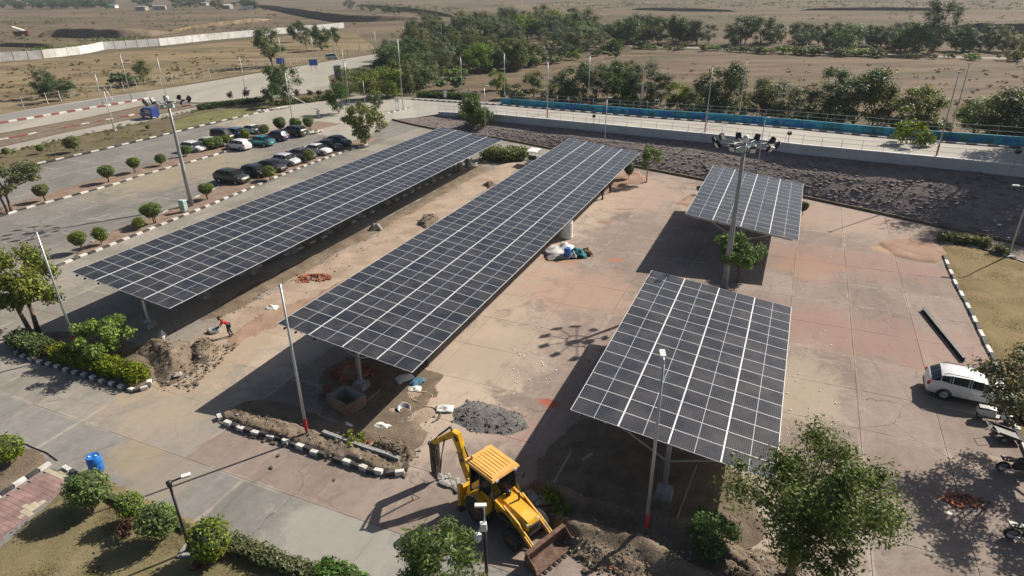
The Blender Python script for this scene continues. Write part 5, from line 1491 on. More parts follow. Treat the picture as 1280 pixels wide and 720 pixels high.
# short grass on lawns: blades as one body
def grass(name, poly, n, h, mat, seed, z=.05):
    rg2 = np.random.default_rng(seed)
    xs = [p[0] for p in poly]; ys = [p[1] for p in poly]
    X = rg2.uniform(min(xs), max(xs), n * 3); Y = rg2.uniform(min(ys), max(ys), n * 3)
    k = inside(X, Y, [(p[0], p[1]) for p in poly]) & (fbm(X, Y, .5, seed, 3) + rg2.normal(size=len(X)) * .12 > .42)
    X, Y = X[k][:n], Y[k][:n]
    m = len(X)
    a = rg2.uniform(0, 6.28, m); hh = h * rg2.uniform(.4, 1.3, m); w = .018
    lx, ly = rg2.normal(size=m) * hh * .5, rg2.normal(size=m) * hh * .5
    V = np.stack([np.stack([X - np.cos(a) * w, Y - np.sin(a) * w, np.full(m, z - .02)], 1), np.stack([X + np.cos(a) * w, Y + np.sin(a) * w, np.full(m, z - .02)], 1), np.stack([X + lx, Y + ly, z + hh], 1)], 1).reshape(-1, 3)
    o = link(name, np_mesh(name, V, np.arange(3 * m).reshape(m, 3), M[mat])); o['kind'] = 'stuff'
grass('lawn_grass', gp([(-60, 740), (0, 690), (97, 603), (140, 610), (200, 640), (290, 676), (430, 735), (300, 780)]), 26000, .07, 'grassblade', 501)
grass('dry_garden_grass', gp([(1185, 322), (1182, 306), (1280, 332), (1330, 400), (1330, 640), (1275, 535), (1232, 420)]), 20000, .09, 'grassblade', 502)
# ------------------------------------------------------------------ vehicles
PAINT = {}
def paint(col, flake=.0):
    k = tuple(col)
    if k not in PAINT:
        m = plain('car_paint', col, .35, flake, .05, 1.5, .5, .6, dirt=(.30, .25, .19), dirt_amt=.22)
        PAINT[k] = m
    return PAINT[k]
CARS = {   # stations from tail to nose: x, half width, sill z, belt z, roof z (None = no cabin), roof half width
    'hatch': dict(L=3.85, wb=2.45, wr=.30, st=[(-1.92, .66, .42, .72, None), (-1.88, .78, .30, .90, None), (-1.74, .82, .24, .98, None), (-1.70, .82, .24, .99, 1.02), (-1.38, .84, .2, .99, 1.44), (-.92, .85, .18, .98, 1.51), (-.86, .85, .18, .98, 1.515), (-.1, .85, .18, .96, 1.53), (-.03, .85, .18, .96, 1.53), (.42, .85, .18, .95, 1.47), (.5, .85, .18, .95, 1.45), (1.12, .84, .18, .93, .95), (1.16, .84, .18, .92, None), (1.55, .80, .2, .84, None), (1.80, .72, .24, .74, None), (1.92, .58, .34, .60, None)]),
    'sedan': dict(L=4.35, wb=2.58, wr=.31, st=[(-2.17, .64, .42, .78, None), (-2.12, .78, .30, .98, None), (-1.9, .83, .24, 1.02, None), (-1.62, .84, .22, 1.02, None), (-1.58, .84, .22, 1.02, 1.04), (-.98, .86, .18, .98, 1.40), (-.9, .86, .18, .98, 1.42), (-.3, .86, .18, .96, 1.47), (-.22, .86, .18, .96, 1.475), (.34, .86, .18, .95, 1.44), (.42, .86, .18, .95, 1.42), (1.12, .85, .18, .93, .95), (1.17, .85, .18, .92, None), (1.7, .81, .2, .84, None), (2.02, .72, .24, .73, None), (2.15, .56, .34, .58, None)]),
    'suv': dict(L=4.55, wb=2.68, wr=.36, st=[(-2.27, .68, .5, .8, None), (-2.23, .84, .36, .98, None), (-2.14, .88, .30, 1.14, None), (-2.10, .88, .30, 1.15, 1.18), (-1.62, .90, .28, 1.22, 1.57), (-1.15, .92, .26, 1.17, 1.66), (-1.05, .92, .26, 1.16, 1.67), (-.2, .92, .26, 1.12, 1.69), (-.1, .92, .26, 1.12, 1.69), (.55, .92, .26, 1.08, 1.62), (.65, .92, .26, 1.08, 1.60), (1.28, .91, .26, 1.05, 1.08), (1.34, .91, .26, 1.05, None), (1.85, .88, .28, .98, None), (2.16, .80, .32, .88, None), (2.28, .64, .42, .70, None)]),
    'van': dict(L=3.7, wb=2.4, wr=.29, st=[(-1.85, .66, .5, .8, None), (-1.82, .74, .34, .95, None), (-1.80, .76, .30, 1.02, 1.04), (-1.66, .77, .28, 1.05, 1.72), (-1.0, .78, .26, 1.05, 1.80), (-.92, .78, .26, 1.05, 1.80), (-.1, .78, .26, 1.05, 1.81), (0, .78, .26, 1.05, 1.81), (.72, .78, .26, 1.04, 1.74), (.82, .78, .26, 1.04, 1.70), (1.38, .77, .26, 1.0, 1.03), (1.44, .77, .26, .98, None), (1.66, .74, .28, .88, None), (1.8, .66, .32, .76, None), (1.86, .54, .4, .62, None)]),
}
def car(kind, col, label, loc, az, flake=0.0, group=None, roofrail=False, cladding=None, name='parked_car'):
    S = CARS[kind]
    pm = paint(col, flake)
    t = thing(name, label, 'car', loc, pi / 2 - az, group)
    st = S['st']
    rings = []
    for (x, w, zu, zbelt, zr) in st:
        wr_ = w * .80
        if zr is None: up = [(w * .93, zbelt - .03), (w * .86, zbelt), (w * .5, zbelt + .035), (0, zbelt + .045)]
        else: up = [(w * .955, zbelt), (wr_ + (.08 if zr - zbelt < .12 else 0), zr - .04 if zr - zbelt > .12 else zr - .01), (wr_ * .62, zr + .015), (0, zr + .025)]
        low = [(0, zu), (w * .86, zu), (w * .97, zu + .10), (w, zu + (zbelt - zu) * .45), (w * .985, zbelt - (zbelt - zu) * .2)]
        rings.append([(x, y, z) for y, z in low + up])
    n = len(rings[0])
    B = {'body': MB(), 'windscreen': MB(), 'rear_window': MB(), 'side_window': [], 'pillar': MB()}
    cabin = [i for i, s in enumerate(st) if s[4] is not None]
    c0, c1 = cabin[0], cabin[-1]
    xs_ = [s[0] for s in st]
    def inset(q, k):
        c = [sum(p[j] for p in q) / 4 for j in range(3)]
        return [tuple(c[j] + (p[j] - c[j]) * k for j in range(3)) for p in q]
    V = []
    for sgn in (1, -1):
        for i in range(len(rings) - 1):
            for k in range(n - 1):
                q = [rings[i][k], rings[i + 1][k], rings[i + 1][k + 1], rings[i][k + 1]]
                if sgn < 0: q = [(p[0], -p[1], p[2]) for p in q][::-1]
                key = 'body'
                ws = i == c1 - 1 and k in (6, 7)
                rw = i == c0 and k in (6, 7)
                sw = k == 5 and c0 < i < c1 - 1 and (xs_[i + 1] - xs_[i]) > .2
                B['body'].add(q, [(0, 1, 2, 3)] if sgn > 0 else [(0, 1, 2, 3)], 0, True)
                if k == 5 and c0 < i < c1 - 1 and not sw: B['pillar'].add([(p[0], p[1] + sgn * .004, p[2] + .002) for p in q], [(0, 1, 2, 3)])
                if ws or rw or sw or (k == 5 and i in (c0, c1 - 1)):
                    key = 'windscreen' if ws else 'rear_window' if rw else 'side_window'
                    qq = inset(q, .93 if key != 'side_window' else .9)
                    # push outwards a little
                    a, b_, c_ = Vector(qq[0]), Vector(qq[1]), Vector(qq[2])
                    nn = (b_ - a).cross(c_ - a)
                    if nn.length > 1e-6:
                        nn.normalize()
                        cc = sum((Vector(p) for p in qq), Vector()) / 4
                        if nn.dot(cc - Vector((0, 0, .9))) < 0: nn = -nn
                        wmb = B[key]
                        if key == 'side_window': wmb = MB(); B[key].append(wmb)
                        wmb.add([tuple(Vector(p) + nn * .006) for p in qq], [(0, 1, 2, 3)], 0, False)
    for r_, rev in ((rings[0], 0), (rings[-1], 1)):
        full = r_ + [(p[0], -p[1], p[2]) for p in r_[::-1]][1:-1]
        B['body'].add(full, [tuple(range(len(full)))], 0, False)
    bo = B['body']
    me = bo.mesh('body', pm)
    import bmesh
    bm = bmesh.new(); bm.from_mesh(me); bmesh.ops.remove_doubles(bm, verts=bm.verts, dist=.002); bmesh.ops.recalc_face_normals(bm, faces=bm.faces)
    for e in bm.edges:
        if len(e.link_faces) == 2 and e.calc_face_angle(0) > .9: e.smooth = False
    bm.to_mesh(me); bm.free()
    body = link('body', me, t)
    B['windscreen'].build('windscreen', M['glass_car'], t); B['rear_window'].build('rear_window', M['glass_car'], t)
    for wmb in B['side_window']: wmb.build('side_window', M['glass_car'], t)
    B['pillar'].build('window_pillar', M['black'], t)
    L, wb, wr = S['L'], S['wb'], S['wr']
    W = max(s[1] for s in st)
    for sx in (-1, 1):
        for sy in (-1, 1):
            cx, cy = sx * wb / 2 + .05, sy * (W - .10)
            w = thing('wheel', None, None, (cx, cy, wr)); w.parent = t
            mb = MB(); prof = [(wr * .62, -.10), (wr * .92, -.105), (wr, -.07), (wr, .07), (wr * .92, .105), (wr * .62, .10)]
            mb.lathe(prof, 18, axis='y'); mb.build('tyre', M['rubber'], w)
            mb = MB(); mb.lathe([(0, .07 * sy), (wr * .2, .085 * sy), (wr * .25, .06 * sy), (wr * .62, .085 * sy)], 14, axis='y', smooth=False)
            for q in range(5):
                a = q * 2 * pi / 5
                mb.bar((wr * .15 * cos(a), .09 * sy, wr * .15 * sin(a)), (wr * .6 * cos(a), .095 * sy, wr * .6 * sin(a)), .02, .06)
            mb.build('rim', M['chrome'], w)
            mb = MB(); mb.lathe([(wr * 1.02, (W + .012) * sy - cy), (wr * 1.17, (W + .012) * sy - cy), (wr * 1.17, (W - .1) * sy - cy)], 18, axis='y')
            mb.build('arch', M['black'], w)
    nose, tail = st[-3], st[1]
    for sy in (-1, 1):
        mb = MB(); mb.box((nose[0] + .02, sy * nose[1] * .80, nose[3] - .10), (.16, .30, .13), Matrix.Rotation(-sy * .5, 3, 'Z')); mb.build('headlight', M['lamp_glass'], t)
        mb = MB(); mb.box((tail[0] + .05, sy * tail[1] * .92, tail[3] - .02), (.16, .16, .26), Matrix.Rotation(sy * .3, 3, 'Z')); mb.build('tail_light', M['taillight'], t)
        mx = st[c1][0] - .35
        mb = MB(); mb.box((mx, sy * (W + .06), st[c1][3] + .10), (.11, .18, .13)); mb.build('mirror', pm, t)
        mb = MB(); mb.box((-.05, sy * (W + .004), .78), (.18, .012, .025)); mb.box((-.9, sy * (W + .002), .79), (.18, .012, .025)); mb.build('door_handle', M['chrome'], t)
    mb = MB(); mb.box((st[-2][0] + .03, 0, .60), (.16, nose[1] * 1.1, .14)); mb.build('grille', M['black'], t)
    mb = MB(); mb.box((st[-2][0] + .04, 0, .36), (.2, nose[1] * 1.5, .12)); mb.build('bumper', M['black'], t)
    mb = MB(); mb.box((st[0][0] - .005, 0, .62), (.03, .5, .12)); mb.build('number_plate', M['white'], t)
    mb = MB(); mb.box((st[0][0] + .03, 0, .40), (.1, tail[1] * 1.7, .2)); mb.build('rear_bumper', M['black'] if cladding else pm, t)
    for sy in (-1, 1):
        mb = MB(); mb.box((.05, sy * (W - .01), st[7][2] + .06), (wb - wr * 2.3, .06, .14)); mb.build('sill', M['black'], t)
    mb = MB(); mb.box((0, 0, .25), (L * .86, W * 1.5, .16)); mb.build('underbody', M['black'], t)
    if roofrail:
        z = max(s[4] or 0 for s in st)
        for sy in (-1, 1):
            mb = MB(); mb.tube([(-1.5, sy * W * .72, z - .08), (-1.35, sy * W * .74, z + .03), (.3, sy * W * .74, z + .03), (.45, sy * W * .72, z - .06)], .022, 6); mb.build('roof_rail', M['black'], t)
    return t
AZF = rad(113.7)
AZB = AZF + pi
gf, gb = 'cars parked nose to the strip beside the leftmost carport', 'cars parked along the middle kerb strip'
WHITE, SILVER, NAVY, BLACKP = (.74, .74, .73), (.46, .48, .50), (.018, .032, .075), (.016, .016, .018)
for kind, col, u, v, az, lab, g, fl in [
    ('suv', (.030, .032, .018), 291, 228, AZF, 'very dark green hatchback, nearest of the front row', gf, .2),
    ('hatch', (.016, .024, .045), 320, 220.5, AZF, 'dark navy hatchback, second of the front row behind a lime shrub', gf, .2),
    ('sedan', BLACKP, 340, 213.5, AZF, 'black saloon in the front row beside a silver white hatchback', gf, .1),
    ('hatch', (.62, .64, .66), 359, 206, AZF, 'silver white hatchback in the front row between two dark saloons', gf, .1),
    ('sedan', (.075, .085, .095), 378, 198.5, AZF, 'dark grey saloon in the front row behind a clipped shrub', gf, .3),
    ('sedan', WHITE, 398, 192.5, AZF, 'white saloon in the front row beside two navy cars', gf, 0),
    ('sedan', (.018, .028, .055), 412, 187, AZF, 'navy saloon in the front row next to the white saloon', gf, .3),
    ('sedan', (.022, .04, .085), 423, 181.5, AZF, 'blue saloon, farthest car of the front row', gf, .3),
    ('hatch', WHITE, 299, 186.5, AZB, 'white hatchback with its tail toward the front row', gb, 0),
    ('sedan', (.02, .23, .27), 327, 181.5, AZB, 'teal saloon with its tail toward the front row', gb, .3),
    ('hatch', NAVY, 347, 175, AZB, 'navy hatchback with its tail toward the front row', gb, .2),
    ('suv', (.035, .045, .04), 368, 169.5, AZB, 'dark green-grey car at the far end of the tail-out row', gb, .2),
    ('hatch', WHITE, 243, 189.5, AZF, 'white hatchback at the left end of the back row', gb, 0),
    ('sedan', (.62, .66, .60), 263, 183.5, AZF, 'pale white-green saloon behind clipped lime shrubs', gb, .1),
    ('van', (.022, .022, .035), 279, 175, AZF, 'black van in the back row beyond the white hatchback', gb, .1),
    ('hatch', (.05, .16, .20), 297, 171.5, AZF, 'small dark teal car in the back row behind the teal saloon', gb, .2),
    ('sedan', (.70, .72, .68), 318, 167, AZF, 'far white saloon in the back row beside a lime shrub', gb, 0)]:
    car(kind, col, lab, G(u, v), az + random.uniform(-.04, .04), fl, g)
car('suv', (.78, .78, .78), 'white sports utility car with black roof rails under the sparse tree at right', (26.3, 30.85, 0), rad(117), 0, None, True, True).scale = (.96, 1.0, .95)
b = G(415, 74); car('van', (.42, .52, .62), 'pale blue van on the far road by the blue signs', (b.x, b.y, 0), rad(60), 0, None)

def wheel(parent, c, r, w, hub='rust', n=20, tread=False, name='wheel', rimr=.58):
    wt = thing(name, None, None, c); wt.parent = parent
    mb = MB(); mb.lathe([(r * rimr, -w * .5), (r * .9, -w * .52), (r, -w * .38), (r, w * .38), (r * .9, w * .52), (r * rimr, w * .5)], n, axis='y')
    if tread:
        for k in range(22):
            a = k * 2 * pi / 22
            rot = Matrix.Rotation(-a, 3, 'Y')
            for s in (-1, 1):
                mb.box(rot @ Vector((r * 1.01, s * w * .24, 0)), (r * .09, w * .46, r * .10), rot @ Matrix.Rotation(s * .5, 3, 'X'))
    mb.build('tyre', M['rubber'], wt)
    mb = MB()
    for s in (-1, 1):
        mb.lathe([(0, s * w * .30), (r * .2, s * w * .32), (r * .24, s * w * .2), (r * .5, s * w * .2), (r * rimr, s * w * .46)], n, axis='y', smooth=False)
        for k in range(6):
            a = k * pi / 3
            mb.box((r * .36 * cos(a), s * w * .22, r * .36 * sin(a)), (.04, .03, .04))
    mb.build('rim', M[hub], wt)
    return wt
# blue mini truck
b = G(188, 147.5)
t = thing('mini_truck', 'blue mini truck with covered load body on the service path', 'truck', b, pi / 2 - rad(-62) , None)
bluem = paint((.025, .075, .30))
mb = MB(); mb.side([(.55, .35), (1.75, .35), (1.78, .9), (1.5, 1.15), (1.2, 1.75), (.6, 1.8)][::-1], -.7, .7); mb.build('cab', bluem, t)
mb = MB(); mb.add([(1.49, -.6, 1.2), (1.49, .6, 1.2), (1.24, .56, 1.7), (1.24, -.56, 1.7)], [(0, 1, 2, 3)]); mb.build('windscreen', M['glass_car'], t)
for s in (-1, 1):
    mb = MB(); mb.box((.95, s * .705, 1.38), (.5, .01, .4)); mb.build('side_window', M['glass_car'], t)
mb = MB(); mb.box((-.75, 0, 1.28), (2.3, 1.5, 1.5), None); mb.box((-.75, 0, .48), (2.3, 1.3, .12)); cb = mb.build('load_body', bluem, t)
mb = MB()
for s in (-1, 1):
    for z in (1.15, 1.45): mb.box((-.7, s * .757, z), (1.2, .01, .14))
mb.build('painted_stripe', M['white'], cb)
for x in (-1.2, 1.1):
    for s in (-1, 1): wheel(t, (x, s * .62, .29), .29, .16, 'galv_old', 14)
# far dark red tipper
b = G(28, 45)
t = thing('tipper_truck', 'dark red truck with a raised pale bed on the far meadow', 'truck', b, .1)
redm = paint((.16, .03, .035))
mb = MB(); mb.box((2.6, 0, 1.6), (1.8, 2.3, 2.0), None, 0, .9); mb.build('cab', redm, t)
mb = MB(); mb.box((-.8, 0, 1.0), (5.6, 1.6, .4)); mb.box((-.8, 0, 1.7), (5, 2.3, 1.1)); mb.build('chassis', redm, t)
mb = MB(); mb.bar((-3.4, 0, 4.4), (1.8, 0, 2.5), 2.2, .25, 0); mb.build('tipper_bed', M['white'], t)
for x in (-2.6, -1.4, 2.4):
    for s in (-1, 1): wheel(t, (x, s * .95, .5), .5, .35, 'galv_old', 12)
# golf cart
b = G(667, 205)
t = thing('golf_cart', 'white roofed electric cart behind the middle carport', 'cart', b, pi / 2 - rad(20))
mb = MB(); mb.box((0, 0, 1.88), (2.3, 1.35, .08), None, 0, .94); mb.build('roof', M['white'], t)
mb = MB()
for x in (-.9, .85):
    for s in (-1, 1): mb.tube([(x, s * .55, .6), (x * .97, s * .58, 1.86)], .025, 6)
mb.build('roof_post', M['black'], t)
mb = MB(); mb.side([(-1.15, .3), (1.2, .3), (1.25, .6), (.95, .95), (.7, .98), (.55, .42), (-.1, .42), (-.15, .7), (-1.1, .75)][::-1], -.6, .6); mb.build('body', M['white'], t)
mb = MB(); mb.box((-.35, 0, .8), (.5, 1.1, .16)); mb.box((-.62, 0, 1.08), (.12, 1.1, .45)); mb.build('seat', M['black'], t)
for x in (-.8, .85):
    for s in (-1, 1): wheel(t, (x, s * .5, .24), .24, .18, 'white', 14)

# two-wheelers
def bike(label, loc, az, col, scooter=False, lean=.12):
    t = thing('scooter' if scooter else 'motorcycle', label, 'scooter' if scooter else 'motorcycle', loc, pi / 2 - az)
    t.rotation_euler = (lean, 0, pi / 2 - az)
    pm = paint(col)
    r = .24 if scooter else .31
    xf, xr = .62, -.62
    for x in (xf, xr): wheel(t, (x, 0, r), r, .11, 'chrome' if not scooter else 'galv_old', 18, rimr=.72)
    if scooter:
        mb = MB(); mb.side([(-.9, .5), (-.75, .35), (-.1, .28), (.0, .30), (-.02, .62), (-.25, .74), (-.85, .70)][::-1], -.17, .17); mb.build('tail_body', pm, t)
        mb = MB(); mb.box((.12, 0, .27), (.5, .30, .07)); mb.build('footboard', M['black'], t)
        mb = MB(); mb.side([(.30, .28), (.40, .26), (.62, .55), (.52, .98), (.42, .98), (.40, .6)][::-1], -.19, .19); mb.build('front_apron', pm, t)
        mb = MB(); mb.side([(-.88, .72), (-.05, .66), (0, .75), (-.4, .82), (-.85, .82)][::-1], -.15, .15); mb.build('seat', M['black'], t)
        hx, hz = .44, 1.02
    else:
        mb = MB(); mb.lathe([(0, -.30), (.12, -.26), (.17, -.05), (.15, .18), (.07, .30), (0, .31)], 12, (.18, 0, .82), 0, 'x'); mb.build('tank', pm, t)
        mb = MB(); mb.side([(-.85, .84), (-.05, .74), (.0, .80), (-.45, .88), (-.88, .92)][::-1], -.13, .13); mb.build('seat', M['black'], t)
        mb = MB(); mb.box((.05, 0, .45), (.42, .3, .36), None, 0, .85); mb.lathe([(.13, -.12), (.13, .12)], 10, (-.05, 0, .36), 0, 'y'); mb.build('engine', M['darksteel'], t)
        mb = MB(); mb.tube([(.5, 0, .85), (.1, 0, .72), (-.4, 0, .68), (-.75, 0, .74)], .035, 6); mb.tube([(.42, 0, .75), (.2, 0, .3), (-.3, 0, .3)], .03, 6); mb.bar((xr, .1, r), (-.1, .1, .35), .04, .05); mb.bar((xr, -.1, r), (-.1, -.1, .35), .04, .05); mb.build('frame', M['black'], t)
        mb = MB(); mb.tube([(.2, -.16, .28), (-.3, -.2, .28), (-.85, -.2, .40)], [.03, .05, .055], 8); mb.build('exhaust', M['chrome'], t)
        hx, hz = .42, 1.05
    mb = MB()
    for s in (-1, 1): mb.tube([(xf, s * .08, r), (hx, s * .08, hz - .08)], .025, 6)
    mb.build('fork', M['chrome'], t)
    mb = MB(); mb.tube([(hx - .12, .36, hz), (hx, .1, hz + .03), (hx, -.1, hz + .03), (hx - .12, -.36, hz)], .016, 6); mb.build('handlebar', M['black'], t)
    for s in (-1, 1):
        mb = MB(); mb.tube([(hx - .05, s * .3, hz), (hx - .05, s * .36, hz + .16)], .008, 5); mb.box((hx - .05, s * .38, hz + .19), (.02, .11, .07)); mb.build('mirror', M['black'], t)
    mb = MB(); mb.lathe([(0, .1), (.08, .09), (.1, 0), (.05, -.1)], 10, (hx + .12, 0, hz - .1), 0, 'x'); mb.build('headlight', M['lamp_glass'], t)
    mb = MB()
    for k in range(7):
        a = -.2 + k * .42
        if a > 2.2: break
        mb.box((xf + (r + .03) * cos(a), 0, r + (r + .03) * sin(a)), (.03, .13, .15), Matrix.Rotation(-a, 3, 'Y'))
    mb.build('mudguard', pm if scooter else M['black'], t)
    mb = MB(); mb.tube([(-.15, .08, .3), (-.2, .26, .0)], .012, 5); mb.build('side_stand', M['black'], t)
    return t
bike('white scooter parked beside the white car', G(1241, 525), rad(112), (.70, .70, .68), True)
bike('black motorcycle parked below the scooter at the right edge', G(1268, 590), rad(100), (.02, .02, .022))
bike('black motorcycle in the tree shade at the lower right edge', G(1282, 676), rad(105), (.02, .02, .022))
b = G(1256, 548)
t = thing('handcart', 'black low cart tray tilted on the ground below the white scooter', 'cart', b, pi / 2 - rad(105))
mb = MB(); mb.box((0, 0, .34), (1.15, .85, .05), Matrix.Rotation(.28, 3, 'Y'))
for s in (-1, 1): mb.box((0, s * .42, .40), (1.15, .03, .14), Matrix.Rotation(.28, 3, 'Y'))
mb.build('tray', M['black'], t)
mb = MB(); mb.tube([(-.55, -.3, .5), (-.95, -.3, .72), (-.95, .3, .72), (-.55, .3, .5)], .02, 6); mb.build('handle', M['galv_old'], t)
for s in (-1, 1): wheel(t, (-.25, s * .46, .2), .2, .07, 'galv_old', 12)
# boom barrier by the junction
b = G(398, 146)
t = thing('boom_barrier', 'white boom barrier by the dark shrubs at the lot entrance', 'barrier', b, 0)
mb = MB(); mb.box((0, 0, .55), (.4, .4, 1.1)); mb.build('barrier_post', M['white'], t)
mb = MB(); mb.bar((.5, -.1, 1.0), (-4.4, .6, 3.6), .1, .12); mb.build('boom', M['white'], t)

# ------------------------------------------------------------------ backhoe loader with breaker
bx, by, baz = -.98, 22.35, rad(137)
BH = thing('backhoe_loader', 'yellow backhoe loader with raised boom carrying a hydraulic breaker', 'backhoe loader', (bx, by, 0), pi / 2 - baz)
# local: +x to the bucket, rear axle at x=0
for s in (-1, 1):
    w = wheel(BH, (0, s * .84, .72), .72, .46, 'rust', 24, True)
    w['label'] = 'big rear wheel'
    wheel(BH, (2.15, s * .82, .46), .46, .34, 'rust', 20, True)
def side_part(nm, pts, y0, y1, mat, both=False, parent=BH):
    for s in ((-1, 1) if both else (1,)):
        mb = MB()
        a, b_ = sorted((s * y0, s * y1))
        mb.side(pts[::-1], a, b_); o = mb.build(nm, M[mat], parent)
    return o
side_part('chassis', [(-1.15, .55), (2.5, .5), (2.75, .75), (2.7, .95), (.4, .95), (-1.15, .9)], -.36, .36, 'darksteel')
# bonnet: rounded box tapering to the nose
mb = MB()
prof = [(.75, .42, 1.62), (1.2, .43, 1.60), (2.1, .42, 1.48), (2.55, .39, 1.36), (2.66, .33, 1.2)]
rings = []
for x, w, zt in prof:
    rings.append([(x, -w, .95), (x, -w, zt - .14), (x, -w + .1, zt), (x, w - .1, zt), (x, w, zt - .14), (x, w, .95)])
vs = [p for r in rings for p in r]
fs = [(i * 6 + k, i * 6 + (k + 1) % 6, (i + 1) * 6 + (k + 1) % 6, (i + 1) * 6 + k) for i in range(len(rings) - 1) for k in range(6)]
fs += [tuple(range(6))[::-1], tuple(range(len(vs) - 6, len(vs)))]
mb.add(vs, fs); bon = mb.build('bonnet', M['yellow'], BH)
mb = MB(); mb.box((2.69, 0, 1.0), (.06, .56, .36)); gr = mb.build('radiator_grille', M['darksteel'], BH)
mb = MB()
for k in range(6): mb.box((2.725, 0, .86 + k * .055), (.02, .5, .02))
mb.build('grille_bar', M['black'], gr)
mb = MB(); mb.tube([(1.5, .22, 1.5), (1.5, .22, 1.95)], .045, 8); mb.build('exhaust_pipe', M['darksteel'], BH)
mb = MB(); mb.lathe([(0, 1.60), (.11, 1.60), (.11, 1.72), (.14, 1.74), (.14, 1.84), (0, 1.86)], 12, (1.0, .05, 0)); mb.build('air_intake', M['black'], BH)
for k in (-1, 1):
    mb = MB(); mb.box((2.58, k * .3, 1.22), (.1, .14, .1)); mb.build('headlight', M['lamp_glass'], BH)
# cab
mb = MB(); mb.box((.05, 0, .98), (1.55, 1.5, .1)); mb.build('cab_floor', M['darksteel'], BH)
for s in (-1, 1):
    mb = MB()
    pts = [(.72 * cos(a) * 1.12, .72 + .72 * 1.14 * sin(a)) for a in np.linspace(.35, pi - .15, 9)]
    mb.side([(p[0], p[1]) for p in pts] + [(p[0] * .92, (p[1] - .72) * .92 + .72) for p in pts[::-1]], *sorted((s * .6, s * 1.07)))
    mb.build('mudguard', M['yellow'], BH)
posts = {'front': (.72, .86), 'mid': (-.05, -.05), 'rear': (-.68, -.74)}
for s in (-1, 1):
    for k, (x0, x1) in posts.items():
        mb = MB(); mb.bar((x0 + .12 if k == 'front' else x0, s * .70, 1.0), (x1 - .14 if k == 'front' else x1, s * .66, 2.72), .07, .07, 0, (0, 1, 0)); mb.build('cab_pillar', M['darksteel'], BH)
    mb = MB(); mb.box((.35, s * .69, 1.35), (.72, .03, .6)); mb.build('door_panel', M['yellow'], BH)
    mb = MB(); mb.add([(.02, s * .70, 1.68), (.72, s * .70, 1.68), (.66, s * .67, 2.64), (.0, s * .67, 2.64)], [(0, 1, 2, 3)]); mb.build('door_glass', M['glass_car'], BH)
mb = MB(); mb.add([(.84, -.6, 1.66), (.84, .6, 1.66), (.72, .58, 2.64), (.72, -.58, 2.64)], [(0, 1, 2, 3)]); mb.build('windscreen', M['glass_car'], BH)
mb = MB(); mb.add([(-.74, -.6, 1.5), (-.74, .6, 1.5), (-.76, .58, 2.6), (-.76, -.58, 2.6)], [(0, 1, 2, 3)]); mb.build('rear_window', M['glass_car'], BH)
mb = MB(); mb.box((.79, 0, 1.35), (.06, 1.3, .6)); mb.build('front_panel', M['yellow'], BH)
rf = MB(); rf.box((-.02, 0, 2.80), (1.95, 1.62, .10), None, 0, .95); rf.box((-.02, 0, 2.865), (1.72, 1.42, .05), None, 0, .96); roof = rf.build('roof', M['orange'], BH)
mb = MB()
for k in range(7): mb.box((-.02, -.54 + k * .18, 2.897), (1.5, .07, .02), None, 0, .9)
mb.build('roof_rib', M['orange'], roof)
mb = MB(); mb.box((-.2, 0, 1.25), (.5, .5, .18)); mb.box((-.42, 0, 1.6), (.14, .48, .6), Matrix.Rotation(-.12, 3, 'Y')); mb.build('driver_seat', M['black'], BH)
mb = MB(); mb.tube([(.55, 0, 1.1), (.38, 0, 1.68)], .03, 6); mb.tube([(.38 + .17 * cos(a) * .5, .19 * sin(a), 1.7 + .17 * cos(a) * .5) for a in np.linspace(0, 2 * pi, 13)], .014, 5, 0, False); mb.build('steering_wheel', M['black'], BH)
# small fittings: work lamps, beacon, mirrors, decal stripe, wiper
for x in (.93, -.97):
    for s in (-1, 1):
        mb = MB(); mb.box((x, s * .55, 2.74), (.10, .16, .11)); mb.build('work_lamp', M['lamp_glass'], BH)
mb = MB(); mb.lathe([(0, 2.9), (.07, 2.9), (.07, 2.99), (.05, 3.05), (0, 3.06)], 10, (-.75, -.5, 0)); mb.build('beacon', M['orange'], BH)
for s in (-1, 1):
    mb = MB(); mb.tube([(.82, s * .68, 2.2), (1.0, s * .95, 2.25)], .014, 5); mb.box((1.0, s * .98, 2.15), (.03, .16, .26)); mb.build('mirror', M['black'], BH)
    mb = MB(); mb.box((1.55, s * .432, 1.20), (1.1, .012, .10)); mb.build('decal_stripe', M['black'], BH)
    mb = MB(); mb.tube([(.7, s * .3, .95), (1.2, s * .47, 1.05), (1.9, s * .50, .98), (2.6, s * .52, .72)], .02, 5, 0, False); mb.build('hydraulic_hose', M['hose'], BH)
    mb = MB(); mb.box((.45, s * .80, .60), (.55, .22, .06)); mb.box((.45, s * .86, .36), (.5, .16, .05)); mb.build('cab_step', M['darksteel'], BH)
mb = MB(); mb.tube([(.83, .1, 1.7), (.80, .35, 2.1)], .01, 5); mb.build('wiper', M['black'], BH)
mb = MB(); mb.box((1.4, 0, .72), (.5, .95, .34)); mb.build('fuel_tank', M['darksteel'], BH)
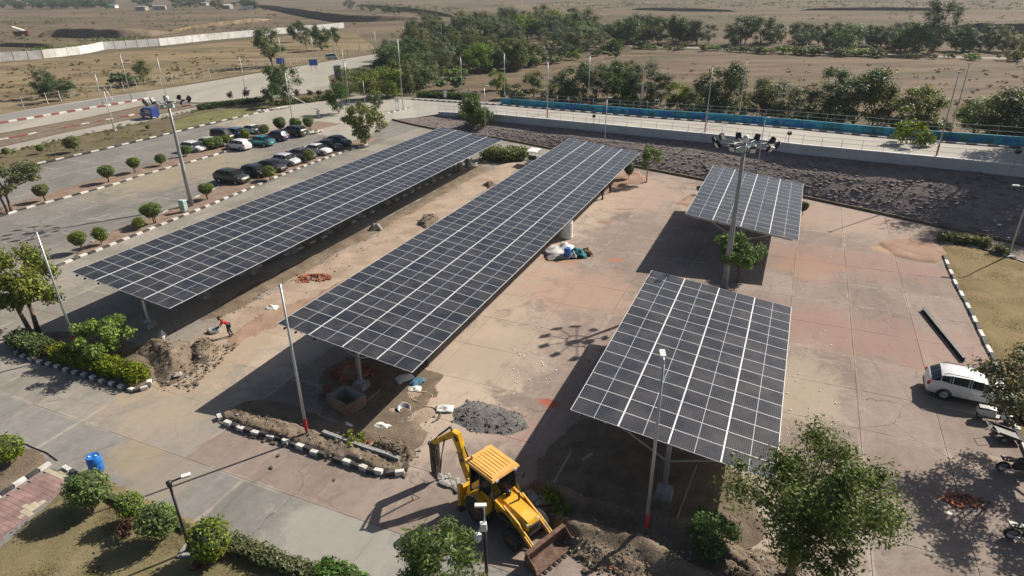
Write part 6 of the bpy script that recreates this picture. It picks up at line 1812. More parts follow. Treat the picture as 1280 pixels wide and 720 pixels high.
# loader arms and bucket
for s in (-1, 1):
    mb = MB()
    y = s * .56
    for p, q, h in (((.72, y, 1.52), (1.75, y, 1.30), .2), ((1.75, y, 1.30), (3.25, y, .36), .2)): mb.bar(p, q, .09, h)
    la = mb.build('loader_arm', M['yellow'], BH)
    mb = MB(); mb.tube([(1.0, y + s * .09, 1.0), (1.9, y + s * .09, 1.05)], .05, 8); mb.tube([(1.9, y + s * .09, 1.05), (2.5, y + s * .09, .85)], .03, 8); mb.build('lift_cylinder', M['darksteel'], la)
    mb = MB(); mb.bar((1.35, y, 1.62), (2.35, y - s * .03, 1.18), .07, .1); mb.bar((2.35, y, 1.18), (3.28, y, .62), .06, .08); mb.build('tilt_link', M['yellow'], la)
    mb = MB(); mb.bar((.95, s * .47, .9), (.72, s * .53, 1.62), .14, .16, 0, (0, 1, 0)); mb.build('loader_tower', M['yellow'], BH)
mb = MB(); mb.tube([(2.55, -.56, .75), (2.55, .56, .75)], .07, 10); mb.build('cross_tube', M['yellow'], BH)
BW_ = 2.3
bkt = MB()
prof = [(3.30, .74), (3.22, .42), (3.27, .15), (3.42, .04), (4.0, .05), (4.0, .09), (3.44, .10), (3.33, .20), (3.29, .44), (3.37, .74)]
bkt.side(prof[::-1], -BW_ / 2, BW_ / 2)
for s in (-1, 1): bkt.side([(3.30, .73), (3.22, .42), (3.27, .15), (3.42, .05), (3.98, .06), (3.80, .45), (3.45, .73)][::-1], *sorted((s * BW_ / 2, s * (BW_ / 2 - .03))))
bkt.box((3.34, 0, .77), (.20, BW_, .07))
bucket = bkt.build('loader_bucket', M['rust'], BH)
for k in range(8):
    mb = MB(); mb.box((4.07, -BW_ / 2 + .12 + k * (BW_ - .24) / 7, .07), (.2, .07, .05), None, 0, .7); mb.build('bucket_tooth', M['darksteel'], bucket)
# rear frame, stabilisers, boom
side_part('rear_frame', [(-1.2, .45), (-1.0, .45), (-1.0, 1.25), (-1.2, 1.25)], -1.02, 1.02, 'yellow')
for s in (-1, 1):
    mb = MB(); mb.box((-1.12, s * .98, .85), (.2, .2, 1.15)); st_ = mb.build('stabiliser', M['yellow'], BH)
    mb = MB(); mb.box((-1.12, s * .98, .16), (.11, .11, .3)); mb.box((-1.12, s * .98, .03), (.34, .34, .06)); mb.build('stabiliser_foot', M['darksteel'], st_)
mb = MB(); mb.box((-1.32, -.1, .95), (.24, .5, .6)); mb.tube([(-1.45, -.1, .6), (-1.45, -.1, 1.35)], .13, 10); mb.build('swing_post', M['yellow'], BH)
# the boom plane, from the swing post to the breaker's point
Wm = Matrix.Translation((bx, by, 0)) @ Matrix.Rotation(pi / 2 - baz, 4, 'Z')
Wi = Wm.inverted()
tip = Wi @ G(546, 600)
piv = Vector((-1.5, -.1, 1.1))
hd = Vector((tip.x - piv.x, tip.y - piv.y, 0)); D = hd.length; hd.normalize()
def bp(r, z): return Vector((piv.x + hd.x * r, piv.y + hd.y * r, z))
side_n = Vector((-hd.y, hd.x, 0))
def plate(mb, pts, y, w):                    # outline in the boom plane (r, z)
    n = len(pts)
    vs = [tuple(bp(r, z) + side_n * (y - w / 2)) for r, z in pts] + [tuple(bp(r, z) + side_n * (y + w / 2)) for r, z in pts]
    mb.add(vs, [tuple(range(n)), tuple(range(n, 2 * n))[::-1]] + [(i, n + i, n + (i + 1) % n, (i + 1) % n) for i in range(n)])
BOOMTOP = 3.35
e_r, e_z = .72, BOOMTOP
mb = MB(); plate(mb, [(-.12, .95), (.12, .9), (.45, 1.8), (.58, 2.6), (e_r + .12, e_z - .12), (e_r + .05, e_z + .14), (e_r - .25, e_z + .1), (.28, 2.7), (.12, 1.9)], 0, .26); boom = mb.build('boom', M['yellow'], BH)
mb = MB(); mb.tube([bp(-.12, 1.35), bp(-.02, 2.1)], .065, 8); mb.tube([bp(-.02, 2.1), bp(.22, 2.8)], .035, 8); mb.build('boom_cylinder', M['darksteel'], boom)
# lettering on both cheeks of the boom
for sd in (-1, 1):
    cu = bpy.data.curves.new('lettering', 'FONT'); cu.body = 'JCB'; cu.size = .36; cu.extrude = .004; cu.align_x = 'CENTER'; cu.align_y = 'CENTER'
    ob = bpy.data.objects.new('lettering', cu)
    me = bpy.data.meshes.new_from_object(ob)
    bpy.data.objects.remove(ob); bpy.data.curves.remove(cu)
    me.name = 'lettering'
    me.materials.append(M['black'])
    along = (bp(.50, 2.7) - bp(.28, 1.7)).normalized() * (-1 if sd > 0 else -1)
    nrm = side_n * sd
    upv = nrm.cross(along)
    mat = Matrix((along, upv, nrm)).transposed().to_4x4()
    mat.translation = bp(.36, 2.2) + side_n * sd * .136
    o = link('lettering', me, boom); o.matrix_local = mat
d_r, d_z = D - .02, 2.3
mb = MB(); plate(mb, [(e_r - .12, e_z + .12), (e_r + .1, e_z + .16), (d_r * .6 + e_r * .4, d_z * .6 + e_z * .4 + .2), (d_r + .1, d_z + .06), (d_r + .02, d_z - .12), (d_r * .5 + e_r * .5, d_z * .5 + e_z * .5 - .12), (e_r - .02, e_z - .16)], 0, .22); dip = mb.build('dipper', M['yellow'], BH)
mb = MB(); mb.tube([bp(.5, 3.1) + side_n * .16, bp(e_r + .25, e_z + .3)], .055, 8); mb.tube([bp(e_r + .2, e_z + .32), bp(d_r * .75 + e_r * .25, d_z * .75 + e_z * .25 + .3)], .05, 8); mb.tube([bp(d_r * .75 + e_r * .25, d_z * .75 + e_z * .25 + .3), bp(d_r, d_z + .16)], .03, 8); mb.build('dipper_cylinder', M['darksteel'], dip)
br = MB()
rb = Matrix.Rotation(math.atan2(hd.y, hd.x), 3, 'Z')
br.box(bp(D, 1.55), (.34, .36, 1.0), rb); br.box(bp(D, 2.16), (.42, .30, .28), rb); br.box(bp(D, .80), (.30, .32, .6), rb, 0, 1.12); br.box(bp(D, 1.55), (.40, .10, .9), rb)
brk = br.build('breaker', M['darksteel'], BH)
mb = MB(); mb.tube([bp(D, .6), bp(D, .3), bp(D, .03)], [.07, .07, .02], 10); mb.build('chisel', M['darksteel'], brk)
for k, yy in ((0, .12), (1, .2)):
    mb = MB(); mb.tube([bp(d_r * .4 + e_r * .6, 2.9) + side_n * yy, bp(D * .70, 2.0 - k * .25) + side_n * (yy + .1), bp(D * .74, 1.2 - k * .3) + side_n * (yy + .12), bp(D * .93, 1.1 - k * .1) + side_n * yy, bp(D, 1.6) + side_n * yy], .022, 6, 0, False); mb.build('hydraulic_hose', M['hose'], BH)
# ------------------------------------------------------------------ people
def skinned(name, verts, edges, radii, mat, parent, root=0, sub=1, extra=None):
    me = bpy.data.meshes.new(name)
    me.from_pydata(verts, edges, [])
    me.materials.append(mat)
    o = link(name, me, parent)
    o.modifiers.new('skin', 'SKIN')
    if not me.skin_vertices: me.attributes  # layer is made with the modifier
    sv = me.skin_vertices[0].data if me.skin_vertices else None
    if sv is None: return o
    for i, r in enumerate(radii):
        sv[i].radius = (r, r) if not hasattr(r, '__len__') else r
        sv[i].use_root = (i == root)
    s = o.modifiers.new('sub', 'SUBSURF'); s.levels = sub; s.render_levels = sub
    return o
def person(label, loc, rz, J, shirt, trousers, group=None, hair=True):
    """J: joints in metres; x forward, y left, z up"""
    t = thing('person', label, 'person', loc, rz, group)
    names = ['pelvis', 'waist', 'chest', 'neck', 'head', 'crown', 'shL', 'elL', 'wrL', 'shR', 'elR', 'wrR', 'hipL', 'knL', 'anL', 'toL', 'hipR', 'knR', 'anR', 'toR']
    V = [J[k] for k in names]
    ix = {k: i for i, k in enumerate(names)}
    E = [('pelvis', 'waist'), ('waist', 'chest'), ('chest', 'neck'), ('neck', 'head'), ('head', 'crown'), ('chest', 'shL'), ('shL', 'elL'), ('elL', 'wrL'), ('chest', 'shR'), ('shR', 'elR'), ('elR', 'wrR'),
         ('pelvis', 'hipL'), ('hipL', 'knL'), ('knL', 'anL'), ('anL', 'toL'), ('pelvis', 'hipR'), ('hipR', 'knR'), ('knR', 'anR'), ('anR', 'toR')]
    R_ = dict(pelvis=.13, waist=.12, chest=.14, neck=.055, head=.095, crown=.08, shL=.06, elL=.042, wrL=.028, shR=.06, elR=.042, wrR=.028, hipL=.085, knL=.058, anL=.04, toL=.035, hipR=.085, knR=.058, anR=.04, toR=.035)
    Vb = list(V); Eb = [(ix[a], ix[b]) for a, b in E]; Rb = [R_[k] * .93 for k in names]
    for side in ('L', 'R'):
        w = Vector(J['wr' + side]); e = Vector(J['el' + side]); d = (w - e).normalized()
        yv = d.cross(Vector((0, 0, 1)))
        yv = yv.normalized() if yv.length > .1 else Vector((0, 1, 0))
        palm = w + d * .075
        Vb.append(tuple(palm)); Rb.append((.034, .022)); pi_ = len(Vb) - 1; Eb.append((ix['wr' + side], pi_))
        for k, (off, ln) in enumerate(((-.028, .075), (-.009, .09), (.010, .085), (.028, .065))):
            a = palm + d * .03 + yv * off; b_ = a + d * ln * .6 + Vector((0, 0, -.015)); c_ = b_ + d * ln * .4 + Vector((0, 0, -.03))
            n0 = len(Vb)
            Vb += [tuple(a), tuple(b_), tuple(c_)]; Rb += [.010, .009, .007]; Eb += [(pi_, n0), (n0, n0 + 1), (n0 + 1, n0 + 2)]
        a = w + d * .045 + yv * .04; b_ = a + d * .035 + yv * .022
        n0 = len(Vb); Vb += [tuple(a), tuple(b_)]; Rb += [.011, .009]; Eb += [(pi_, n0), (n0, n0 + 1)]
    skinned('body', Vb, Eb, Rb, M['skin'], t)
    def sub(nm, ks, scale, mat, ends=None, root=None):
        vs = [J[k] if not ends or k not in ends else tuple(Vector(J[ends[k][0]]).lerp(Vector(J[k]), ends[k][1])) for k in ks]
        es = [(ks.index(a), ks.index(b)) for a, b in E if a in ks and b in ks]
        skinned(nm, vs, es, [R_[k] * scale + .012 for k in ks], mat, t, ks.index(root))
    sub('shirt', ['pelvis', 'waist', 'chest', 'neck', 'shL', 'elL', 'shR', 'elR'], 1.08, shirt, {'neck': ('chest', .55), 'elL': ('shL', .75), 'elR': ('shR', .75), 'pelvis': ('waist', .8)}, 'chest')
    sub('trousers', ['pelvis', 'hipL', 'knL', 'anL', 'hipR', 'knR', 'anR'], 1.1, trousers, {'anL': ('knL', .92), 'anR': ('knR', .92)}, 'pelvis')
    hd, cr = Vector(J['head']), Vector(J['crown'])
    up = (cr - hd).normalized()
    fw = Vector(J['face']).normalized()
    c = hd + up * .05
    mb = MB()
    sd = up.cross(fw)
    prof = [(.0, .118), (.05, .108), (.088, .07), (.105, .02), (.10, -.03), (.0, -.05)]
    rot = Matrix((fw, sd, up)).transposed()
    vs, fs = [], []
    nn = 12
    for r, z in prof:
        for k in range(nn):
            a = 2 * pi * k / nn
            vs.append(tuple(c - fw * .018 + rot @ Vector((r * cos(a), r * sin(a), z))))
    for i in range(len(prof) - 1):
        for k in range(nn): fs.append((i * nn + k, (i + 1) * nn + k, (i + 1) * nn + (k + 1) % nn, i * nn + (k + 1) % nn))
    mb.add(vs, fs, 0, True); mb.build('hair', M['hair'], t)
    mb = MB(); p = hd + fw * .10 + up * .015; mb.box(p, (.03, .028, .045), rot, 0, .6); mb.build('nose', M['skin'], t)
    for s in (-1, 1):
        mb = MB(); mb.box(hd + fw * .088 + sd * s * .035 + up * .035, (.012, .026, .014), rot); mb.build('eye', M['hair'], t)
        mb = MB(); mb.box(hd + sd * s * .10 + up * .02, (.035, .018, .06), rot); mb.build('ear', M['skin'], t)
    mb = MB(); mb.box(hd + fw * .09 - up * .035, (.012, .05, .012), rot); mb.build('mouth', M['redsoil'], t)
    for s in ('L', 'R'):
        a, b_ = Vector(J['an' + s]), Vector(J['to' + s])
        mb = MB(); mb.bar((a.x - .05, a.y, .03), (b_.x + .05, b_.y, .03), .09, .06); mb.build('shoe', M['black'], t)
    return t
BEND = dict(pelvis=(0, 0, .92), waist=(.09, 0, 1.06), chest=(.26, 0, 1.24), neck=(.38, 0, 1.36), head=(.46, 0, 1.44), crown=(.51, 0, 1.51), face=(.8, 0, -.6),
            shL=(.31, .18, 1.27), elL=(.46, .22, 1.02), wrL=(.64, .13, .84), shR=(.31, -.18, 1.27), elR=(.45, -.22, 1.02), wrR=(.63, -.13, .84),
            hipL=(0, .09, .88), knL=(.10, .12, .48), anL=(-.02, .13, .08), toL=(.14, .14, .03), hipR=(0, -.09, .88), knR=(-.02, -.1, .47), anR=(-.16, -.11, .08), toR=(0, -.12, .03))
STAND = dict(pelvis=(0, 0, .93), waist=(.01, 0, 1.08), chest=(.02, 0, 1.3), neck=(.02, 0, 1.46), head=(.03, 0, 1.57), crown=(.03, 0, 1.66), face=(1, 0, -.15),
             shL=(.02, .18, 1.38), elL=(.0, .25, 1.10), wrL=(.10, .24, .88), shR=(.02, -.18, 1.38), elR=(.03, -.25, 1.12), wrR=(.2, -.2, .98),
             hipL=(0, .09, .88), knL=(.04, .11, .48), anL=(-.02, .12, .08), toL=(.14, .13, .03), hipR=(0, -.09, .88), knR=(.0, -.11, .48), anR=(-.06, -.12, .08), toR=(.1, -.14, .03))
b = G(288.5, 421)
person('worker in a red shirt bending over a pan on the dirt', (b.x, b.y, .05), rad(205), BEND, M['redshirt'], M['darktrouser'])
mb = MB(); mb.lathe([(0, .0), (.16, .01), (.27, .09), (.29, .09), (.17, -.02), (0, -.03)], 16)
hx = Vector((b.x, b.y, 0)) + Vector((cos(rad(205)), sin(rad(205)), 0)) * .85
tag(mb.build('pan', M['galv_old'], None, (hx.x, hx.y, .80)), 'shallow metal pan held by the bending worker', 'pan')
b = G(269, 416)
mb = MB()
pts = [(.5 * cos(a) * random.uniform(.7, 1.2), .35 * sin(a) * random.uniform(.7, 1.2)) for a in np.linspace(0, 2 * pi, 12)[:-1]]
mb.prism(pts, 0, [random.uniform(.05, .3) for _ in pts]); tag(mb.build('plastic_sack', M['cement'], None, (b.x, b.y, .06)), 'pale crumpled sack lying in front of the bending worker', 'sack')
p = G(753, 249); person('person in dark clothes at the edge of the middle carport, left of two', p, rad(200), STAND, M['greycloth'], M['darktrouser'])
p = G(762.5, 241); person('person in brown clothes at the edge of the middle carport, right of two', p, rad(150), STAND, M['browncloth'], M['black'])
p = G(533, 457); person('person in dark trousers standing in the shade under the near end of the middle carport', p, rad(230), STAND, M['greycloth'], M['darktrouser'])

# ------------------------------------------------------------------ things lying about the yard
def barrel(u, v, lab, h=.95, r=.30, mat='blue_drum'):
    t = thing('drum', lab, 'drum', G(u, v), random.random())
    mb = MB(); mb.lathe([(0, 0), (r * .9, 0), (r * .97, .05), (r, h * .25), (r * 1.04, h * .3), (r * 1.04, h * .34), (r, h * .38), (r, h * .64), (r * 1.04, h * .68), (r * 1.04, h * .72), (r, h * .76), (r * .95, h * .95), (r * .9, h), (r * .82, h - .03), (0, h - .03)], 18); mb.build('body', M[mat], t)
    for s in (-1, 1):
        mb = MB(); mb.tube([(s * r * .45, 0, h - .04), (s * r * .45, 0, h + .01)], .05, 8); mb.build('bung', M['white'], t)
    return t
barrel(122, 588, 'blue plastic drum on the road beside the round green shrub', .92, .33)
barrel(709, 322, 'blue plastic drum beside the white sheets under the middle carport edge', .95, .3)
b = G(708, 297)
t = thing('water_tank', 'white ribbed water tank at the edge of the middle carport', 'tank', b)
mb = MB()
pr = [(0, 0), (.56, 0)]
for k in range(6): pr += [(.60, .12 + k * .26), (.60, .24 + k * .26), (.57, .28 + k * .26), (.57, .34 + k * .26)]
pr += [(.56, 1.75), (.42, 1.9), (.24, 1.96), (.24, 2.02), (0, 2.03)]
mb.lathe(pr, 22); mb.build('body', M['tarp'], t)
mb = MB(); mb.lathe([(0, 2.09), (.2, 2.08), (.27, 2.0), (.27, 2.03), (0, 2.04)][::-1], 18); mb.build('lid', M['white'], t)
def cloth(name, lab, cat, u, v, rx, ry, h, mat, seed, rz=0.0, z=0.0, n=16):
    """a crumpled sheet or bundle"""
    X, Y = np.meshgrid(np.linspace(-1, 1, n), np.linspace(-1, 1, n))
    rr = np.sqrt(X ** 2 + Y ** 2)
    fall = np.clip(1.12 - (np.abs(X) ** 4 + np.abs(Y) ** 4) ** .25 - .25 * (fbm(X * 2, Y * 2, 1.1, seed + 2) - .5), 0, 1)
    Z = h * fall ** .6 * (.35 + 1.2 * fbm(X * 3, Y * 3, .8, seed, 3)) + .02
    Xw = X * rx * (1 + .25 * (fbm(X * 2, Y * 2, .7, seed + 4) - .5)); Yw = Y * ry * (1 + .25 * (fbm(X * 2, Y * 2, .7, seed + 8) - .5))
    idx = np.arange(n * n).reshape(n, n)
    keep = np.ones((n - 1) ** 2, bool)
    q = np.stack([idx[:-1, :-1], idx[:-1, 1:], idx[1:, 1:], idx[1:, :-1]], -1).reshape(-1, 4)[keep]
    o = link(name, np_mesh(name, np.stack([Xw.ravel(), Yw.ravel(), Z.ravel()], 1), q, M[mat], True))
    p = G(u, v); o.location = (p.x, p.y, z); o.rotation_euler = (0, 0, rz)
    sd = o.modifiers.new('thickness', 'SOLIDIFY'); sd.thickness = .02
    return tag(o, lab, cat)
cloth('tarpaulin', 'big crumpled white sheet beside the blue drum at the carport edge', 'sheet', 701, 316, 1.5, 1.0, .85, 'tarp', 41, .4)
cloth('tarpaulin', 'pale grey sheet lying flat in front of the white one', 'sheet', 696, 322, 1.0, .6, .3, 'cement', 42, .2)
cloth('cloth_bundle', 'teal cloth bundle right of the blue drum', 'bundle', 722, 320, .75, .6, .75, 'tealcloth', 43)
cloth('cloth_bundle', 'brown cloth bundle at the right end of the row of bundles', 'bundle', 733, 318, .55, .5, .65, 'browncloth', 44)
cloth('cloth_bundle', 'white bag between the blue drum and teal bundle', 'bag', 715.5, 322, .4, .35, .55, 'tarp', 45)
cloth('cement_sack', 'white sack in the shade at the near end of the middle carport', 'sack', 506, 475, .55, .4, .35, 'tarp', 46, .5)
cloth('cement_sack', 'green-grey sack at the edge of the shade below the middle carport', 'sack', 521, 479, .5, .35, .3, 'bluecloth', 47, .9)
cloth('cement_sack', 'pale sack on the dirt left of the middle carport, toward the camera', 'sack', 340, 386, .45, .35, .28, 'paper', 48)
cloth('cement_sack', 'cream sack lying in the sun below the mixing patch', 'sack', 479, 535, .55, .32, .2, 'paper', 49, 2.6)
cloth('cement_sack', 'cream sack beside the gravel pile', 'sack', 556, 512, .5, .35, .22, 'paper', 50)
cloth('cement_sack', 'small cream sack beside the earth-filled ring', 'sack', 518, 487, .4, .3, .16, 'paper', 51)
cloth('grey_sack', 'grey folded sack standing in the dirt strip between the carports', 'sack', 470, 288, .6, .35, .75, 'cement', 52, .4)
cloth('grey_sack', 'white pointed sack beside the earth mound under the leftmost carport', 'sack', 203, 424, .25, .25, .7, 'tarp', 53)
cloth('grey_sack', 'bluish sheet scrap in the shade beside the brick pit', 'sheet', 428, 535, .5, .3, .1, 'tarp', 54, .8)
t = thing('mixing_pan', 'round metal mortar pan tilted on the ground beside the mixing patch', 'pan', G(505, 512))
t.rotation_euler = (.35, 0, .4)
mb = MB(); mb.lathe([(0, .03), (.22, .04), (.34, .17), (.37, .18), (.24, .0), (0, -.01)], 18); mb.build('bowl', M['galv_old'], t)
t = thing('mixing_ring', 'ring of sand for mixing mortar on the yard', 'sand ring', G(527, 497))
mb = MB(); mb.tube([(.62 * cos(a), .5 * sin(a), .04) for a in np.linspace(0, 2 * pi, 22)], [.06 * random.uniform(.5, 1.5) for _ in range(22)], 7, 0, False); mb.build('ring', M['sand'], t)
t = thing('wet_mix', 'dark crescent of wet mortar on the yard', 'mortar', G(528, 520))
mb = MB(); mb.tube([(1.0 * cos(a), .8 * sin(a), .03) for a in np.linspace(-.9, 2.2, 16)], [.07 * random.uniform(.4, 1.4) for _ in range(16)], 7, 0, False); mb.build('crescent', M['darksoil'], t)
# brick-lined pit
pit = thing('brick_pit', 'open rectangular brick pit in the shade under the middle carport', 'pit', G(434, 507), -AZ - .25)
bm_ = MB(); bm_.box((0, 0, 0), (.23, .11, .075)); BR = bm_.mesh('brick', M['brick_old'])
mb = MB()
for x, y, sx, sy in ((0, .62, 1.7, .1), (0, -.62, 1.7, .1), (.85, 0, .1, 1.34), (-.85, 0, .1, 1.34)): mb.box((x, y, .36), (sx, sy, .72))
mb.build('mortar_core', M['cement'], pit)
for c in range(9):
    for side in range(4):
        L = 1.84 if side < 2 else 1.3
        n = int(L / .245)
        for k in range(n):
            s = (k - (n - 1) / 2) * .245 + (.06 if c % 2 else -.06)
            x, y, r = (s, .66 if side == 0 else -.66, 0) if side < 2 else (.89 if side == 2 else -.89, s, pi / 2)
            if random.random() < .04: continue
            o = link('brick', BR, pit, (x + random.gauss(0, .004), y + random.gauss(0, .004), .04 + c * .083)); o.rotation_euler = (0, 0, r + random.gauss(0, .02))
def brick_heap(label, u, v, n, rx, ry, h, mat='brick'):
    t = thing('brick_heap', label, 'brick heap', G(u, v))
    b_ = MB(); b_.box((0, 0, 0), (.23, .11, .075)); me = b_.mesh('brick', M[mat])
    for i in range(min(n, 290)):
        a, q = random.uniform(0, 6.28), math.sqrt(random.random())
        z = max(.04, (1 - q) * h * random.uniform(.3, 1.0) + .03)
        o = link('brick', me, t, (rx * q * cos(a), ry * q * sin(a), z)); o.rotation_euler = (random.gauss(0, .35), random.gauss(0, .35), random.uniform(0, 6.28))
    mb = MB(); mb.lathe([(0, h * .7), (.5, h * .45), (.95, .0)][::-1], 10); o = mb.build('rubble_core', M['redsoil'], t); o.scale = (rx * .85, ry * .85, 1)
    return t
brick_heap('scattered heap of red bricks on the dirt between the carports', 393, 349, 170, 1.6, 1.0, .4)
brick_heap('small stack of red bricks beside the trench spoil', 775, 706, 34, .7, .4, .22)
brick_heap('dark heap of bricks stacked in the shade around the first post of the middle carport', 441, 468, 150, 1.5, 1.1, 1.0)
brick_heap('scattered brick bits beside the weeds on the planter', 468, 553, 40, .9, .6, .12)
brick_heap('reddish brick debris in the tree shade at the lower right', 1208, 628, 36, 1.1, .5, .08)
# low wall of the planter
pw = thing('planter_wall', 'low brick wall along the back of the kerbed planter', 'wall', (0, 0, 0))
pl = gp([(405, 546), (432, 556), (462, 567), (485, 574), (500, 580)])
bl = MB(); bl.box((0, 0, 0), (.38, .2, .19)); BL = bl.mesh('block', M['cement'])
for i in range(len(pl) - 1):
    D = (pl[i + 1] - pl[i]); n = max(1, round(D.length / .4))
    for c in range(2):
        for j in range(n): 
            o = link('block', BL, pw, pl[i].lerp(pl[i + 1], (j + .5) / n) + Vector((0, 0, .12 + c * .2))); o.rotation_euler = (0, 0, math.atan2(D.y, D.x) + random.gauss(0, .02))
# long steel beam on the yard, planks and pipes
def lying(name, label, cat, a, b_, w, h, mat, z=0.0):
    p, q = G(*a), G(*b_)
    t = thing(name, label, cat, p)
    d = q - p
    mb = MB()
    if name == 'steel_beam':
        for zz in (.012, h - .012): mb.bar((0, 0, zz), tuple(d + Vector((0, 0, zz))), w, .024)
        mb.bar((0, 0, h / 2), tuple(d + Vector((0, 0, h / 2))), .02, h - .05)
    elif name == 'concrete_lump': [stone(mb, (d.x / 2 + x_, d.y / 2 + y_, .14), r_, .85) for x_, y_, r_ in ((0, 0, .30), (.1, .08, .27), (-.12, .06, .24))]
    else: mb.bar((0, 0, h / 2 + z), tuple(d + Vector((0, 0, h / 2 + z))), w, h)
    o = mb.build('bar', M[mat], t)
    return t
lying('steel_beam', 'long dark steel beam lying on the yard behind the white car', 'beam', (1153, 388), (1205, 452), .26, .28, 'darksteel')
lying('plank', 'thin pale pole lying in the shade under the front right carport', 'pole', (845, 652), (872, 580), .07, .07, 'cement')
lying('plank', 'long straight plank in the shade left of the front right carport', 'plank', (688, 612), (725, 545), .09, .05, 'cement', .02)
lying('plank', 'broken pale board in the shade of the front right carport', 'board', (728, 576), (740, 568), .18, .04, 'cement', .02)
lying('plank', 'grey plank lying beside the brick pit', 'plank', (458, 503), (476, 488), .12, .05, 'cement', .02)
lying('plank', 'long pale pole lying on the road edge of the grass bed at right', 'pole', (1216, 640), (1232, 630), .06, .05, 'cement')
lying('paper_scrap', 'white paper scrap in the tree shade at the lower right', 'paper', (1184, 640), (1190, 643), .2, .015, 'paper')
lying('concrete_lump', 'pale boulder at the foot of the earth mound', 'boulder', (219, 474), (226, 471), .55, .4, 'cement')
for u, v, lab in [(401, 495, 'tilted board leaning near the brick pit, left of two'), (410, 493, 'tilted reddish board near the brick pit, right of two')]:
    t = thing('board', lab, 'board', G(u, v), .3)
    mb = MB(); mb.box((0, 0, .42), (.35, .04, .85), Matrix.Rotation(.3, 3, 'X')); mb.build('panel', M['brick_old' if u > 405 else 'cement'], t)
# cable on the road at the small garden
b = gp([(0, 545), (18, 548), (40, 559), (58, 566), (72, 576)])
mb = MB(); mb.tube([p + Vector((0, 0, .03)) for p in b], .022, 6, 0, False); tag(mb.build('cable', M['hose']), 'black cable curving over the road beyond the olive shrub', 'cable')
# concrete stubs at the far end of the leftmost carport
for u, v, lab in [(575, 213, 'pale concrete stub at the far end of the leftmost carport'), (585, 208, 'concrete stub beside the block hedge')]:
    t = thing('concrete_stub', lab, 'concrete block', G(u, v), -AZ)
    mb = MB(); mb.box((0, 0, .45), (.7, .7, .9), None, 0, .85); mb.build('block', M['cement'], t)
# white rocks round the small round bed at the end of the verge, and at the strip's end
for lab, pts in [('arc of white-painted rocks round the bed by the tall verge tree', [(322, 140), (330, 139.5), (338, 138), (348, 137), (354, 136), (359, 135)]), ('small white rocks at the end of the middle kerb strip', [(388, 168), (394, 167), (399, 165.5)])]:
    t = thing('rock_edging', lab, 'rocks', G(*pts[0]))
    o0 = G(*pts[0])
    for (u, v) in pts:
        for k in range(2):
            p = G(u + k * 3, v - k * .5) - o0
            mb = MB(); stone(mb, (0, 0, .15), .38, .8); mb.build('rock', M['kerb_white'], t, p)

# ---- paved path at the lower left: small pavers laid as one body
mb = MB()
A_, B_ = toAB(G(65, 584)), toAB(G(-50, 660))
quad = gp([(-60, 668), (0, 626), (65, 585), (97, 597), (60, 626), (0, 674), (-60, 718)])
xs_ = [p.x for p in quad]; ys_ = [p.y for p in quad]
th = math.atan2(G(65, 585).y - G(0, 626).y, G(65, 585).x - G(0, 626).x)
e1, e2 = Vector((cos(th), sin(th), 0)), Vector((-sin(th), cos(th), 0))
o0 = G(0, 626)
for i in range(-30, 26):
    for j in range(-18, 4):
        p = o0 + e1 * i * .25 + e2 * j * .25
        if not inside(np.array([p.x]), np.array([p.y]), [(q.x, q.y) for q in quad])[0]: continue
        cream = (i in (9, 10, 11)) or (abs(i - 1) + abs(j + 8) <= 2) or (abs(i + 9) + abs(j + 8) <= 2)
        mb.box((p.x, p.y, .015 + random.uniform(-.003, .003)), (.238, .238, .05), Matrix.Rotation(th, 3, 'Z'), 1 if cream else 0)
o = mb.build('path_pavers', [M['paver_pink'], M['paver_cream']]); o['kind'] = 'stuff'
sheet('path', quad, .004, M['joint'])

# ------------------------------------------------------------------ far things: gullies, huts, pump house
def ridge(name, pts, h, depth, mat, seed):
    """a raised scarp: steep earth face toward the camera, ground carried on behind"""
    rg2 = np.random.default_rng(seed)
    P = lerp_list(gp(pts), 8)
    vs, fs = [], []
    n = len(P)
    prof = [(0, -.1), (.25, .45), (.4, .85), (.7, 1.0), (2.2, .95), (4, .5), (7, -.1)]
    for i, p in enumerate(P):
        e = sin(pi * min(1, max(0, i / (n - 1)))) ** .35
        for (a, b_) in prof:
            w = rg2.normal() * h * .09
            vs.append((p.x + w * .7, p.y + a * h * depth + rg2.normal() * h * .1, (b_ * h * e + w * .4) if b_ > 0 else -.15))
    m = len(prof)
    for i in range(n - 1):
        for k in range(m - 1): fs.append((i * m + k, (i + 1) * m + k, (i + 1) * m + k + 1, i * m + k + 1))
    mb = MB(); mb.add(vs, fs, 0, True)
    return struct(mb.build(name, mat))
ridge('earth_scarp', [(46, 47), (70, 46), (110, 47.5), (150, 47.5), (192, 45)], 4.2, 1.0, M['darksoil'], 1)
ridge('earth_scarp', [(318, 8), (345, 13), (390, 22), (425, 27.5), (470, 27), (532, 25)], 4.5, .8, M['darksoil'], 2)
ridge('earth_scarp', [(445, 7), (490, 12), (530, 17), (570, 22)], 3.0, 1.5, M['verge'], 3)
ridge('earth_scarp', [(1205, 37), (1235, 41), (1290, 42), (1360, 42)], 3.8, .8, M['darksoil'], 4)
ridge('earth_scarp', [(790, 12), (850, 14), (920, 14.5)], 2.2, .8, M['verge'], 5)
ridge('earth_scarp', [(1000, 13), (1100, 13), (1200, 13.5)], 2.2, .8, M['verge'], 6)
ridge('earth_scarp', [(-60, 62), (0, 58), (60, 60), (130, 55)], 1.6, 2.0, M['verge'], 7)
ridge('earth_scarp', [(210, 40), (260, 34), (310, 28), (330, 26)], 2.0, 2.0, M['meadow'], 8)
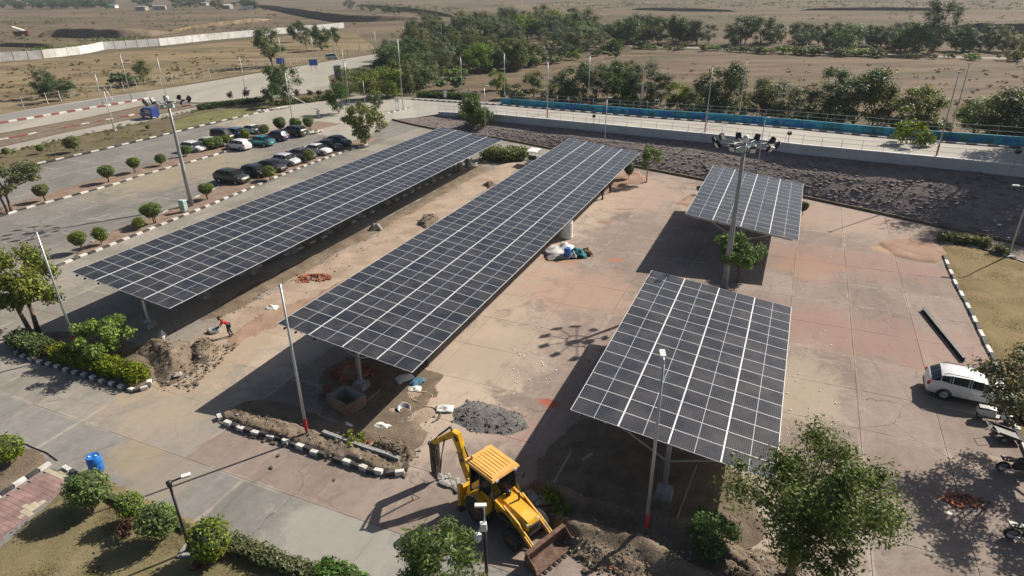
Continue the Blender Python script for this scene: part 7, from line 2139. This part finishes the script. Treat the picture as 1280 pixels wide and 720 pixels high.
def hut(u, v, w, d, h, lab, roof='hutroof', wall='hutwall', rz=0.0):
    b = G(u, v)
    t = thing('hut', lab, 'hut', b, rz, 'far huts at the edge of the plain')
    mb = MB(); mb.box((0, 0, h / 2), (w, d, h)); wl_ = mb.build('wall', M[wall], t)
    mb = MB(); mb.box((0, 0, h + .12), (w + .8, d + .9, .14), Matrix.Rotation(.08, 3, 'X')); mb.build('roof', M[roof], t)
    mb = MB(); mb.box((-w * .2, -d / 2 - .02, .95), (.9, .06, 1.9)); mb.build('door', M['bluepaint'], t)
    for x in (.15, .33):
        mb = MB(); mb.box((w * x, -d / 2 - .02, h * .55), (.9, .06, .9)); f = mb.build('window', M['white'], t)
        mb = MB(); mb.box((w * x, -d / 2 - .055, h * .55), (.7, .03, .7)); mb.build('pane', M['glass_car'], f)
    return t
for i, (u, v, w, roof, lab) in enumerate([(70, 9, 9, 'hutroof', 'far hut with pale tin roof left of the white house'), (103, 8, 7, 'white', 'far white house among dark trees'), (112, 8.5, 6, 'white', 'far small white house right of the white house'), (142, 10, 9, 'hutblue', 'far hut with bright blue roof'),
                                          (178, 13, 11, 'hutroof', 'far grey hut behind the blue-roofed one'), (200, 12, 12, 'hutroof', 'far low grey hut in the middle of the row'), (232, 7, 14, 'hutroof', 'far long hut in the middle of the row'), (255, 7, 10, 'hutroof', 'far hut right of the long hut'),
                                          (285, 11, 9, 'white', 'far white-roofed hut at the right of the row'), (310, 12, 10, 'hutroof', 'far grey hut at the right end of the row'), (20, 6, 9, 'hutroof', 'far hut at the left end of the row')]):
    hut(u, v, w, 6, random.uniform(2.6, 3.6), lab, roof, 'hutwall' if i % 3 else 'white', random.uniform(-.3, .3))
b = G(795, 50)
t = thing('pump_house', 'small grey pump house with dark openings at the edge of the wood', 'pump house', b, .1)
mb = MB(); mb.box((0, 0, 2.2), (5, 4.5, 4.4)); mb.build('wall', M['cement'], t)
mb = MB(); mb.box((0, 0, 4.5), (5.6, 5.1, .25)); mb.build('roof', M['cement'], t)
for x in (-1.2, 1.2):
    mb = MB(); mb.box((x, -2.27, 2.6), (1.0, .08, 1.7)); mb.build('window', M['black'], t)
mb = MB(); mb.box((0, -2.27, .95), (.9, .06, 1.9)); mb.build('door', M['bluepaint'], t)
b = G(776, 51)
t = thing('blue_shed', 'dark blue shed beside the pump house', 'shed', b, .1)
mb = MB(); mb.box((0, 0, 1.8), (5, 4, 3.6)); mb.build('wall', M['bluepaint'], t)
mb = MB(); mb.box((0, 0, 3.75), (5.5, 4.6, .2), Matrix.Rotation(.1, 3, 'X')); mb.build('roof', M['darksteel'], t)
# air over the plain
hz = bpy.data.materials.new('haze'); hz.use_nodes = True
nt = hz.node_tree; nt.nodes.clear()
out = nt.nodes.new('ShaderNodeOutputMaterial'); pv = nt.nodes.new('ShaderNodeVolumePrincipled')
pv.inputs['Color'].default_value = (.80, .88, 1.0, 1); pv.inputs['Density'].default_value = .00015; pv.inputs['Anisotropy'].default_value = .1
nt.links.new(pv.outputs[0], out.inputs['Volume'])
mb = MB(); mb.box((0, 3650, 12.9), (8600, 8100, 28)); o = mb.build('haze', hz); o['kind'] = 'stuff'
